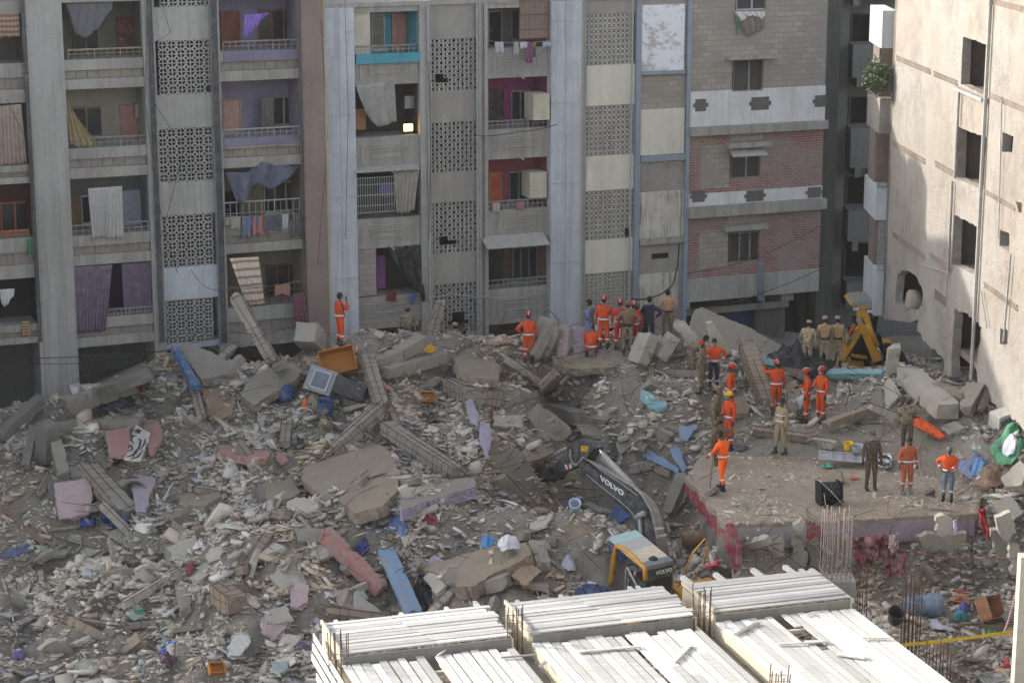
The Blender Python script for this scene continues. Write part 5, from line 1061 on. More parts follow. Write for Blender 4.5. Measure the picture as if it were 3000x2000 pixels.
DIRT = m_conc('orange_earth', (.38, .25, .14), (.30, .21, .13))
def rough2(P, nrm, amp, step=.11):
    o = []; n = len(P); r_ = random
    for i in range(n):
        a, b = P[i], P[(i + 1) % n]; L = (b - a).length; k = max(1, int(L / step)); e = (b - a).normalized() if L > 0 else Vector((1, 0, 0)); q = nrm.cross(e)
        for j in range(k): o.append(a.lerp(b, j / k) + (q * r_.uniform(-amp, amp) + e * r_.uniform(-amp, amp) * .5 if j or amp > .03 else Vector((0, 0, 0))))
    return o
def fitplane(P):
    A = np.array([[p.x, p.y, 1] for p in P]); b = np.array([p.z for p in P]); s_, *_ = np.linalg.lstsq(A, b, rcond=None); n = Vector((-s_[0], -s_[1], 1)).normalized(); return n, Vector((0, 0, s_[2]))
def onplane(px, py, n, o): r = ray(px, py); return C0 + r * ((o - C0).dot(n) / r.dot(n))
def plate(label, pts, th=.2, mat=None, h=.15, side=None, name='concrete_slab', cat='slab', amp=.035, group=None, relief=.02):
    P = [G(p[0], p[1], p[2] if len(p) > 2 else h) for p in pts]; n, o = fitplane(P)
    if n.z < .35: n = Vector((n.x, n.y, .35)).normalized(); o = P[0] - n * 0
    if len(pts) > 2: P = [onplane(p[0], p[1], n, o if n.z > .36 else P[0]) for p in pts]
    Q = rough2(P, n, amp); low = rough2([p for p in P], n, amp)
    m = MB(); k = len(Q); bot = [q - n * th + Vector((random.uniform(-.04, .04), random.uniform(-.04, .04), random.uniform(-.02, .02))) for q in Q]; mid = [q - n * th * .5 + Vector((random.uniform(-.05, .05), random.uniform(-.05, .05), 0)) for q in Q]
    m.add(Q + mid + bot, [], 0); m.f += [list(range(k)), list(range(2 * k, 3 * k))[::-1]]; m.m += [0, 1 if side else 0]
    for i in range(k):
        j = (i + 1) % k
        m.f += [[j, i, k + i, k + j], [k + j, k + i, 2 * k + i, 2 * k + j]]; m.m += [1 if side else 0] * 2
    c = sum(P, Vector()) / len(P); o_ = m.top(name, [mat or CONC, side or CONC], label, cat, group, base=(c.x, c.y, min(b.z for b in bot))); return o_
def vplate(label, pts, Y, th, mat, name='concrete_slab', cat='slab', amp=.03, slope=0., side=None, group=None):
    P = [aty(x, y, Y) for x, y in pts]; zc = sum(p.z for p in P) / len(P); P = [p + Vector((0, (p.z - zc) * slope, 0)) for p in P]; Q = rough2(P, Vector((0, -1, 0)), amp)
    m = MB(); m.prism(Q, (0, th, 0), 0, 1 if side else None); c = sum(P, Vector()) / len(P); return m.top(name, [mat, side or mat], label, cat, group, base=(c.x, c.y, min(p.z for p in P)))
def beam(label, a, b, w=.4, t_=.35, mat=None, hoops=0, name='concrete_beam', cat='beam', same_y=False, roll=0., yfix=None, rough=.055, group=None, facem=None):
    A = G(a[0], a[1], a[2] if len(a) > 2 else .2)
    if yfix: A = aty(a[0], a[1], yfix)
    B = aty(b[0], b[1], A.y) if same_y else G(b[0], b[1], b[2] if len(b) > 2 else .2)
    d = (B - A); L = d.length; d.normalize(); s_ = d.cross(Vector((0, 0, 1)))
    if s_.length < .1: s_ = Vector((1, 0, 0))
    s_.normalize(); u = s_.cross(d).normalized(); q = Quaternion(d, roll); s_ = q @ s_; u = q @ u; n = max(4, int(L / .11)); m = MB(); rings = []
    for i in range(n + 1):
        k = i / n; e = .93 if i in (0, n) else 1.; c = A.lerp(B, k) + Vector((random.uniform(-rough, rough) * .06,) * 3); ring = []
        for x, y in ((-1, -1), (0, -1.0), (1, -1), (1, 0), (1, 1), (0, 1.0), (-1, 1), (-1, 0)):
            ch = random.uniform(.62, .88) if (random.random() < .07 and x and y) else 1 + random.uniform(-.015, .015)
            ring.append(c + s_ * x * w / 2 * e * ch + u * y * t_ / 2 * e * ch + d * random.uniform(-1, 1) * (.08 if i in (0, n) else .03))
        rings.append(ring)
    vs = [p for r_ in rings for p in r_]; fc = [(i * 8 + j, i * 8 + (j + 1) % 8, (i + 1) * 8 + (j + 1) % 8, (i + 1) * 8 + j) for i in range(n) for j in range(8)] + [tuple(range(8))[::-1], tuple(range(n * 8, n * 8 + 8))]
    if not hoops:
        m.add(vs, fc)
        if facem: 
            for idx in range(len(m.f)): 
                if idx < n * 8 and idx % 8 in facem[1]: m.m[idx] = 1
        return m.top(name, [mat or CONC, facem[0] if facem else CONC], label, cat, group, base=tuple((A + B) / 2 - Vector((0, 0, t_ / 2))))
    root = thing(name, label, cat, (A + B) / 2 - Vector((0, 0, t_ / 2)), group); m.add(vs, fc); m.build('concrete', mat or CONC, root); m = MB()
    for k in range(hoops):
        if random.random() < .25: continue
        c = A.lerp(B, (k + .5 + random.uniform(-.3, .3)) / hoops); e = .515; s0_, u0_ = s_, u; s_, u = (s_ + d * random.uniform(-.2, .2)), (u + d * random.uniform(-.15, .15)); ring = [c + s_ * x * w * e + u * y * t_ * e for x, y in ((-1, -1), (1, -1), (1, 1), (-1, 1), (-1, -1))]; m.tube(ring, .008, 4); s_, u = s0_, u0_
    for x, y in ((-.5, .53), (.5, .53), (0, .54), (-.53, 0), (.53, 0)):
        m.tube([A - d * random.uniform(.1, .5) + s_ * x * w * .9 + u * y * t_ * 1.02 + Vector((0, 0, random.uniform(-.1, .1))), A.lerp(B, .5) + s_ * x * w * .95 + u * y * t_, B + d * random.uniform(.1, .5) + s_ * x * w * .9 + u * y * t_ + Vector((0, 0, random.uniform(-.15, .1)))], .012, 4)
    m.build('rebar', REB, root); return root
# the fallen floor the rescuers stand on
SF = thing('fallen_floor', 'broad flat floor slab covered in dust that the rescuers stand on', 'floor slab', (SLABW[3].x + 1, SLABW[3].y + 3, 1.6)); n_ = Vector((0, 0, 1)); Q = rough2(SLABW, n_, .07, .25); m = MB(); m.prism([p - n_ * .16 for p in Q], (0, 0, .16))
FLOORM = m_conc('dusty_floor', (.43, .365, .295), (.35, .29, .235), (.50, .45, .38), (.34, .245, .165))
m.build('floor', FLOORM, SF)
def fascia(x0, y0, x1, y1, h, mat, dz=-.05, lab=None):
    h *= 1.15
    a, b = atz(x0, y0, SLAB_Z - .1), atz(x1, y1, SLAB_Z - .1); m = MB(); m.obox(a + Vector((0, -.2, -h)), b - a, (0, .25, 0), (0, 0, h - .02)); o = m.build('edge_beam', mat, SF)
    if lab: o['label'] = lab
fascia(2158, 1541, 2362, 1533, .52, paintm('painted_grey', (.42, .40, .41)), lab='grey edge beam'); fascia(2363, 1533, 2408, 1530, .44, PRED, lab='maroon part of the edge beam'); fascia(2409, 1530, 2735, 1514, .52, PLAV, lab='dusty lilac edge beam'); fascia(2736, 1514, 2852, 1506, .48, PLAV)
a, b = atz(2006, 1398, SLAB_Z - .1), atz(2160, 1600, SLAB_Z - .3); m = MB(); m.prism([a, b, b - Vector((0, 0, .5)), a - Vector((0, 0, .42))], (.14, .05, 0)); m.build('edge_beam', PRED, SF)['label'] = 'maroon left edge beam'
vplate('torn maroon flap hanging at the front left corner of the floor slab', [(2128, 1538), (2150, 1536), (2168, 1600), (2170, 1660), (2150, 1680), (2132, 1620)], 54.9, .1, PRED, slope=.1)
# plates and blocks under its front edge
for lb, pts, mt, Y in (('rounded beige wall piece under the grey edge beam', [(2258, 1570), (2290, 1568), (2303, 1600), (2295, 1625), (2270, 1630), (2255, 1600)], CONCL, 55.4), ('tall cracked wall piece left of the tall rebar cage', [(2318, 1580), (2345, 1578), (2364, 1620), (2360, 1655), (2335, 1668), (2322, 1630)], CONC, 55.4), ('broad dusty wall panel under the slab corner', [(2172, 1600), (2255, 1605), (2275, 1690), (2175, 1690)], CONC, 55.7),
    ('plain wall panel just left of the tall rebar cage', [(2362, 1575), (2402, 1572), (2402, 1680), (2375, 1675)], CONC, 55.6), ('wall panel behind the tall rebar cage', [(2404, 1570), (2480, 1568), (2478, 1665), (2408, 1670)], CONCB, 55.7), ('long beige sheet of ceiling sagging under the lilac beam', [(2690, 1568), (2828, 1562), (2822, 1602), (2740, 1612), (2700, 1600)], CONC, 55.3),
    ('dark recess panel behind the maroon bedding', [(2480, 1568), (2700, 1565), (2700, 1690), (2480, 1690)], CONCD, 56.1), ('wall panel right of the maroon bedding', [(2696, 1605), (2800, 1600), (2830, 1660), (2700, 1670)], CONC, 55.8), ('tan block stuck on the lilac edge beam', [(2744, 1515), (2770, 1505), (2795, 1525), (2794, 1562), (2765, 1570), (2742, 1552)], CONCL, 54.6), ('pointed stone lying on the grey edge beam', [(2325, 1533), (2352, 1523), (2358, 1545), (2342, 1558), (2328, 1548)], CONCL, 54.8),
    ('long pale wall slab leaning at the right end', [(2905, 1560), (2935, 1545), (2960, 1600), (2975, 1690), (2950, 1680), (2915, 1620)], CONC, 55.0), ('chalky white block at the right edge below the red cloth', [(2920, 1520), (2960, 1500), (2978, 1545), (2960, 1590), (2930, 1565)], CONCL, 54.6), ('tall leaning slab at the far right', [(2955, 1590), (2985, 1600), (2990, 1690), (2965, 1680)], CONCL, 54.4)):
    vplate(lb, pts, Y + (.25 if Y > 55.2 else 0), .25, mt, amp=.06, slope=.15)
vplate('pale blue strip of door right of the tall rebar cage', [(2481, 1572), (2492, 1572), (2498, 1648), (2480, 1648)], 55.0, .06, PLAV, 'door_strip', 'board'); 
MARO = flat('maroon_bedding', (.22, .075, .085), .9, var=.5, scale=4, dust=.45)
def ycl(label, cat, top, bot, Y, mat, folds=6, amp=.07, name='crumpled_cloth', group=None):
    T = [aty(x, y, Y) for x, y in top]; B = [aty(x, y, Y - .15) for x, y in bot]; nc, nr = max(20, folds * 8), 18; P = []; ph = random.random() * 6
    for i in range(nr + 1):
        v = i / nr; P.append([lerp_poly(T, j / nc).lerp(lerp_poly(B, j / nc), v) + Vector((0, -1, 0)) * amp * 2.4 * (mnoise.noise((j / nc * folds * .8, v * 3, ph)) + .5 * mnoise.noise((j / nc * folds * 2.2, v * 7, ph))) for j in range(nc + 1)])
    m = MB(); m.grid(P); o = m.top(name, mat, label, cat, group, smooth=True, fix=False); md = o.modifiers.new('thick', 'SOLIDIFY'); md.thickness = .02; return o
ycl('maroon bedding spilling out under the lilac edge beam', 'bedding', [(2490, 1570), (2560, 1566), (2605, 1568)], [(2500, 1640), (2530, 1655), (2570, 1640), (2602, 1625)], 55.1, MARO, 6, .12)
ycl('dark maroon cloth bunched above the rubble', 'cloth', [(2600, 1625), (2655, 1620)], [(2590, 1680), (2620, 1686), (2650, 1672)], 55.0, MARO, 4, .1); ycl('beige jacket caught under the lilac beam', 'jacket', [(2608, 1565), (2632, 1563)], [(2603, 1605), (2618, 1622), (2634, 1600)], 54.9, F('beige_bundle2', (.36, .29, .24)), 3, .06)
ycl('bright red cloth hanging at the right end of the floor slab', 'cloth', [(2868, 1492), (2888, 1490)], [(2870, 1530), (2882, 1560), (2900, 1585)], 54.4, F('red_cloth', (.35, .02, .04)), 2, .08); ycl('lilac rag on the edge beam near the tan block', 'rag', [(2793, 1525), (2802, 1520)], [(2795, 1560), (2803, 1562)], 54.5, F('lilac_rag', (.34, .28, .44)), 1, .03)
ycl('dark trousers snagged on the right rubble', 'trousers', [(2842, 1580), (2852, 1575)], [(2840, 1625), (2850, 1672)], 54.5, F('charcoal_cloth', (.06, .06, .065)), 2, .06)
# ---- slabs
PL = [
 ('dark tilted slab at the upper left of the pile', [(245, 1150), (355, 1056), (385, 1070), (400, 1044), (425, 1052), (432, 1088), (330, 1125)], .3, CONCD, .3, None),
 ('pale domed slab with a blue painted side', [(522, 1010), (540, 1004), (600, 1022), (650, 1045), (690, 1080), (650, 1098), (590, 1112), (552, 1060)], .3, CONC, .55, None),
 ('slanting brown slab with a dark hollow beneath', [(705, 1152), (735, 1105), (790, 1078), (860, 1062), (884, 1085), (868, 1112), (800, 1150), (745, 1186), (716, 1165)], .28, CONC, .55, CONCB),
 ('patch of orange earth slab at the left', [(590, 1140), (640, 1128), (690, 1160), (680, 1215), (620, 1240), (598, 1190)], .2, DIRT, .22, None),
 ('grey-lilac panel leaning behind the blue drum', [(380, 1402), (450, 1394), (456, 1412), (440, 1440), (425, 1500), (398, 1498)], .12, PLAV, .35, CONC),
 ('broad domed slab dusted red-brown in the middle', [(958, 1346), (1010, 1316), (1080, 1294), (1132, 1310), (1172, 1380), (1163, 1438), (1122, 1480), (1040, 1502), (1000, 1470), (930, 1440), (884, 1402), (892, 1365)], .35, CONCB, .45, None),
 ('tan slab below the ridge right of the leaning beams', [(1325, 1036), (1380, 1030), (1440, 1045), (1466, 1076), (1458, 1112), (1400, 1105), (1345, 1086)], .3, CONCB, .35, None),
 ('long slab with a lilac painted face and a white spot', [(1165, 1466), (1240, 1432), (1330, 1402), (1388, 1398), (1396, 1424), (1300, 1450), (1180, 1492)], .35, CONC, .35, PLIL),
 ('big brown slab edge above the deck', [(1212, 1652), (1300, 1640), (1400, 1612), (1470, 1592), (1540, 1590), (1560, 1618), (1512, 1650), (1440, 1680), (1392, 1716), (1336, 1716), (1308, 1690)], .4, CONCB, .35, None),
 ('dusty floor piece set with small dark tiles', [(490, 1602), (560, 1572), (640, 1568), (740, 1566), (838, 1600), (760, 1632), (650, 1655), (580, 1700), (545, 1690)], .2, CONCL, .1, None),
 ('flat slab with a green rim below the crouching rescuer', [(1600, 1042), (1668, 1036), (1810, 1062), (1800, 1076), (1690, 1080), (1610, 1066)], .25, CONCB, .25, None),
 ('pale rounded slab near the vest-wearing man', [(2150, 1165), (2180, 1158), (2196, 1192), (2190, 1212), (2152, 1210)], .2, CONCB, .25, None),
 ('upright tan slab behind the tall orange rescuer', [(2292, 1130), (2330, 1112), (2345, 1150), (2335, 1200), (2300, 1190)], .2, CONCB, .2, None),
 ('brown flagstone right of the pit edge', [(1700, 1190), (1770, 1180), (1800, 1200), (1760, 1230), (1705, 1220)], .2, CONC, .2, None),
 ('grey slab standing at the left of the orange drawer', [(780, 1040), (820, 1034), (835, 1060), (800, 1075)], .2, CONC, .3, None),
 ('jagged slab at the lower middle near blue rags', [(860, 1546), (960, 1546), (1010, 1560), (960, 1590), (870, 1585)], .15, CONC, .15, None),
 ('triangular slab standing in the centre right', [(1580, 1130), (1630, 1085), (1632, 1150), (1590, 1152)], .15, CONC, .25, None),
 ('brown overhanging slab at the pit rim', [(1500, 1335), (1560, 1300), (1610, 1290), (1630, 1325), (1570, 1345), (1520, 1362)], .35, CONCB, .3, None),
 ('cracked slab at the far left middle', [(150, 1330), (210, 1310), (235, 1340), (180, 1370)], .2, CONCD, .25, None),
 ('flat brown block stack at left centre', [(520, 1450), (600, 1432), (650, 1450), (600, 1480), (540, 1480)], .3, CONCB, .25, None),
 ('dusty block left of the domed slab', [(780, 1420), (850, 1400), (880, 1440), (850, 1460), (800, 1462)], .35, CONCB, .3, None),
 ('pale flat stone wrapped in wires', [(838, 1470), (870, 1455), (920, 1462), (935, 1485), (900, 1502), (850, 1492)], .2, CONCL, .25, None),
 ('long tan slab on the right rubble slope', [(2750, 1250), (2800, 1232), (2830, 1250), (2780, 1272)], .2, CONC, .2, None),
 ('leaning slab at the far right edge of the photo', [(2930, 1400), (2990, 1345), (3010, 1380), (2990, 1420), (2945, 1425)], .3, CONCL, .4, None),
 ('broken slab at the right end above the edge beam', [(2905, 1470), (2960, 1450), (3000, 1500), (2970, 1520), (2920, 1500)], .3, CONCL, .4, None),
 ('slab lying across the pit far wall', [(1560, 1235), (1620, 1245), (1650, 1290), (1600, 1290)], .25, CONC, .25, None)]
for lb, pts, th, mt, h, sd in PL: plate(lb, pts, th, mt, h, sd)
m = MB(); m.prism([aty(2075 + dx, y, 68.4) for dx, y in ((-5, 948), (12, 945), (70, 1035), (40, 1040), (5, 1000))], (0, .3, 0)); m.top('concrete_slab', m_conc('sunlit_edge_tone', (.60, .55, .45), (.52, .47, .36)), 'slab edge coloured bright as if sunlit, below the huge tilted slab', 'slab')  # sunlight on the slab edge, put into this plate's colour
def plate3(label, pts, th, mat, side=None, name='concrete_slab', cat='slab', amp=.04):
    P = [aty(*p) for p in pts]; n, o = fitplane(P); P = [onplane(p[0], p[1], n, o) for p in pts]; Q = rough2(P, n, amp); m = MB(); m.prism([q - n * th for q in Q], n * th, 0, 1); c = sum(P, Vector()) / len(P); return m.top(name, [mat, side or mat], label, cat, base=(c.x, c.y, min(p.z for p in P) - th))
plate3('huge pale slab tilted on the ridge beside the gap', [(2036, 906, 71), (2056, 900, 71.4), (2200, 962, 71.6), (2332, 1036, 71), (2338, 1050, 70.6), (2230, 1072, 69.2), (2150, 1058, 69.2), (2085, 1015, 69.7), (2032, 950, 70.4)], .35, CONC, CONCL)
# painted and tiled panels
for lb, pts, mt, h, th in (('blue painted side of the domed slab', [(502, 1008), (522, 1014), (590, 1128), (562, 1128)], PBLUE, .8, .2), ('dusty pink wall panel at the left', [(308, 1262), (376, 1250), (384, 1300), (372, 1330), (322, 1335)], PPINK, .55, .12), ('pink wall panel right of the floral board', [(420, 1228), (466, 1232), (476, 1280), (440, 1330), (428, 1300)], PPINK, .5, .12),
    ('large pink tiled panel standing at the lower left', [(158, 1414), (262, 1400), (269, 1450), (260, 1505), (172, 1520)], PROSE, .7, .1), ('pink painted slab edge left of centre', [(634, 1302), (790, 1322), (790, 1334), (755, 1346), (650, 1330)], PPINK, .35, .2), ('small red-pink lump below the pink slab edge', [(810, 1330), (835, 1326), (845, 1350), (828, 1362), (812, 1350)], PPINK, .2, .12),
    ('upright lilac shard, the upper of two', [(1368, 1172), (1384, 1166), (1402, 1215), (1400, 1240), (1382, 1225)], PLIL, .5, .12), ('upright lilac shard, the lower of two', [(1404, 1232), (1436, 1240), (1438, 1290), (1428, 1338), (1412, 1290)], PLIL, .5, .12), ('square speckled terrazzo tile above the deck', [(1240, 1690), (1276, 1662), (1316, 1706), (1276, 1740)], CONCL, .4, .1),
    ('wooden board with a hole near the deck', [(1500, 1682), (1545, 1642), (1586, 1672), (1540, 1714)], F('raw_board', (.33, .24, .16)), .4, .06), ('turquoise painted panel lying in the middle right rubble', [(1877, 1140), (1900, 1146), (1955, 1185), (1930, 1202), (1905, 1195), (1876, 1170)], PTEAL, .35, .15), ('turquoise edge of the huge tilted slab', [(2212, 1036), (2285, 1058), (2270, 1072), (2228, 1064)], PTEAL, .3, .15),
    ('turquoise slab edge below the soldiers', [(2416, 1078), (2590, 1082), (2580, 1094), (2418, 1094)], PTEAL, .25, .25), ('blue board leaning by the reinforced column', [(2168, 1058), (2178, 1056), (2250, 1172), (2240, 1184), (2226, 1160)], PTEAL, .4, .06), ('pale blue triangle of plaster by the blue board', [(2214, 1150), (2228, 1140), (2244, 1176), (2222, 1172)], PTEAL, .3, .06),
    ('sky blue wall sheet above the pit', [(1870, 1320), (1880, 1306), (1950, 1345), (1990, 1372), (1985, 1385), (1900, 1345)][::1], PSKY, .3, .08), ('broad sky blue sheet right of the pit', [(1990, 1250), (2042, 1242), (2030, 1262), (2012, 1292), (1992, 1286)], PSKY, .3, .06), ('torn sky blue sheet hanging at the right pit rim', [(1965, 1312), (1985, 1306), (2010, 1370), (2004, 1385), (1975, 1345)], PSKY, .3, .06),
    ('royal blue tarpaulin piece in the pit', [(1785, 1505), (1835, 1484), (1845, 1515), (1810, 1525)], F('royal_blue', (.08, .15, .48)), .15, .04), ('lilac wall fragment near the terrazzo tile', [(1250, 1650), (1272, 1624), (1298, 1640), (1268, 1666)], PLIL, .25, .08), ('rose stone fragment at the bottom left', [(765, 1810), (790, 1797), (842, 1812), (838, 1840), (808, 1864), (770, 1845)], PROSE, .25, .1),
    ('white rounded stone fragment at the bottom left', [(668, 1890), (690, 1858), (728, 1855), (734, 1880), (700, 1920), (672, 1918)], F('chalk_white', (.62, .61, .56)), .2, .12), ('rose slab at the left of the bottom pile', [(850, 1730), (875, 1706), (906, 1712), (902, 1760), (870, 1778), (852, 1775)], PROSE, .25, .12), ('lilac-rose shard left of the pale green pane', [(978, 1725), (1020, 1728), (1040, 1760), (1032, 1784), (1000, 1772)], PROSE, .2, .08),
    ('pale green pane fragment', [(1040, 1722), (1066, 1728), (1078, 1752), (1062, 1756), (1044, 1742)], F('pale_green', (.42, .52, .48)), .25, .03), ('teal stone at the bottom left corner pile', [(800, 1935), (842, 1932), (845, 1955), (820, 1972), (802, 1962)], F('dull_teal', (.30, .38, .35)), .2, .1), ('white flat stone left of the tiled floor piece', [(392, 1548), (402, 1532), (450, 1535), (460, 1552), (420, 1562)], F('chalk_white', (.62, .61, .56)), .2, .12),
    ('light blue box by the jeans-wearing rescuer', [(2832, 1292), (2846, 1290), (2874, 1310), (2862, 1320), (2848, 1312)], F('pale_blue_box', (.42, .62, .70)), .3, .2), ('pink plaster board behind the jeans-wearing rescuer', [(2796, 1332), (2830, 1310), (2832, 1335), (2815, 1345)], PROSE, .2, .05), ('red plastic seat in the pit right of the cab', [(2055, 1610), (2080, 1604), (2103, 1635), (2100, 1655), (2065, 1660)], F('red_plastic', (.55, .07, .11), dust=.2), .25, .06),
    ('small ribbed panel under the lilac slab', [(1205, 1508), (1280, 1474), (1285, 1488), (1210, 1518)], CONCL, .3, .1), ('off-white sheet of plaster near the middle', [(1448, 1218), (1525, 1216), (1532, 1250), (1450, 1246)], CONCL, .25, .08)):
    plate(lb, pts, th, mt, h, mt if 'lilac' in lb or 'blue' in lb else None, 'wall_panel', 'panel', amp=.02)
# floral board
o = plate('white board with a black floral scroll at the left', [(398, 1243), (441, 1268), (412, 1346), (364, 1344)], .08, F('floral_white', (.50, .48, .43), dust=.4), .7, None, 'floral_board', 'board', amp=.01)
def on_board(x, y): return G(x, y, .72)
n_, o_ = fitplane([G(x, y, .7) for x, y in ((398, 1243), (441, 1268), (412, 1346), (364, 1344))]); bo_ = wpos(o)
for L in ([(372, 1338), (392, 1332), (408, 1310), (412, 1290), (404, 1284)], [(378, 1322), (388, 1316), (386, 1306), (378, 1306), (376, 1314)], [(384, 1345), (404, 1338), (420, 1318)], [(392, 1300), (384, 1288), (390, 1276), (400, 1278)], [(410, 1320), (424, 1298), (426, 1284)], [(396, 1268), (404, 1256), (408, 1270), (396, 1262), (412, 1262), (398, 1270)], [(388, 1340), (396, 1322), (400, 1330)]):
    m = MB(); m.tube([onplane(x, y, n_, o_) + n_ * .01 for x, y in L], [.012] + [.03] * (len(L) - 2) + [.01], 5); m.build('scroll', WROUGHT, o)
# ---- beams
for lb, a, b, w, t_, mt, hp, kw in (
 ('beam with a blue painted underside at the upper left', (192, 1192, .45), (398, 1122, .65), .45, .5, CONC, 0, dict(facem=(PTEAL, (7, 6)))),
 ('long flat beam above the pink panels', (165, 1252, .5), (405, 1236, .5), .3, .3, CONC, 0, {}), ('broken column stub at the left with a round head', (135, 1350, .2), (140, 1240, 1.4), .5, .5, CONCD, 0, {}), ('slanting dark post left of the column stub', (75, 1370, .2), (100, 1255, .9), .25, .25, CONCD, 0, {}), ('second leaning post beside the column stub', (185, 1390, .3), (165, 1300, .8), .35, .35, CONC, 0, {}),
 ('thick beam with exposed stirrups running down at the lower left', (258, 1375, .5), (375, 1505, .3), .6, .4, CONC, 6, {}), ('splintered beam below the blue painted side', (565, 1135, .5), (590, 1225, .3), .3, .3, CONC, 4, {}), ('narrow beam leaning left of the domed slab', (660, 1100, .4), (705, 1050, .9), .25, .25, CONC, 0, {}),
 ('upright beam wound with rebar below the ridge', (1075, 1050, .7), (1120, 1192, .5), .42, .35, CONC, 8, {}), ('long rebar-wound beam slanting to the lower left', (1120, 1196, .45), (975, 1318, .4), .45, .38, CONC, 11, {}), ('longest rebar-wound beam slanting to the lower right', (1128, 1248, .45), (1335, 1385, .35), .45, .38, CONC, 14, {}),
 ('short rebar-wound beam right of the ridge hollow', (1306, 1124, .4), (1384, 1156, .4), .45, .4, CONC, 6, {}), ('horizontal beam with close hoops in the centre', (1388, 1160, .4), (1466, 1166, .4), .5, .45, CONC, 9, {}), ('round column lying on the far pit wall', (1565, 1206, .4), (1655, 1275, .3), .55, .55, CONC, 0, {}), ('smaller round column beyond the lying column', (1610, 1198, .3), (1700, 1225, .3), .45, .45, CONC, 0, {}),
 ('flat beam of the ridge pile, the lower one', (1132, 1092, .5), (1302, 1046, .6), .4, .35, CONC, 0, {}), ('flat beam of the ridge pile, the middle one', (1085, 1072, .5), (1172, 1038, .6), .45, .35, CONC, 0, {}), ('flat beam of the ridge pile, the upper one', (1168, 1036, .6), (1236, 996, .8), .5, .35, CONC, 0, {}),
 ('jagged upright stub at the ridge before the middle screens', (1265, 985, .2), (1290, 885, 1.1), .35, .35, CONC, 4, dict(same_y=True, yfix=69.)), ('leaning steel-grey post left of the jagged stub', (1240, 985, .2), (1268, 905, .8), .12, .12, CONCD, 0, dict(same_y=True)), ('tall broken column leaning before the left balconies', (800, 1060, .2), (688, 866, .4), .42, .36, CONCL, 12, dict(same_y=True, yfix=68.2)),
 ('stump of a round column coloured pale as if sunlit at the ridge', (925, 1005, .3), (895, 972, .9), .75, .7, CONCL, 0, {}), ('pink painted beam at the lower centre', (950, 1562, .4), (1118, 1728, .35), .42, .34, PPINK, 0, {}), ('sky blue painted beam at the lower centre', (1130, 1612, .35), (1212, 1795, .3), .46, .16, PSKY, 0, {}), ('narrow beam beside the tiled floor piece', (495, 1608, .3), (545, 1790, .2), .3, .3, CONC, 0, {}),
 ('thick beam coloured pale as if sunlit, pointing up among the rescuers, the left one', (1868, 1062, .2), (1902, 976, 1.1), .62, .42, CONCL, 0, {}), ('thinner beam coloured pale as if sunlit, pointing up among the rescuers, the right one', (1930, 1050, .2), (1972, 985, .9), .45, .4, CONCL, 0, {}), ('pale post slanting behind the bare-backed man', (2040, 1006, .5), (1985, 945, 1.0), .3, .3, CONCL, 0, {}),
 ('grey slab leaning at the ridge left of the rescuers', (1555, 1040, .2), (1610, 935, 1.2), 1.0, .25, CONC, 0, {}), ('second slab leaning at the ridge left of the rescuers', (1605, 1040, .2), (1640, 960, 1.0), .7, .25, CONC, 0, {}), ('pinkish post leaning behind the civilian', (1650, 1040, .2), (1656, 955, .9), .4, .25, PROSE, 0, {}), ('thin post crossing the pinkish post', (1690, 1030, .3), (1662, 958, .9), .2, .2, CONC, 0, {}), ('broad slab piece standing left of the civilian', (1700, 1030, .2), (1695, 960, .8), .6, .25, PLAV, 0, {}),
 ('reinforced column fragment leaning by the blue board', (2245, 1178, .3), (2185, 1012, .8), .5, .4, CONCB, 12, {}), ('upright white slab by the backhoe bucket', (2612, 1092, .1), (2620, 1014, 1.0), .4, .2, CONCL, 0, {}), ('thick pinkish beam on the right slope', (2655, 1095, .5), (2778, 1205, .5), .7, .5, CONCL, 0, {}), ('darker beam behind the pinkish beam on the right slope', (2700, 1120, .4), (2830, 1165, .4), .35, .3, CONCB, 0, {}),
 ('brown beam at the pit right wall', (2005, 1390, .2), (1960, 1500, .3), .4, .3, CONC, 0, {}), ('long beam lying left of the centre dome', (840, 1250, .3), (835, 1300, .3), .35, .3, CONC, 3, {}), ('weathered timber across the centre right', (1480, 1050, .6), (1600, 1130, .4), .25, .2, CONCL, 0, {}), ('reddish timber leaning in the centre right', (1580, 1128, .3), (1628, 1080, .6), .1, .1, PPINK, 0, {}),
 ('block with chipped corners near the wooden board', (1568, 1600, .3), (1592, 1665, .2), .4, .4, CONC, 0, {}), ('pale log-like stone above the deck', (1430, 1715, .2), (1490, 1700, .3), .45, .35, CONC, 0, {}), ('ribbed stone cube with rebar grooves at the bottom', (640, 1730, .3), (695, 1770, .3), .6, .5, CONCB, 4, {}), ('flat beam at the right slab edge', (2420, 1245, .3), (2560, 1195, .3), .3, .25, CONCB, 0, {}), ('beam lying left of the stretcher', (2415, 1210, .2), (2520, 1225, .2), .3, .2, CONC, 0, {}), ('pale beam in the far left hollow', (0, 1280, .3), (120, 1170, .4), .35, .35, CONCD, 0, {}), ('short concrete beam at the far right above the appliance', (2870, 1130, .4), (2830, 1200, .5), .4, .35, CONC, 0, {}),
 ('rust red post in the middle', (1440, 1246, 0), (1441, 1190, .6), .09, .09, F('rust_post', (.16, .045, .03)), 0, dict(same_y=True)), ('long brown pole at the lower left', (0, 1480, .4), (130, 1590, .3), .14, .1, F('brown_pole', (.20, .12, .09)), 0, {}), ('long thin pole under the pink tiled panel', (10, 1565, .25), (230, 1540, .3), .12, .08, CONCB, 0, {})):
    beam(lb, a, b, w, t_, mt, hp, **kw)
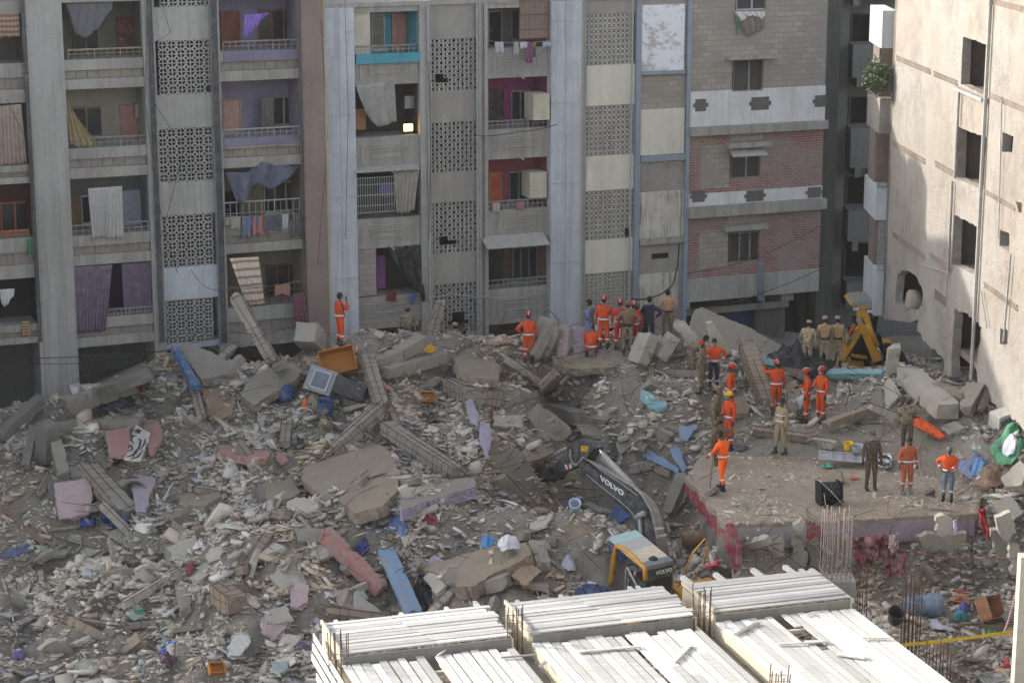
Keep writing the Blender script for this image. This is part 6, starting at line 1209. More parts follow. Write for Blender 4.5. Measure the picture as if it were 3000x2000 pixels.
# bent rebar standing on the pile
for k, (x, y, dx, h) in enumerate(((1875, 965, 30, 1.2), (2150, 1010, -20, 1.4), (2180, 1060, 12, 1.1), (560, 1000, 10, .9), (870, 1010, -8, 1.2), (1640, 985, -30, 1.3), (1460, 960, 20, 1.1), (2478, 1190, 6, 1.3), (2560, 1110, 30, .8))):
    a = G(x, y); b = aty(x + dx, y - h * 60, a.y); tube_obj('bent_rebar', [a, a.lerp(b, .5) + Vector((.12, .1, .05)), b, b + Vector((.15 * (1 if dx > 0 else -1), .1, -.1))], .014, REB, 'bent rebar sticking up from the pile near %s' % ['the pale beams', 'the huge tilted slab', 'the reinforced column', 'the blue painted slab', 'the round column stump', 'the civilian', 'the ridge hollow', 'the masked rescuers', 'the backhoe bucket'][k], 'rebar')
# ------------------------------------------------------------ household things and tools in the rubble
def bx(root, c, ex, ey, ez, sx, sy, sz, mat, nm, off=(0, 0, 0)):
    c = Vector(c) + ex * off[0] + ey * off[1] + ez * off[2]; m = MB(); m.obox(c - ex * sx / 2 - ey * sy / 2 - ez * sz / 2, ex * sx, ey * sy, ez * sz); return m.build(nm, mat, root)
def frame(yaw, tilt=0., roll=0.):
    M = Matrix.Rotation(R(yaw), 3, 'Z') @ Matrix.Rotation(R(tilt), 3, 'X') @ Matrix.Rotation(R(roll), 3, 'Y'); return M @ Vector((1, 0, 0)), M @ Vector((0, 1, 0)), M @ Vector((0, 0, 1))
# orange wooden drawer box
OW = m_wood('orange_wood_box', (.48, .20, .04), (.34, .13, .03), 0)
def drawer(label, x, y, s_, yaw, tilt, roll, mat, up=.5, cat='drawer', name='drawer'):
    c = G(x, y, up); r_ = thing(name, label, cat, c); ex, ey, ez = frame(yaw, tilt, roll); bx(r_, c, ex, ey, ez, s_, s_ * .7, .03, mat, 'bottom')
    for k in (-1, 1): bx(r_, c, ex, ey, ez, s_, .03, s_ * .4, mat, 'side', (0, k * s_ * .35, s_ * .2)); bx(r_, c, ex, ey, ez, .03, s_ * .64, s_ * .4, mat, 'side', (k * s_ * .485, 0, s_ * .2))
    for k in range(3): bx(r_, c, ex, ey, ez, .03, s_ * .7, .03, mat, 'slat', ((k - 1) * s_ * .25, 0, -.03))
    return r_
drawer('orange wooden drawer upturned left of the rebar-wound beam', 990, 1068, 1.15, 25, 55, -18, OW, .5); drawer('small orange-brown drawer at the bottom left', 632, 1962, .4, 20, 40, 10, OW, .15); drawer('brown drawer front in the centre', 1252, 1165, .45, 0, 60, 5, OW, .3); drawer('tall brown cabinet tipped over at the lower right', 2885, 1785, .85, 30, 60, 25, F('cabinet_brown', (.36, .17, .09)), .4, 'cabinet', 'cabinet')
# cooker with a glass door
c = G(948, 1120, .7); r_ = thing('cooker', 'grey cooker with a framed glass door lying in the pile', 'cooker', c); ex, ey, ez = frame(-18, -28, 12); bx(r_, c, ex, ey, ez, .95, .6, .8, F('cooker_grey', (.26, .27, .28), dust=.5), 'body'); bx(r_, c, ex, ey, ez, .62, .04, .62, F('frame_pale', (.45, .46, .50), dust=.2), 'door_frame', (.02, -.32, 0)); bx(r_, c, ex, ey, ez, .5, .02, .5, flat('cooker_glass', (.13, .15, .18), .15, dust=.2), 'glass', (.02, -.35, 0)); bx(r_, c, ex, ey, ez, .2, .03, .03, STEEL, 'handle', (0, -.37, .35))
c = G(1030, 1142, .55); r_ = thing('cabinet', 'black metal cabinet beside the cooker', 'cabinet', c); ex, ey, ez = frame(-12, -25, 18); bx(r_, c, ex, ey, ez, 1.05, .5, .55, F('black_metal', (.04, .04, .042), dust=.2), 'body'); bx(r_, c, ex, ey, ez, .98, .02, .48, F('black_metal', (.04, .04, .042)), 'door', (0, -.265, 0)); bx(r_, c, ex, ey, ez, .12, .02, .03, STEEL, 'handle', (.3, -.285, .1))
# barrels
def barrel(label, x, y, rad, L, yaw, tilt, mat, up=.25, open_=False, dent=0.):
    c = G(x, y, up); r_ = thing('barrel', label, 'barrel', c); ex, ey, ez = frame(yaw, tilt); pts = []; rr = []
    for i in range(13):
        k = i / 12; pts.append(c + ez * (k - .5) * L + ex * dent * math.sin(k * 5) * .1); rr.append(rad * (1 + .05 * math.sin(k * math.pi) + (.035 if i in (0, 4, 8, 12) else 0) - (dent * .18 if 5 < i < 8 else 0)))
    m = MB(); m.tube(pts, rr, 20, caps=not open_); o = m.build('shell', mat, r_, smooth=True)
    if open_:
        md = o.modifiers.new('t', 'SOLIDIFY'); md.thickness = .02; m = MB(); m.tube([pts[0], pts[0] + ez * .02], rad * .96, 20); m.build('base', mat, r_)
    m = MB(); m.tube([pts[-1] - ez * .03, pts[-1] + ez * .01], rad * 1.05, 20, caps=False); m.build('rim', mat, r_, smooth=True); return r_
BLP = F('blue_plastic', (.03, .085, .23), dust=.45)
barrel('dented grey-blue barrel lying in the lower right rubble', 2712, 1775, .30, .85, 90, 80, F('grey_blue_plastic', (.10, .15, .22), dust=.4), .25, dent=.6); barrel('crushed bright blue barrel at the lower left', 340, 1520, .28, .5, -20, 50, BLP, .3, True, 1.2); barrel('blue-rimmed open drum in front of the lilac panel', 392, 1448, .36, .5, 15, 60, F('drum_tan', (.22, .20, .15), dust=.4), .35, True); barrel('blue plastic drum below the cooker', 952, 1198, .24, .6, 10, 10, BLP, .25, True); barrel('dark blue drum in the hollow under the brown slab', 832, 1155, .26, .6, 30, 70, BLP, .2)
barrel('blue bottle-shaped can left of the crushed barrel', 258, 1530, .14, .4, 80, 85, F('indigo_plastic', (.05, .07, .30), dust=.2), .2); barrel('brown propane-like tank near the pit', 2040, 1575, .2, .8, 95, 85, F('brown_roll', (.26, .14, .07), dust=.6), .15)
# black ribbed box on the slab edge
c = atz(2428, 1476, SLAB_Z + .0) + Vector((0, 0, .33)); r_ = thing('ribbed_box', 'black ribbed plastic box tied with rope on the slab edge', 'box', c - Vector((0, 0, .33))); ex, ey, ez = frame(8, -8, 0); BK = F('black_plastic', (.012, .012, .013), dust=.05)
m = MB(); pts = [c - ex * .27 + ex * .54 * i / 18 for i in range(19)]; m.tube(pts, [.30 + (.02 if i % 2 else 0) for i in range(19)], 16); m.build('drum', BK, r_, smooth=False)
for k in (-1, 1): bx(r_, c, ex, ey, ez, .03, .62, .66, BK, 'end_plate', (k * .3, 0, .0))
m = MB(); m.tube([c + ex * -.3 + ez * .36 - ey * .1, c + ex * .0 - ey * .36 + ez * .05, c + ex * .3 - ey * .34 - ez * .3], .012, 5); m.tube([c + ex * -.24 + ez * .36, c + ex * -.24 - ey * .34, c + ex * -.2 - ey * .34 - ez * .3], .012, 5); m.build('rope', F('pale_rope', (.5, .48, .44)), r_)
# spine board
P_ = [G(x, y, .25) for x, y in ((2668, 1222), (2762, 1284))]; d_ = (P_[1] - P_[0]).normalized(); s_ = d_.cross(Vector((0, 0, 1))).normalized(); r_ = thing('spine_board', 'orange plastic spine board lying on the rubble', 'stretcher', P_[0].lerp(P_[1], .5)); OR = F('stretcher_orange', (.75, .10, .02), dust=.12)
L_ = (P_[1] - P_[0]).length; nn = s_.cross(d_).normalized(); out_ = [P_[0] + d_ * L_ * t + s_ * w for t, w in ((0, -.12), (.08, -.2), (.5, -.24), (.92, -.15), (1, -.08), (1, .08), (.92, .15), (.5, .24), (.08, .2), (0, .12))]; m = MB(); m.prism(out_, nn * .05); m.build('board', OR, r_)
for t in (.1, .25, .45, .65, .85):
    for w in (-1, 1): m = MB(); p = P_[0] + d_ * L_ * t + s_ * .15 * w; m.bar(p + nn * .055 - d_ * .07, p + nn * .055 + d_ * .07, .035, .012, nn); m.build('handle_slot', F('slot_dark', (.14, .02, .01)), r_)
# aluminium stretcher
c = G(2470, 1338, .28); r_ = thing('basket_stretcher', 'aluminium frame stretcher lying behind the masked soldier', 'stretcher', c); ex, ey, ez = frame(-10, 10, 2); AL = flat('aluminium', (.5, .5, .51), .3, .8, dust=.3)
for k in (-1, 1): m = MB(); m.tube([c - ex * .75 + ey * .26 * k, c + ex * .75 + ey * .26 * k], .028, 6); m.build('rail', AL, r_)
for k in range(5): bx(r_, c, ex, ey, ez, .03, .52, .03, AL, 'crossbar', (-.7 + .35 * k, 0, 0))
bx(r_, c, ex, ey, ez, 1.4, .5, .012, F('aluminium_sheet', (.30, .31, .32), dust=.3), 'sheet', (0, 0, -.02))
def pot(label, x, y, r0, hh, mat, up=.1, cat='pot', name='pot', tilt=10, yaw=0):
    c = G(x, y, up); ex, ey, ez = frame(yaw, tilt); m = MB(); prof = [(0, .6), (.05, .85), (.35, 1), (.8, .98), (1, 1.08)]; r_ = thing(name, label, cat, c); m.tube([c + ez * hh * a for a, b in prof], [r0 * b for a, b in prof], 20, caps=False); m.tube([c, c + ez * .01], r0 * .6, 20); o = m.build('bowl', mat, r_, smooth=True); md = o.modifiers.new('t', 'SOLIDIFY'); md.thickness = .012
    m = MB(); q = [c + ez * hh + ex * math.cos(a) * r0 * 1.1 + ey * math.sin(a) * r0 * 1.1 for a in [i * math.pi / 10 for i in range(21)]]; m.tube(q, .014, 5); m.build('rim', mat, r_, smooth=True)
ALP = flat('pot_metal', (.55, .55, .55), .25, .9, dust=.15)
pot('shiny metal pot lying beside the masked soldier, the upper one', 2590, 1356, .19, .2, ALP, .05, tilt=25); pot('shiny metal pot beside the masked soldier, the lower one', 2590, 1372, .19, .16, ALP, .02, tilt=15); pot('yellow bucket on the aluminium stretcher', 2484, 1318, .13, .24, F('bucket_yellow', (.7, .42, .03), dust=.2), .35, 'bucket', 'bucket'); pot('grey pot on the aluminium stretcher', 2512, 1322, .17, .18, F('pot_grey', (.38, .40, .41)), .35); pot('orange-red dish on the floor slab', 2502, 1401, .1, .03, F('dish_orange', (.6, .16, .09)), .02, 'dish', 'dish', 0); pot('yellow bowl on the ridge beams', 1258, 1027, .18, .08, F('bucket_yellow', (.7, .42, .03)), .75, 'bowl', 'bowl', 20)
pot('pale blue bucket in the pit', 1684, 1488, .15, .28, F('bucket_pale', (.42, .50, .60)), .1, 'bucket', 'bucket', 40); pot('black bin in the lower right rubble', 2622, 1818, .2, .4, F('black_plastic2', (.03, .03, .033), dust=.3), .1, 'bin', 'bin', 35)
# appliance right
c = G(2938, 1228, .45); r_ = thing('washing_machine', 'grey-white washing machine body on the right slope', 'appliance', c); ex, ey, ez = frame(25, 12, -10); bx(r_, c, ex, ey, ez, .62, .5, .45, F('appliance_white', (.40, .41, .37), dust=.4), 'body'); bx(r_, c, ex, ey, ez, .5, .02, .3, F('appliance_dark', (.15, .15, .14)), 'panel', (0, -.26, -.02)); bx(r_, c, ex, ey, ez, .56, .44, .03, F('appliance_lid', (.45, .46, .42), dust=.4), 'lid', (0, 0, .24))
# window frame at bottom right, orange basket
c = G(2910, 1985, .2); r_ = thing('window_unit', 'broken window frame at the bottom right', 'window', c); ex, ey, ez = frame(15, 5, -8); bx(r_, c, ex, ey, ez, .66, .5, .02, flat('dull_glass', (.20, .22, .22), .3, dust=.5), 'pane')
for a, b, sx, sy in ((0, .26, .7, .05), (0, -.26, .7, .05), (.33, 0, .05, .5), (-.33, 0, .05, .5), (0, 0, .03, .5)): bx(r_, c, ex, ey, ez, sx, sy, .08, F('frame_grey', (.36, .36, .34)), 'frame', (a, b, 0))
c = G(2812, 1750, .2); r_ = thing('plastic_basket', 'orange slatted plastic basket in the lower right rubble', 'basket', c); ex, ey, ez = frame(-20, 50, 15); OB = F('basket_orange', (.65, .18, .08), dust=.3)
for k in range(8): bx(r_, c, ex, ey, ez, .02, .3, .02, OB, 'slat', (-.2 + .057 * k, 0, .0))
for k in (-1, 1): bx(r_, c, ex, ey, ez, .44, .02, .12, OB, 'rim', (0, .15 * k, .05))
# cloth heaps
def heap(label, cat, x, y, rx, ry, h, mat, name='crumpled_cloth', yaw=0, up=.0, jag=.25):
    c = G(x, y, up); m = MB(); sd = random.random() * 50; n = 26; P = []
    for i in range(9):
        k = i / 8; row = []
        for j in range(n + 1):
            a = 2 * math.pi * j / n; q = k * (1 + jag * mnoise.noise((math.cos(a) * 1.3, math.sin(a) * 1.3, sd))); X = math.cos(a) * rx * q; Y_ = math.sin(a) * ry * q; cx_ = c.x + X * math.cos(R(yaw)) - Y_ * math.sin(R(yaw)); cy_ = c.y + X * math.sin(R(yaw)) + Y_ * math.cos(R(yaw))
            row.append(Vector((cx_, cy_, hz(cx_, cy_) * .6 + (c.z - up) * .4 + up + h * (1 - k ** 2) * (.7 + .8 * mnoise.noise((X * 4.5, Y_ * 4.5, sd))) + .07 * mnoise.noise((X * 12, Y_ * 12, sd)) + .05)))
        P.append(row)
    m.grid(P); o = m.top(name, mat, label, cat, smooth=False, fix=False); md = o.modifiers.new('thick', 'SOLIDIFY'); md.thickness = .015; return o
TARP = flat('black_tarpaulin', (.022, .024, .03), .35, var=.4, dust=.12)
heap('large black tarpaulin crumpled below the soldiers', 'tarpaulin', 2345, 1072, 1.15, .9, .75, TARP, 'tarpaulin', up=.25); heap('black plastic sheet beside the terrazzo tile', 'plastic sheet', 1240, 1745, .22, .75, .3, TARP, 'plastic_sheet', 10)
heap('green sheet at the right edge of the photo', 'sheet', 2955, 1305, .5, .7, .35, F('green_sheet', (.07, .25, .13), dust=.2)); heap('white cloth lying on the green sheet', 'cloth', 2958, 1310, .18, .3, .25, F('white_lilac_cloth', (.55, .56, .65), dust=.1), up=.3); heap('black bundle above the green sheet', 'bundle', 2955, 1258, .4, .35, .4, F('charcoal_cloth', (.06, .06, .065)), up=.1); heap('faded blue clothes right of the jeans-wearing rescuer', 'clothes', 2852, 1368, .3, .7, .3, F('faded_blue', (.15, .19, .33)), yaw=20); heap('bright blue bag right of the jeans-wearing rescuer', 'bag', 2865, 1378, .2, .2, .2, F('bright_blue', (.12, .26, .50)), up=.2)
heap('brown blanket on the far right slope', 'blanket', 2900, 1395, .5, .5, .25, F('brown_blanket', (.22, .14, .09), dust=.5)); heap('blue rag below the centre dome', 'rag', 1168, 1528, .35, .25, .18, F('rag_blue', (.07, .12, .26))); heap('blue rag trailing lower, right of the first', 'rag', 1180, 1552, .15, .3, .15, F('rag_blue2', (.10, .17, .33)), yaw=20); heap('dark red rag below the lilac slab', 'rag', 1255, 1524, .3, .22, .15, F('rag_red', (.17, .02, .035)), yaw=-20)
heap('bright blue rag on the brown slab edge', 'rag', 1430, 1593, .2, .22, .22, F('rag_bright', (.06, .22, .50)), up=.25); heap('white torn newspaper on the brown slab edge', 'paper', 1490, 1590, .3, .18, .12, F('paper_white', (.62, .62, .66), dust=.1), 'paper', 20, .3); heap('navy bag between the pink and the blue beam', 'bag', 1060, 1612, .18, .25, .3, F('navy_bag', (.02, .03, .15))); heap('blue bag in the bottom left rubble', 'bag', 497, 1906, .28, .13, .2, F('blue_bag', (.04, .12, .42), dust=.1)); heap('maroon bag below the blue bag', 'bag', 490, 1942, .22, .2, .25, F('maroon_bag', (.09, .035, .06)))
heap('white and green shopping bag at the bottom left', 'bag', 397, 1806, .24, .2, .18, F('bag_white', (.55, .58, .54), dust=.1)); heap('green corner of the white shopping bag', 'bag', 410, 1797, .11, .08, .12, F('bag_green', (.04, .30, .16)), up=.1); heap('lime green bag at the bottom left', 'bag', 494, 1838, .2, .12, .12, F('bag_lime', (.45, .55, .22))); heap('purple cloth at the left edge near the bottom', 'cloth', 52, 1925, .14, .25, .2, F('rag_purple', (.17, .11, .30))); heap('dark red rag on the tiled floor piece', 'rag', 557, 1672, .13, .25, .12, F('rag_red', (.17, .02, .035)), up=.12); heap('white paper on the tiled floor piece', 'paper', 580, 1605, .13, .13, .08, F('paper_white', (.62, .62, .66)), 'paper', 0, .18)
heap('dark red scarf hung on the upper left beam', 'scarf', 420, 1135, .1, .25, .6, F('scarf_red', (.20, .012, .02)), up=.45); heap('slate blue tarpaulin in the upper left hollow', 'tarpaulin', 335, 1185, .7, .4, .3, F('slate_tarp', (.06, .075, .11)), up=.05); heap('blue denim cloth at the left edge', 'cloth', 50, 1622, .5, .22, .2, F('rag_bluegrey', (.07, .09, .17))); heap('rainbow coloured cloth scrap at the left', 'cloth', 132, 1618, .22, .1, .12, stripe_mat('rainbow', (.05, .35, .35), (.45, .40, .03), 6))
heap('violet cloth at the lower left of the deck', 'cloth', 875, 1902, .35, .2, .15, F('violet_grey', (.10, .08, .13))); heap('teal cloth in the lower right rubble', 'cloth', 2812, 1815, .24, .2, .2, F('teal_cloth', (.03, .20, .24))); heap('indigo cloth above the teal cloth', 'cloth', 2820, 1788, .18, .14, .2, F('indigo_cloth', (.08, .09, .28))); heap('white sheet in the lower right rubble', 'sheet', 2745, 1838, .5, .15, .15, F('white_lilac_cloth', (.55, .56, .65))); heap('bright green bag near the yellow tape', 'bag', 2900, 1860, .15, .12, .12, F('bag_bright_green', (.05, .5, .15)))
heap('red cloth at the bottom right corner', 'cloth', 2955, 1955, .16, .2, .25, F('red_cloth', (.35, .02, .04))); heap('blue bundle in the pit by the cab', 'bundle', 1815, 1610, .3, .3, .3, F('rag_darkblue', (.03, .05, .14))); heap('dark blue sheet at the pit foot', 'sheet', 1740, 1740, .5, .3, .2, F('rag_darkblue', (.03, .05, .14))); heap('pale blue bags below the boom', 'bags', 1815, 1512, .35, .25, .25, F('bag_blue_grey', (.12, .20, .42))); heap('white bag beside the cab', 'bag', 1665, 1660, .2, .22, .25, F('bag_white2', (.45, .48, .55))); heap('orange vest lump by the blue drum', 'clothes', 893, 1190, .1, .2, .3, F('rag_orange', (.55, .12, .05))); heap('pink toy-like lump at the ridge hollow', 'bundle', 1122, 1140, .2, .15, .22, F('rag_pink', (.42, .16, .14)), up=.1)
heap('dark shoe-coloured rag on the floor slab', 'rag', 2172, 1318, .2, .15, .1, F('rag_dark', (.08, .07, .09))); heap('green and white litter on the floor slab', 'litter', 2425, 1372, .2, .1, .1, F('litter_green', (.08, .30, .24)))
# thin white pipes and sticks
for k, (lb, a, b, r0) in enumerate((('white pipe bent at the left of the centre beams', (970, 1268, .3), (1022, 1310, .3), .02), ('white pipe upright at the left of the dome', (968, 1330, .1), (967, 1295, .4), .025), ('pair of white rods at the left', (480, 1465, .2), (508, 1410, .4), .02), ('white rod below the blue barrel', (260, 1574, .2), (355, 1573, .2), .025), ('white tube at the bottom left corner', (60, 2000, .1), (110, 1980, .15), .06), ('white plastic trim left of the pit', (1456, 1464, .2), (1515, 1478, .2), .04), ('white door trim by the newspaper', (1327, 1545, .2), (1365, 1572, .2), .05), ('rusty pole beside the blue barrel', (258, 1540, .2), (380, 1612, .2), .03), ('white pole leaning by the reinforced column', (2196, 1058, .8), (2182, 1102, .3), .03), ('steel rod lying on the pile before the rescuers', (1750, 1083, .4), (1860, 1070, .5), .02), ('dark pole lying before the pale beams', (1852, 1082, .3), (1885, 1062, .5), .03), ('bent white pipe in the pit wall', (1975, 1425, .4), (1980, 1470, .2), .03), ('grey pipe in the lower right', (2570, 1720, .2), (2590, 1700, .3), .03), ('thin white rod at the far left', (10, 1700, .2), (50, 1860, .2), .02), ('long stick at the far left', (0, 1400, .3), (18, 1470, .2), .025))):
    A, B = G(*a), G(*b); tube_obj('pipe', [A, A.lerp(B, .5) + Vector((0, 0, .03)), B], r0, F('plastic_white', (.58, .58, .58), dust=.15) if 'white' in lb else REB if 'rusty' in lb else STEEL, lb, 'pipe')
# ------------------------------------------------------------ people
SKIN = [flat('skin_%d' % i, c, .55, var=.15, dust=.12) for i, c in enumerate(((.26, .135, .08), (.38, .21, .13), (.16, .08, .05)))]
def m_camo(name, cs, sc=14):
    t = NT(name); v = t.coord(); a = t.noise(v, sc, 2, .5, .49, .51); b = t.noise(t.coord((1, 1, 1.3)), sc * 1.3, 2, .5, .54, .56); c = t.noise(t.coord((1.2, 1, 1)), sc * 1.7, 2, .5, .58, .60)
    col = t.mix(c, t.mix(b, t.mix(a, cs[0], cs[1]), cs[2]), cs[3]); f = t.noise(v, 7, 3); return t.fin(t.mix(t.math('MULTIPLY', f, .3), col, dim(cs[0], .6)), .9)
CAMO = m_camo('camouflage', ((.20, .16, .11), (.11, .085, .055), (.28, .24, .17), (.055, .045, .035))); CAMOB = m_camo('sandy_camouflage', ((.36, .29, .19), (.22, .15, .09), (.46, .40, .29), (.14, .10, .06))); CAMOD = m_camo('dark_camouflage', ((.11, .08, .06), (.07, .05, .04), (.17, .13, .10), (.035, .028, .024)))
ORG = flat('rescue_orange', (.62, .075, .012), .8, var=.3, scale=5, dust=.10); ORGB = flat('bright_orange', (.95, .13, .01), .8, var=.15, dust=.03); ORGD = flat('dusty_orange', (.42, .10, .045), .85, dust=.3); HIV = flat('reflective_strip', (.62, .64, .66), .4, dust=.08); BLK = flat('boot_black', (.02, .02, .022), .6, dust=.25); HAIR = flat('hair_black', (.012, .011, .01), .7, dust=.05); HRED = flat('helmet_red', (.40, .02, .02), .35, dust=.12); HYEL = flat('helmet_yellow', (.70, .45, .03), .35, dust=.1); MASKG = flat('mask_green', (.10, .42, .36), .8, dust=.05); MASKW = flat('mask_white', (.6, .6, .58), .8, dust=.05); TAN_ = flat('tan_tee', (.36, .25, .14), .9, dust=.1); BRN = flat('brown_tee', (.17, .11, .07), .9, dust=.15); NAVY = flat('navy_cloth', (.018, .022, .045), .9, dust=.12); KAM = flat('grey_blue_kameez', (.15, .16, .26), .9, dust=.12); KHK = flat('khaki_cloth', (.30, .24, .15), .9, dust=.15); VEST = flat('vest_tan', (.38, .28, .14), .8, dust=.1); JEAN = flat('jeans_grey_blue', (.14, .18, .25), .9, dust=.25); REDU = flat('red_uniform', (.45, .03, .02), .8, dust=.12); GLV = flat('glove_dark', (.025, .03, .04), .7, dust=.15)
def skin_mesh(verts, rad, edges, root_i=0, sub=1):
    me = bpy.data.meshes.new('tmp'); me.from_pydata(verts, edges, []); o = bpy.data.objects.new('tmp', me); COL.objects.link(o); md = o.modifiers.new('s', 'SKIN'); md.use_smooth_shade = True
    if not me.skin_vertices: 
        bm = bmesh.new(); bm.from_mesh(me); bm.verts.layers.skin.verify(); bm.to_mesh(me); bm.free()
    for i, r_ in enumerate(rad):
        sv = me.skin_vertices[0].data[i]; sv.radius = r_ if isinstance(r_, tuple) else (r_, r_); sv.use_root = (i == root_i)
    if sub: sb = o.modifiers.new('b', 'SUBSURF'); sb.levels = sub; sb.render_levels = sub
    dg = bpy.context.evaluated_depsgraph_get(); out_ = bpy.data.meshes.new_from_object(o.evaluated_get(dg)); bpy.data.objects.remove(o); bpy.data.meshes.remove(me)
    vs = [tuple(v.co) for v in out_.vertices]; fs_ = [tuple(p.vertices) for p in out_.polygons]; bpy.data.meshes.remove(out_); return vs, fs_
ARMS = {'down': ((.25, .0, 1.16), (.27, .07, .90)), 'hips': ((.40, -.10, 1.20), (.22, .06, 1.02)), 'behind': ((.26, -.12, 1.17), (.06, -.20, 1.02)), 'front': ((.27, .06, 1.16), (.10, .28, 1.12)), 'phone': ((.30, .16, 1.22), (.12, .20, 1.50)), 'reach': ((.28, .18, 1.26), (.22, .42, 1.18)), 'up': ((.36, .06, 1.36), (.40, .14, 1.58)), 'belly': ((.27, .02, 1.16), (.08, .20, 1.06)), 'knees': ((.24, .22, 1.10), (.16, .44, .92)), 'stick': ((.26, .14, 1.18), (.24, .34, 1.05))}
def person(label, x, yf, yt, face=180, top=None, bot=None, hat=None, arms=('down', 'down'), pose='stand', skin=0, sleeves='long', boots=BLK, bands=False, mask=None, gloves=False, foot=None, hair=True, height=None, lean=0., vest=False, tunic=False, stride=.0, turn=0., name='person', cat='person', H_=None, YY=None):
    if YY: H_ = H_ or 1.73; foot = aty(x, yt, YY) - Vector((0, 0, H_))
    F0 = Vector(foot) if foot else G(x, yf, 0.02)
    h = H_ or (aty(x, yt, F0.y).z - F0.z); S_ = h / 1.745 if pose in ('stand',) else (height or 1.72) / 1.745
    fr = R(face); f = Vector((math.sin(fr), -math.cos(fr), 0)); rt = Vector((-f.y, f.x, 0)) * -1     # person's right... x axis of the body frame
    def T(p): return F0 + (rt * p[0] + f * p[1] + Vector((0, 0, 1)) * p[2]) * S_
    st = stride
    J = {'pel': (0, 0, .97), 'wst': (0, .0, 1.10), 'chs': (0, .01, 1.30), 'nck': (0, 0, 1.465), 'hed': (0, .02, 1.52), 'sR': (.18, 0, 1.385), 'sL': (-.18, 0, 1.385), 'hR': (.095, 0, .93), 'hL': (-.095, 0, .93), 'kR': (.11, .03 + st * .5, .51), 'kL': (-.11, .03 - st * .35, .51), 'aR': (.125, st, .09), 'aL': (-.125, -st * .7, .09)}
    for sd, k in (('R', 0), ('L', 1)):
        e, w = ARMS[arms[k]]; g = 1 if sd == 'R' else -1; J['e' + sd] = (e[0] * g, e[1], e[2]); J['w' + sd] = (w[0] * g, w[1], w[2])
    up_ = ['wst', 'chs', 'nck', 'hed', 'sR', 'sL', 'eR', 'eL', 'wR', 'wL']
    if pose == 'bend': lean = 55
    if pose == 'crouch':
        J['hR'] = (.10, -.12, .40); J['hL'] = (-.10, -.12, .40); J['kR'] = (.20, .28, .48); J['kL'] = (-.20, .28, .48); J['aR'] = (.15, -.02, .09); J['aL'] = (-.15, .0, .09)
        d = Vector((0, -.10, -.55)); J['pel'] = tuple(Vector(J['pel']) + d)
        for k in up_: J[k] = tuple(Vector(J[k]) + d)
        lean = 25
    if lean:
        pv = Vector(J['pel']); M = Matrix.Rotation(R(-lean), 3, 'X')
        for k in up_: J[k] = tuple(pv + M @ (Vector(J[k]) - pv))
        if pose == 'bend':
            for sd, g in (('R', 1), ('L', -1)): s_ = Vector(J['s' + sd]); J['e' + sd] = tuple(s_ + Vector((.04 * g, .04, -.27))); J['w' + sd] = tuple(s_ + Vector((-.02 * g, .14, -.48)))
    hc = Vector(J['hed']) + (Matrix.Rotation(R(-lean * 1.1), 3, 'X') @ Vector((0, .015, .105)))
    order = ['pel', 'wst', 'chs', 'nck', 'hed', 'sR', 'eR', 'wR', 'sL', 'eL', 'wL', 'hR', 'kR', 'aR', 'hL', 'kL', 'aL']; ix = {k: i for i, k in enumerate(order)}
    rad = {'pel': (.15, .115), 'wst': (.135, .10), 'chs': (.165, .115), 'nck': .062, 'hed': .058, 'sR': .068, 'eR': .045, 'wR': .030, 'sL': .068, 'eL': .045, 'wL': .030, 'hR': .092, 'kR': .062, 'aR': .042, 'hL': .092, 'kL': .062, 'aL': .042}
    E = [('pel', 'wst'), ('wst', 'chs'), ('chs', 'nck'), ('nck', 'hed'), ('chs', 'sR'), ('sR', 'eR'), ('eR', 'wR'), ('chs', 'sL'), ('sL', 'eL'), ('eL', 'wL'), ('pel', 'hR'), ('hR', 'kR'), ('kR', 'aR'), ('pel', 'hL'), ('hL', 'kL'), ('kL', 'aL')]
    brad = dict(rad)
    if bot: brad['pel'] = (.135, .10); brad['hR'] = brad['hL'] = .085
    if top: brad['chs'] = (.14, .095); brad['wst'] = (.12, .088); brad['sR'] = brad['sL'] = .06
    vs, fc = skin_mesh([J[k] for k in order], [brad[k] for k in order], [(ix[a], ix[b]) for a, b in E]); body = MB(); body.add([T(v) for v in vs], fc)
    # head with face, hands with fingers
    HM = Matrix.Rotation(R(-lean * .6), 3, 'X') @ Matrix.Rotation(R(turn), 3, 'Z')
    def hf(p):
        q = Vector((p.x, p.y, p.z)); 
        if q.z < 0: k = 1 + q.z * 1.9; q.x *= max(.62, k); q.y *= .96
        if q.y > .07 and abs(q.x) < .02 and -.035 < q.z < .02: q.y += .022 
        if q.y > .06 and abs(q.z - .022) < .014 and abs(q.x) > .018: q.y -= .008
        return q
    hb_ = MB(); hb_.ball((0, 0, 0), (.076, .095, .118), 16, 14, fn=hf)
    for g in (1, -1): hb_.ball((.078 * g, -.005, 0), (.012, .02, .032), 6, 5)
    body.add([T(hc + HM @ Vector(v)) for v in hb_.v], hb_.f)
    ey_ = MB()
    for g in (1, -1): ey_.ball((.03 * g, .088, .02), (.011, .006, .006), 6, 4)
    ey_.ball((0, .088, -.05), (.022, .006, .005), 6, 4); body.add([T(hc + HM @ Vector(v)) for v in ey_.v], ey_.f, 1)
    hm = MB()
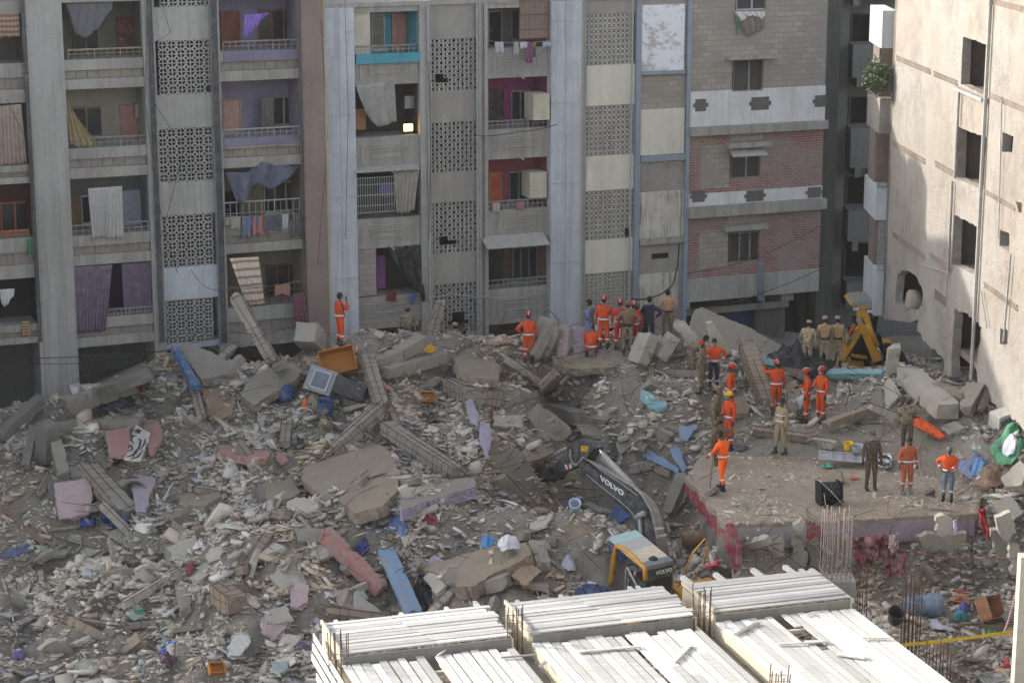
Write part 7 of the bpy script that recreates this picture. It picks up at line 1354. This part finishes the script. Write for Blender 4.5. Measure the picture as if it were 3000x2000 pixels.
    for sd, g in (('R', 1), ('L', -1)):
        e, w = Vector(J['e' + sd]), Vector(J['w' + sd]); d = (w - e).normalized(); s_ = d.cross(Vector((0, 1, 0)) if abs(d.y) < .9 else Vector((0, 0, 1))).normalized(); u = s_.cross(d).normalized()
        hm.tube([w - d * .01, w + d * .045, w + d * .09], [.026, .036, .034], 7)
        for k in range(4):
            b = w + d * .085 + s_ * (-.027 + .018 * k); L = (.068, .078, .074, .058)[k]; hm.tube([b, b + d * L * .5 + u * .008, b + d * L * .85 + u * .03], [.0095, .009, .007], 5)
        b = w + d * .03 - s_ * .033 * g; hm.tube([b, b + d * .035 - s_ * .025 * g, b + d * .06 - s_ * .03 * g + u * .012], [.012, .011, .008], 5)
    if not gloves: body.add([T(v) for v in hm.v], hm.f)
    root = body.top(name, [SKIN[skin], HAIR], label, cat, smooth=True, base=tuple(F0), fix=False)
    if gloves: g_ = MB(); g_.add([T(v) for v in hm.v], hm.f); g_.build('gloves', GLV, root, smooth=True)
    # clothes: the same limbs, a little wider
    def wear(nm, keys, edges, k, mat, over={}, rid=0):
        ii = {q: i for i, q in enumerate(keys)}; P = [over.get(q, J[q]) for q in keys]; rr = [tuple(v * (k if q != 'nck' else 1.5) + .006 for v in (rad[q] if isinstance(rad[q], tuple) else (rad[q],) * 2)) for q in keys]
        v_, f_ = skin_mesh(P, rr, [(ii[a], ii[b]) for a, b in edges], rid); v_ = [Vector(q) + Vector((mnoise.noise(Vector(q) * 9 + F0),) * 3) * .012 for q in v_]; m = MB(); m.add([T(q) for q in v_], f_); return m.build(nm, mat, root, smooth=True, fix=False)
    if bot:
        ov = {k: tuple(Vector(J[k]).lerp(Vector(J['k' + k[1]]), .20)) for k in ('aR', 'aL')}; ov['wst'] = tuple(Vector(J['pel']).lerp(Vector(J['wst']), .75)); wear('trousers', ['pel', 'wst', 'hR', 'kR', 'aR', 'hL', 'kL', 'aL'], [('pel', 'wst'), ('pel', 'hR'), ('hR', 'kR'), ('kR', 'aR'), ('pel', 'hL'), ('hL', 'kL'), ('kL', 'aL')], 1.20, bot, ov)
    if top:
        ks = ['wst', 'pel', 'chs', 'nck', 'sR', 'eR', 'sL', 'eL'] + (['wR', 'wL'] if sleeves == 'long' else []); ov = {}
        ov['pel'] = tuple(Vector(J['pel']) + Vector((0, 0, .0 if not tunic else -.0))); ov['nck'] = tuple(Vector(J['nck']).lerp(Vector(J['chs']), .12))
        if sleeves == 'short':
            for sd in 'RL': ov['e' + sd] = tuple(Vector(J['e' + sd]).lerp(Vector(J['s' + sd]), .25))
        ed = [('wst', 'pel'), ('wst', 'chs'), ('chs', 'nck'), ('chs', 'sR'), ('sR', 'eR'), ('chs', 'sL'), ('sL', 'eL')] + ([('eR', 'wR'), ('eL', 'wL')] if sleeves == 'long' else [])
        wear('tunic' if tunic else 'jacket' if sleeves == 'long' else 'shirt', ks, ed, 1.2, top, ov)
        nk = Vector(J['nck']); m = MB(); m.tube([T(nk + Vector((math.cos(t) * .075, math.sin(t) * .075 + .01, -.015 + .01 * math.sin(t)))) for t in [2 * math.pi * i / 14 for i in range(15)]], .02 * S_, 6); m.build('collar', top, root, smooth=True)
        if tunic: m = MB(); m.tube([T(Vector(J['pel']) + Vector((0, 0, .08))), T((0, 0, .75)), T((0, .0, .45))], [.165 * S_, .19 * S_, .24 * S_], 14); m.build('tunic_skirt', top, root, smooth=True)
    for sd in 'RL':      # boots or shoes
        a = Vector(J['a' + sd]); k_ = Vector(J['k' + sd]); m = MB(); m.tube([T(a.lerp(k_, .30)), T(a.lerp(k_, .08)), T(a - Vector((0, 0, .05)))], [.056 * S_, .052 * S_, .048 * S_], 9)
        m.ball(T(a + Vector((0, .055, -.045))), (.05 * S_, .05 * S_, .045 * S_), 9, 6); q = T(a + Vector((0, .11, -.058))); m.tube([T(a + Vector((0, -.06, -.055))), T(a + Vector((0, .05, -.05))), q, T(a + Vector((0, .17, -.07)))], [.04 * S_, .052 * S_, .05 * S_, .028 * S_], 9); m.build('boot', boots, root, smooth=True)
    def ringb(nm, p, q, r0, mat, wd=.5, n=12):
        p, q = Vector(p), Vector(q); c = p.lerp(q, wd); d = (q - p).normalized() * .022; m = MB(); m.tube([T(c - d), T(c + d)], r0 * S_, n); return m.build(nm, mat, root, smooth=True)
    if bands:
        for sd in 'RL': ringb('reflective_band', J['k' + sd], J['a' + sd], .074, HIV, .42)
        m = MB(); pc = Vector(J['pel']).lerp(Vector(J['wst']), .35 if not pose == 'crouch' else .1); d = (Vector(J['wst']) - Vector(J['pel'])).normalized() * .028; rr = []
        for dd in (-d, d): rr.append([T(pc + dd + Vector((math.cos(t) * .205, math.sin(t) * .165, 0)) + d * 0) for t in [2 * math.pi * i / 20 for i in range(20)]])
        m.add(rr[0] + rr[1], [(i, (i + 1) % 20, 20 + (i + 1) % 20, 20 + i) for i in range(20)]); o = m.build('reflective_band', HIV, root, smooth=True, fix=False); md = o.modifiers.new('t', 'SOLIDIFY'); md.thickness = .01
        if bands == 'arm':
            for sd in 'RL': ringb('reflective_band', J['e' + sd], J['w' + sd], .053, HIV, .6)
    if vest:
        wear('vest', ['wst', 'pel', 'chs'], [('wst', 'pel'), ('wst', 'chs')], 1.36, VEST)
        for zz in (.25, .8):
            m = MB(); pc = Vector(J['pel']).lerp(Vector(J['chs']), zz); rr = [[T(pc + Vector((math.cos(t) * .235, math.sin(t) * .19, dz))) for t in [2 * math.pi * i / 20 for i in range(20)]] for dz in (-.022, .022)]; m.add(rr[0] + rr[1], [(i, (i + 1) % 20, 20 + (i + 1) % 20, 20 + i) for i in range(20)]); o = m.build('reflective_band', HIV, root, smooth=True, fix=False); md = o.modifiers.new('t', 'SOLIDIFY'); md.thickness = .01
    if bot is not None and top is not None and top in (TAN_, BRN) or (top is None and bot is not None): ringb('belt', J['pel'], J['wst'], .17, BLK, .3, 14)
    def headcap(nm, mat, rx, ry, rz_, zlo, off=(0, 0, 0), brim=0., fl=0.):
        m = MB(); hb2 = MB(); hb2.ball((0, 0, 0), (rx, ry, rz_), 16, 12); v2 = [Vector(v) for v in hb2.v]; keep = [Vector((v.x, v.y, max(v.z, zlo))) if not fl else Vector((v.x, v.y, min(max(v.z, zlo), fl))) for v in v2]; m.add([T(hc + HM @ (v + Vector(off))) for v in keep], hb2.f)
        if brim: m2 = MB(); pts = [Vector((math.cos(t) * (rx + .004), math.sin(t) * (ry + .004) + (brim if math.sin(t) > .2 else 0) * math.sin(t), zlo)) for t in [2 * math.pi * i / 18 for i in range(18)]]; m2.prism([T(hc + HM @ (p + Vector(off))) for p in pts], Vector((0, 0, .012))); m2.build('brim', mat, root)
        return m.build(nm, mat, root, smooth=True, fix=False)
    if hat == 'helmet' or hat == 'yhelmet':
        m_ = HRED if hat == 'helmet' else HYEL; headcap('helmet', m_, .112, .128, .122, -.0, (0, -.005, .035), .03)
        m = MB(); m.tube([T(hc + HM @ Vector((0, math.cos(t) * .132, .035 + math.sin(t) * .126))) for t in [math.pi * i / 8 for i in range(9)]], .012 * S_, 5); m.build('helmet_ridge', HIV if hat == 'helmet' else m_, root, smooth=True)
    elif hat == 'cap': headcap('cap', bot if bot in (CAMO, CAMOB, CAMOD) else CAMO, .098, .112, .12, .0, (0, 0, .045), .05, .075)
    elif hat == 'beret': headcap('beret', HRED, .10, .118, .10, .0, (.015, -.005, .055))
    elif hat == 'bluecap': headcap('cap', F('cap_blue_grey', (.10, .11, .15)), .092, .108, .11, .0, (0, 0, .035), .06)
    if hair and not hat: headcap('hair', HAIR, .084, .104, .118, -.01 if False else -.0, (0, -.012, .018))
    if hair: 
        m = MB(); b2 = MB(); b2.ball((0, -.022, -.012), (.081, .084, .075), 12, 8); m.add([T(hc + HM @ Vector(v)) for v in b2.v], b2.f); m.build('hair', HAIR, root, smooth=True)
    if mask: m = MB(); b2 = MB(); b2.ball((0, .062, -.05), (.052, .045, .042), 10, 8); m.add([T(hc + HM @ Vector(v)) for v in b2.v], b2.f); m.build('face_mask', mask, root, smooth=True)
    return root, T, J
O = dict(top=ORG, bot=ORG, bands=True)
person('rescuer in orange standing alone on the left ridge with a phone at his face', 996, 1012, 857, 120, **O, arms=('phone', 'down'), skin=2)
person('soldier in camouflage seen from the chest up left of the middle screens', 1192, 1050, 897, 175, CAMO, CAMO, 'cap', YY=70.3, lean=12)
person('soldier in sandy camouflage with only head and shoulders above the ridge', 1332, 1090, 945, 170, CAMOB, CAMOB, 'cap', YY=70.6)
person('soldier whose cap just shows above the ridge, right of the sandy one', 1372, 1110, 960, 240, CAMOD, CAMOD, 'cap', YY=70.6, lean=15)
person('rescuer in orange with red helmet, back turned, left of the leaning slabs', 1548, 1028, 915, 180, **O, hat='helmet', gloves=True, arms=('down', 'hips'), YY=69.0)
person('civilian in a long grey-blue tunic with hands behind his back', 1728, 1005, 877, 235, KAM, F('shalwar_blue', (.13, .15, .24)), arms=('behind', 'behind'), tunic=True, skin=1, YY=69.4)
person('rescuer in orange with a red helmet standing behind the crouching one', 1768, 1022, 868, 165, **O, hat='helmet', arms=('front', 'down'), gloves=False)
person('crouching rescuer in orange seen from behind on the green-rimmed slab', 1733, 1048, 967, 180, ORG, ORG, 'helmet', ('knees', 'knees'), 'crouch', bands=True, height=1.78)
person('rescuer in red uniform with a red helmet, half hidden behind the brown shirt', 1815, 1024, 878, 175, REDU, REDU, 'helmet', bands=True)
person('soldier in brown shirt and camouflage trousers with hands on his hips', 1838, 1038, 884, 180, BRN, CAMO, 'cap', ('hips', 'hips'), sleeves='short')
person('rescuer in red uniform and helmet behind the brown-shirted soldier', 1856, 1020, 884, 190, REDU, REDU, 'helmet', bands=True, YY=69.3)
person('soldier in dark camouflage cap bending between the others', 1872, 1012, 890, 200, CAMOD, CAMOD, 'cap', ('front', 'front'), lean=15, YY=69.5)
person('man in a loose navy shirt seen from behind', 1903, 1002, 868, 180, NAVY, NAVY, None, ('hips', 'front'), YY=69.6)
person('bare-backed man in camouflage trousers', 1957, 988, 848, 182, None, CAMO, None, ('down', 'down'), skin=1, YY=70.0)
person('soldier in camouflage bending down beside the red beret', 2022, 1112, 1005, 115, CAMO, CAMO, None, ('front', 'front'), 'bend', height=1.74)
person('soldier in camouflage with a red beret looking down', 2055, 1150, 1000, 250, CAMO, CAMO, 'beret', ('front', 'down'), mask=MASKG)
person('man in orange jersey and black trousers with a hand on his hip', 2090, 1142, 990, 345, ORG, NAVY, None, ('front', 'hips'), mask=MASKG, bands='arm')
person('rescuer in orange with red headgear, upper of the pair above the yellow helmet', 2138, 1232, 1066, 75, **O, hat='helmet', gloves=True, skin=2)
person('large rescuer in orange seen from behind reaching to the leaning column', 2272, 1212, 1056, 190, **O, hat='helmet', arms=('down', 'up'), stride=.1)
person('rescuer in orange with dark gloves holding a rod, left of the masked one', 2362, 1238, 1080, 265, **O, hat='helmet', arms=('front', 'down'), gloves=True)
person('rescuer in orange with white face mask and red helmet', 2405, 1236, 1075, 300, **O, hat='helmet', arms=('front', 'down'), mask=MASKW, gloves=True)
person('policeman in khaki with a tan reflective vest and green mask', 2288, 1328, 1165, 300, KHK, KHK, None, ('down', 'down'), vest=True, mask=MASKG, skin=2, stride=.12)
person('soldier in camouflage with a cap left of the yellow helmet', 2094, 1322, 1130, 70, CAMO, CAMO, 'cap', ('down', 'down'))
person('rescuer in orange with a yellow helmet and green mask', 2135, 1316, 1147, 300, **O, hat='yhelmet', arms=('belly', 'down'), mask=MASKG, gloves=True)
person('shirtless brown-skinned man with a hand on his hip above the bright orange suit', 2112, 1360, 1222, 200, BRN, CAMOD, 'cap', ('hips', 'down'), sleeves='short', skin=2, YY=61.3)
person('rescuer in glowing bright orange coverall leaning on a stick', 2118, 1434, 1262, 230, ORGB, ORGB, None, ('stick', 'stick'), bands='arm', lean=10, skin=2, stride=.15)
person('soldier in sandy camouflage bending at the left of three', 2368, 1076, 938, 165, CAMOB, CAMOB, 'cap', ('down', 'front'), lean=20, YY=69.2)
person('soldier in tan shirt and sandy trousers, middle of three', 2418, 1076, 926, 180, TAN_, CAMOB, 'cap', sleeves='short', skin=1, YY=69.3)
person('soldier in tan shirt with a white neck cloth, right of three', 2456, 1076, 926, 190, TAN_, CAMOB, 'cap', sleeves='short', skin=1, YY=69.5)
person('soldier in dark camouflage with his back turned near the orange spine board', 2655, 1326, 1165, 165, CAMO, CAMOD, 'cap', ('belly', 'front'), stride=-.15)
person('soldier in camouflage with green mask facing the camera', 2550, 1432, 1262, 5, CAMOD, CAMOD, 'cap', ('down', 'down'), mask=MASKG, gloves=True)
person('man in dusty orange jacket and trousers facing the camera with dark hair', 2655, 1444, 1280, 8, ORGD, ORGD, None, ('down', 'down'), bands='arm', boots=F('dusty_boot', (.22, .20, .18)), skin=2)
person('man in orange jacket and grey-blue jeans with a hand on his hip', 2775, 1466, 1308, 340, ORG, JEAN, 'bluecap', ('hips', 'belly'), bands='arm', skin=2)
a = G(2080, 1428, .05); tube_obj('walking_stick', [a, aty(2090, 1325, a.y)], .018, F('stick_brown', (.22, .15, .10)), 'thin stick held by the bright orange coverall man', 'stick')
a = aty(2330, 1155, G(2362, 1238).y); tube_obj('rod', [a, aty(2298, 1125, a.y)], .012, REB, 'thin rod held by the gloved rescuer', 'rod')
a = aty(2305, 1195, G(2288, 1328).y + .05); tube_obj('radio_antenna', [a, a + Vector((.01, 0, .5))], .01, BLK, 'radio aerial at the policeman\'s shoulder', 'radio')
# ------------------------------------------------------------ rubble: shard shapes, the loose chunks, the mass
def hullproto(seed, kind):
    r_ = random.Random(seed); bm = bmesh.new()
    if kind == 'rock': pts = [Vector((r_.gauss(0, 1), r_.gauss(0, 1), r_.gauss(0, 1))).normalized() * r_.uniform(.6, 1.15) * .5 for _ in range(8)]; pts = [Vector((p.x, p.y * .8, p.z * .65)) for p in pts]
    elif kind == 'block': pts = [Vector((sx * .5 * r_.uniform(.86, 1), sy * .33 * r_.uniform(.84, 1), sz * .19 * r_.uniform(.8, 1))) for sx in (-1, 1) for sy in (-1, 1) for sz in (-1, 1)] + [Vector((r_.uniform(-.5, .5), r_.uniform(-.33, .33), r_.choice((-.17, .17)))) for _ in range(2)]
    else:
        n = r_.choice((4, 5, 6)); pts = []
        for i in range(n):
            a = 2 * math.pi * i / n + r_.uniform(-.4, .4); q = r_.uniform(.32, .55); pts += [Vector((math.cos(a) * q, math.sin(a) * q * .8, .06)), Vector((math.cos(a) * q * r_.uniform(.85, 1.1), math.sin(a) * q * .8, -.06))]
    for p in pts: bm.verts.new(p)
    g = bmesh.ops.convex_hull(bm, input=bm.verts); 
    for v in [v for v in bm.verts if not v.link_faces]: bm.verts.remove(v)
    bmesh.ops.triangulate(bm, faces=bm.faces); bm.verts.index_update(); V = np.array([v.co[:] for v in bm.verts]); T_ = np.array([[v.index for v in f.verts] for f in bm.faces]); bm.free(); return V, T_
PROTO = [hullproto(i, k) for i, k in enumerate(['rock'] * 7 + ['block'] * 7 + ['shard'] * 7)]
def quats(n, tilt):
    """random yaw, then a tilt of about `tilt` radians about a level axis"""
    yaw = rng.uniform(0, 2 * math.pi, n); ax = rng.uniform(0, 2 * math.pi, n); t = rng.normal(0, 1, n) * tilt; c, s_ = np.cos(t), np.sin(t); ux, uy = np.cos(ax), np.sin(ax); M = np.zeros((n, 3, 3))
    M[:, 0, 0] = c + ux * ux * (1 - c); M[:, 0, 1] = ux * uy * (1 - c); M[:, 0, 2] = uy * s_; M[:, 1, 0] = ux * uy * (1 - c); M[:, 1, 1] = c + uy * uy * (1 - c); M[:, 1, 2] = -ux * s_; M[:, 2, 0] = -uy * s_; M[:, 2, 1] = ux * s_; M[:, 2, 2] = c
    Z = np.zeros((n, 3, 3)); Z[:, 0, 0] = np.cos(yaw); Z[:, 0, 1] = -np.sin(yaw); Z[:, 1, 0] = np.sin(yaw); Z[:, 1, 1] = np.cos(yaw); Z[:, 2, 2] = 1; return M @ Z
def m_rub():
    t = NT('rubble_stone'); at = t.n('ShaderNodeAttribute'); at.attribute_name = 'tint'; g = t.noise(t.coord(), 16, 5, .75, .3, .7); b = t.noise(t.coord(), 3, 5, .7, .42, .66)
    col = t.mix(t.math('MULTIPLY', b, .35), at.outputs[0], (.38, .33, .27)); col = t.mix(1., col, t.mix(g, (.78, .78, .78), (1.15, 1.15, 1.15)), 'MULTIPLY'); t.bump(g, .5, .02); return t.fin(col, .95)
RUBM = m_rub()
BASEC = np.array([(.50, .455, .39), (.45, .41, .35), (.55, .505, .44), (.41, .365, .31), (.46, .385, .30), (.62, .575, .51), (.37, .335, .285)])
ODD = np.array([(.66, .65, .62), (.66, .65, .62), (.50, .50, .58), (.56, .43, .42), (.50, .48, .56), (.40, .48, .58), (.62, .58, .50), (.66, .65, .62), (.40, .14, .11), (.24, .27, .36), (.60, .62, .68), (.50, .27, .12), (.60, .50, .20), (.62, .60, .55)])
def pick(n, odd, x, y):
    c = BASEC[rng.integers(0, len(BASEC), n)] * rng.uniform(.8, 1.15, (n, 1)); k = rng.random(n) < odd * .8; c[k] = (ODD[rng.integers(0, len(ODD), k.sum())] * .72 + .28 * np.array([.45, .41, .36])) * rng.uniform(.8, 1.05, (k.sum(), 1))
    w = vnoise(x / 3.1, y / 3.1, 9) > .18; c[w & ~k] = c[w & ~k] * np.array([1.04, .93, .82]); return c
def mass(name, label, cat, N, smin, smax, powr, area, tilt, sink, odd, kinds, zs=1., kind='stuff', flatk=.0):
    x0, x1, y0, y1 = area; x = rng.uniform(x0, x1, N); y = rng.uniform(y0, y1, N); fy = FO.y + x * math.tan(PH) - 1.6
    ok = (y < fy) & (np.abs(x) < (y * .245 + 1.2)); inn = inpoly(x, y, SLABW); u = rng.random(N); s_ = smin * (smax / smin) ** (u ** powr)
    ok &= ~(inn & ((rng.random(N) > .34) | ((s_ > .12) & (rng.random(N) < .85)) | (s_ > .24))); pat = vnoise(x / 1.4, y / 1.2, 5) + .5 * vnoise(x / .6, y / .6, 15); s_ = s_ * np.clip(1 + 1.1 * pat, .35, 1.8)
    if flatk: ok &= ~((pat < -.08) & (rng.random(N) < flatk))
    ux = (x - DO.x) * DU.x + (y - DO.y) * DU.y; vx = (x - DO.x) * DV.x + (y - DO.y) * DV.y; ok &= ~((ux > .4) & (ux < 12.0) & (vx > .6))
    exx = (x - EX.location.x) * EXR.x + (y - EX.location.y) * EXR.y; eyy = (x - EX.location.x) * EXF.x + (y - EX.location.y) * EXF.y; ok &= ~((np.abs(exx) < 1.0) & (np.abs(eyy) < 1.7))
    x, y, s_ = x[ok], y[ok], s_[ok]; n = len(x); z = H(x, y); z = np.where(inpoly(x, y, SLABW), np.maximum(z, SLAB_Z - .02), z) + s_ * sink; M = quats(n, tilt); col = pick(n, odd, x, y); pi = rng.integers(0, len(kinds), n); V, T_, Cc = [], [], []; off = 0
    asp = np.stack([rng.uniform(.75, 1.75, n), rng.uniform(.55, 1.05, n), rng.uniform(.5, 1.1, n) * zs], 1)
    for k, kk in enumerate(kinds):
        P, Tr = PROTO[kk]; ii = np.where(pi == k)[0]
        if not len(ii): continue
        W_ = P[None] * (s_[ii, None] * asp[ii])[:, None, :]; W_ = np.einsum('nij,nkj->nki', M[ii], W_) + np.stack([x[ii], y[ii], z[ii]], 1)[:, None, :]; V.append(W_.reshape(-1, 3)); T_.append((Tr[None] + (off + np.arange(len(ii)) * len(P))[:, None, None]).reshape(-1, 3)); Cc.append(np.repeat(col[ii], len(P), 0)); off += len(ii) * len(P)
    V = np.concatenate(V); T_ = np.concatenate(T_); Cc = np.concatenate(Cc); me = bpy.data.meshes.new(name); me.vertices.add(len(V)); me.vertices.foreach_set('co', V.astype(np.float32).ravel()); me.loops.add(T_.size); me.loops.foreach_set('vertex_index', T_.ravel().astype(np.int32)); me.polygons.add(len(T_)); me.polygons.foreach_set('loop_start', np.arange(0, T_.size, 3, dtype=np.int32)); me.polygons.foreach_set('loop_total', np.full(len(T_), 3, np.int32))
    at = me.color_attributes.new('tint', 'FLOAT_COLOR', 'POINT'); at.data.foreach_set('color', np.concatenate([Cc, np.ones((len(Cc), 1))], 1).astype(np.float32).ravel()); me.materials.append(RUBM); me.update(calc_edges=True); o = bpy.data.objects.new(name, me); link(o); tag(o, label, cat, None, kind); return o
AR = (-17, 17, 44.5, 80)
mass('boulders', 'larger broken lumps of masonry piled over one another', 'rubble', 4200, .24, .62, 2.6, AR, .6, .08, .04, list(range(7, 21)), .75)
mass('rubble', 'grey-brown broken concrete and brick covering the whole pile', 'rubble', 110000, .05, .30, 1.7, AR, .55, .14, .045, list(range(7, 21)), flatk=.6)
mass('gravel', 'fine crumbs of concrete and plaster between the larger rubble', 'gravel', 150000, .025, .10, 1., AR, .6, .2, .07, [0, 3, 8, 10, 15, 18])
mass('shards', 'thin shards of plaster and tile strewn over the pile', 'debris', 20000, .12, .46, 1.8, AR, .35, .10, .12, list(range(14, 21)), .7, flatk=.8)
mass('rubble', 'broken masonry on the low ground between the floor slab and the deck', 'rubble', 9000, .08, .34, 1.6, (3.5, 14, 46, 56.5), .55, .14, .07, list(range(7, 21)))
# larger chunks, each one a thing of its own
kinds_ = [('concrete_chunk', 'loose grey-brown chunk of broken concrete lying in the rubble', 'chunk', 'loose concrete chunks'), ('concrete_shard', 'thin angular shard of concrete lying in the rubble', 'shard', 'thin concrete shards')]
protoM = []
def chunkmesh(i, kind):
    P, Tr = hullproto(100 + i, kind); bm = bmesh.new(); vs = [bm.verts.new(p) for p in P]
    for t_ in Tr: bm.faces.new([vs[k] for k in t_])
    bmesh.ops.subdivide_edges(bm, edges=bm.edges, cuts=3, use_grid_fill=True)
    for v in bm.verts: v.co += Vector((mnoise.noise(v.co * 9 + Vector((i, 0, 0))), mnoise.noise(v.co * 9 + Vector((0, i, 3))), mnoise.noise(v.co * 9 + Vector((0, 7, i))) * .6)) * .055
    me = bpy.data.meshes.new('chunk'); bm.to_mesh(me); bm.free(); return me
CM = [CONC, CONC, CONCL, CONCB, CONC, CONCD, CONCB, CONCL]
protoM = [(chunkmesh(i, k), k) for i, k in enumerate(['shard', 'block', 'shard', 'block', 'shard', 'block', 'block', 'shard'] * 2)]
for i, (me, k) in enumerate(protoM): me.materials.append(CM[i % 8])
cnt = 0; r5 = random.Random(21)
while cnt < 270:
    px, py = r5.uniform(0, 3000), r5.uniform(1030, 1990)
    if 900 < px < 2750 and py > 1960 - (px - 900) * .13: continue
    p = G(px, py)
    if inpoly(np.array([p.x]), np.array([p.y]), SLABW)[0] and r5.random() < .93: continue
    if (p - EX.location).length < 3.2 or p.y > FO.y + p.x * .4 - 2: continue
    me, k = protoM[r5.randrange(len(protoM))]; nm, lb, ct, gp = kinds_[1 if k == 'shard' else 0]; o = bpy.data.objects.new(nm, me); s_ = r5.choice((.35, .4, .45, .5, .55, .65, .8)) * (1.75 if k == 'shard' else .8); o.scale = (s_ * r5.uniform(.9, 1.5), s_ * r5.uniform(.8, 1.1), s_ * r5.uniform(.7, 1.1)); o.location = p + Vector((0, 0, s_ * .08)); o.rotation_euler = (r5.gauss(0, .5), r5.gauss(0, .5), r5.uniform(0, 6.28)); COL.objects.link(o); tag(o, lb, ct, gp); cnt += 1
# pieces of beam with torn reinforcement
BF_ = []
for i in range(6):
    m = MB(); L, w = (.9, 1.3, 1.7, 1.1, 2.1, 1.5)[i], (.22, .28, .25, .34, .24, .3)[i]; n = int(L / .12); rings = []; rr = random.Random(i)
    for k in range(n + 1):
        e = .7 if k in (0, n) else 1; rings += [Vector((L * (k / n - .5) + rr.uniform(-.04, .04) * (1 if k in (0, n) else .3), a * w / 2 * e * (rr.uniform(.7, .9) if rr.random() < .15 else 1), b * w * .42 * e * (rr.uniform(.7, .9) if rr.random() < .15 else 1))) for a, b in ((-1, -1), (1, -1), (1, 1), (-1, 1))]
    m.add(rings, [(k * 4 + j, k * 4 + (j + 1) % 4, k * 4 + 4 + (j + 1) % 4, k * 4 + 4 + j) for k in range(n) for j in range(4)] + [(0, 1, 2, 3), (n * 4 + 3, n * 4 + 2, n * 4 + 1, n * 4)])
    m2 = MB()
    for a, b in ((-.4, .44), (.4, .44), (.4, -.4)): m2.tube([(-L / 2 - rr.uniform(.1, .45), a * w + rr.uniform(-.1, .1), b * w + rr.uniform(-.05, .1)), (-L / 2, a * w, b * w), (L / 2, a * w, b * w), (L / 2 + rr.uniform(.1, .5), a * w + rr.uniform(-.15, .1), b * w + rr.uniform(-.1, .1))], .011, 4)
    for k in range(int(L / .22)):
        if rr.random() < .4: continue
        x = -L / 2 + .1 + k * .22 + rr.uniform(-.06, .06); m2.tube([(x, -w * .53, -w * .44), (x, -w * .53, w * .45), (x, w * .53, w * .45), (x, w * .53, -w * .44)], .006, 4)
    o = m.build('beam_fragment', (CONC, CONCL, CONCB)[i % 3]); r_ = m2.build('rebar', REB, o); o.hide_render = False; BF_.append((o, r_))
cnt = 0
while cnt < 60:
    px, py = r5.uniform(0, 3000), r5.uniform(1000, 1900)
    if (900 < px < 2750 and py > 1900 - (px - 900) * .13) or (1980 < px < 2900 and 1330 < py < 1560): continue
    p = G(px, py)
    if (p - EX.location).length < 3.5 or p.y > FO.y + p.x * .4 - 2: continue
    o, r_ = BF_[cnt % 6]
    if cnt >= 6: q = o.copy(); COL.objects.link(q); c_ = r_.copy(); COL.objects.link(c_); c_.parent = q; o = q
    o.location = p + Vector((0, 0, .12)); o.rotation_euler = (r5.gauss(0, .4), r5.gauss(0, .32), r5.uniform(0, 6.28)); tag(o, 'broken length of concrete beam with torn rebar at its ends, lying in the rubble', 'beam', 'broken beam lengths'); cnt += 1
# tangles of rebar wire and rods
def wires(name, label, N, rr, mat, area_px, Lm=(.5, 2.2), seed=3):
    m = MB(); r6 = random.Random(seed)
    for _ in range(N):
        x0, y0, x1, y1 = r6.choice(area_px); p = G(r6.uniform(x0, x1), r6.uniform(y0, y1)); a = r6.uniform(0, 6.28); d = Vector((math.cos(a), math.sin(a), r6.uniform(-.1, .5))); L = r6.uniform(*Lm); pts = []; q = p + Vector((0, 0, .03)); cv = Vector((r6.gauss(0, .5), r6.gauss(0, .5), r6.gauss(-.2, .4)))
        for i in range(8):
            pts.append(q.copy()); d = (d + cv * .16 + Vector((r6.gauss(0, .12), r6.gauss(0, .12), 0))).normalized(); q = q + d * L / 7; g = hz(q.x, q.y) + .04; q.z = max(q.z, g)
        m.tube(pts, rr, 4)
    return m.top(name, mat, label, 'wire', None, 'stuff', fix=False, base=(0, 60, 0))
WP = [(0, 1200, 700, 1400), (480, 1020, 1000, 1250), (1000, 960, 1500, 1250), (1450, 950, 2000, 1120), (2000, 1000, 2300, 1200), (900, 1300, 1550, 1500), (800, 1500, 1300, 1750), (1500, 1150, 2050, 1650), (2550, 1080, 3000, 1300), (2150, 1560, 2990, 1700), (0, 1500, 500, 1950)]
wires('rebar_tangle', 'thin rusty reinforcing wires tangled through the pile', 620, .0085, REB, WP); wires('cable_tangle', 'loose grey wires and cables over the pile', 200, .007, F('wire_grey', (.22, .21, .20)), WP, (.8, 2.6), 9)
# ------------------------------------------------------------ dust in the air
m = MB(); m.box(-46, 62, -6, 112, -3, 24); hz_o = m.build('haze', [], None); tag(hz_o, 'dust hanging in the air of the yard', None, None, 'stuff')
hm_ = bpy.data.materials.new('dust_haze'); hm_.use_nodes = True; t_ = hm_.node_tree; t_.nodes.clear(); o_ = t_.nodes.new('ShaderNodeOutputMaterial'); v_ = t_.nodes.new('ShaderNodeVolumePrincipled')
v_.inputs['Color'].default_value = (.86, .85, .84, 1); v_.inputs['Density'].default_value = .00024; v_.inputs['Anisotropy'].default_value = .3; t_.links.new(v_.outputs[0], o_.inputs['Volume']); hz_o.data.materials.append(hm_)
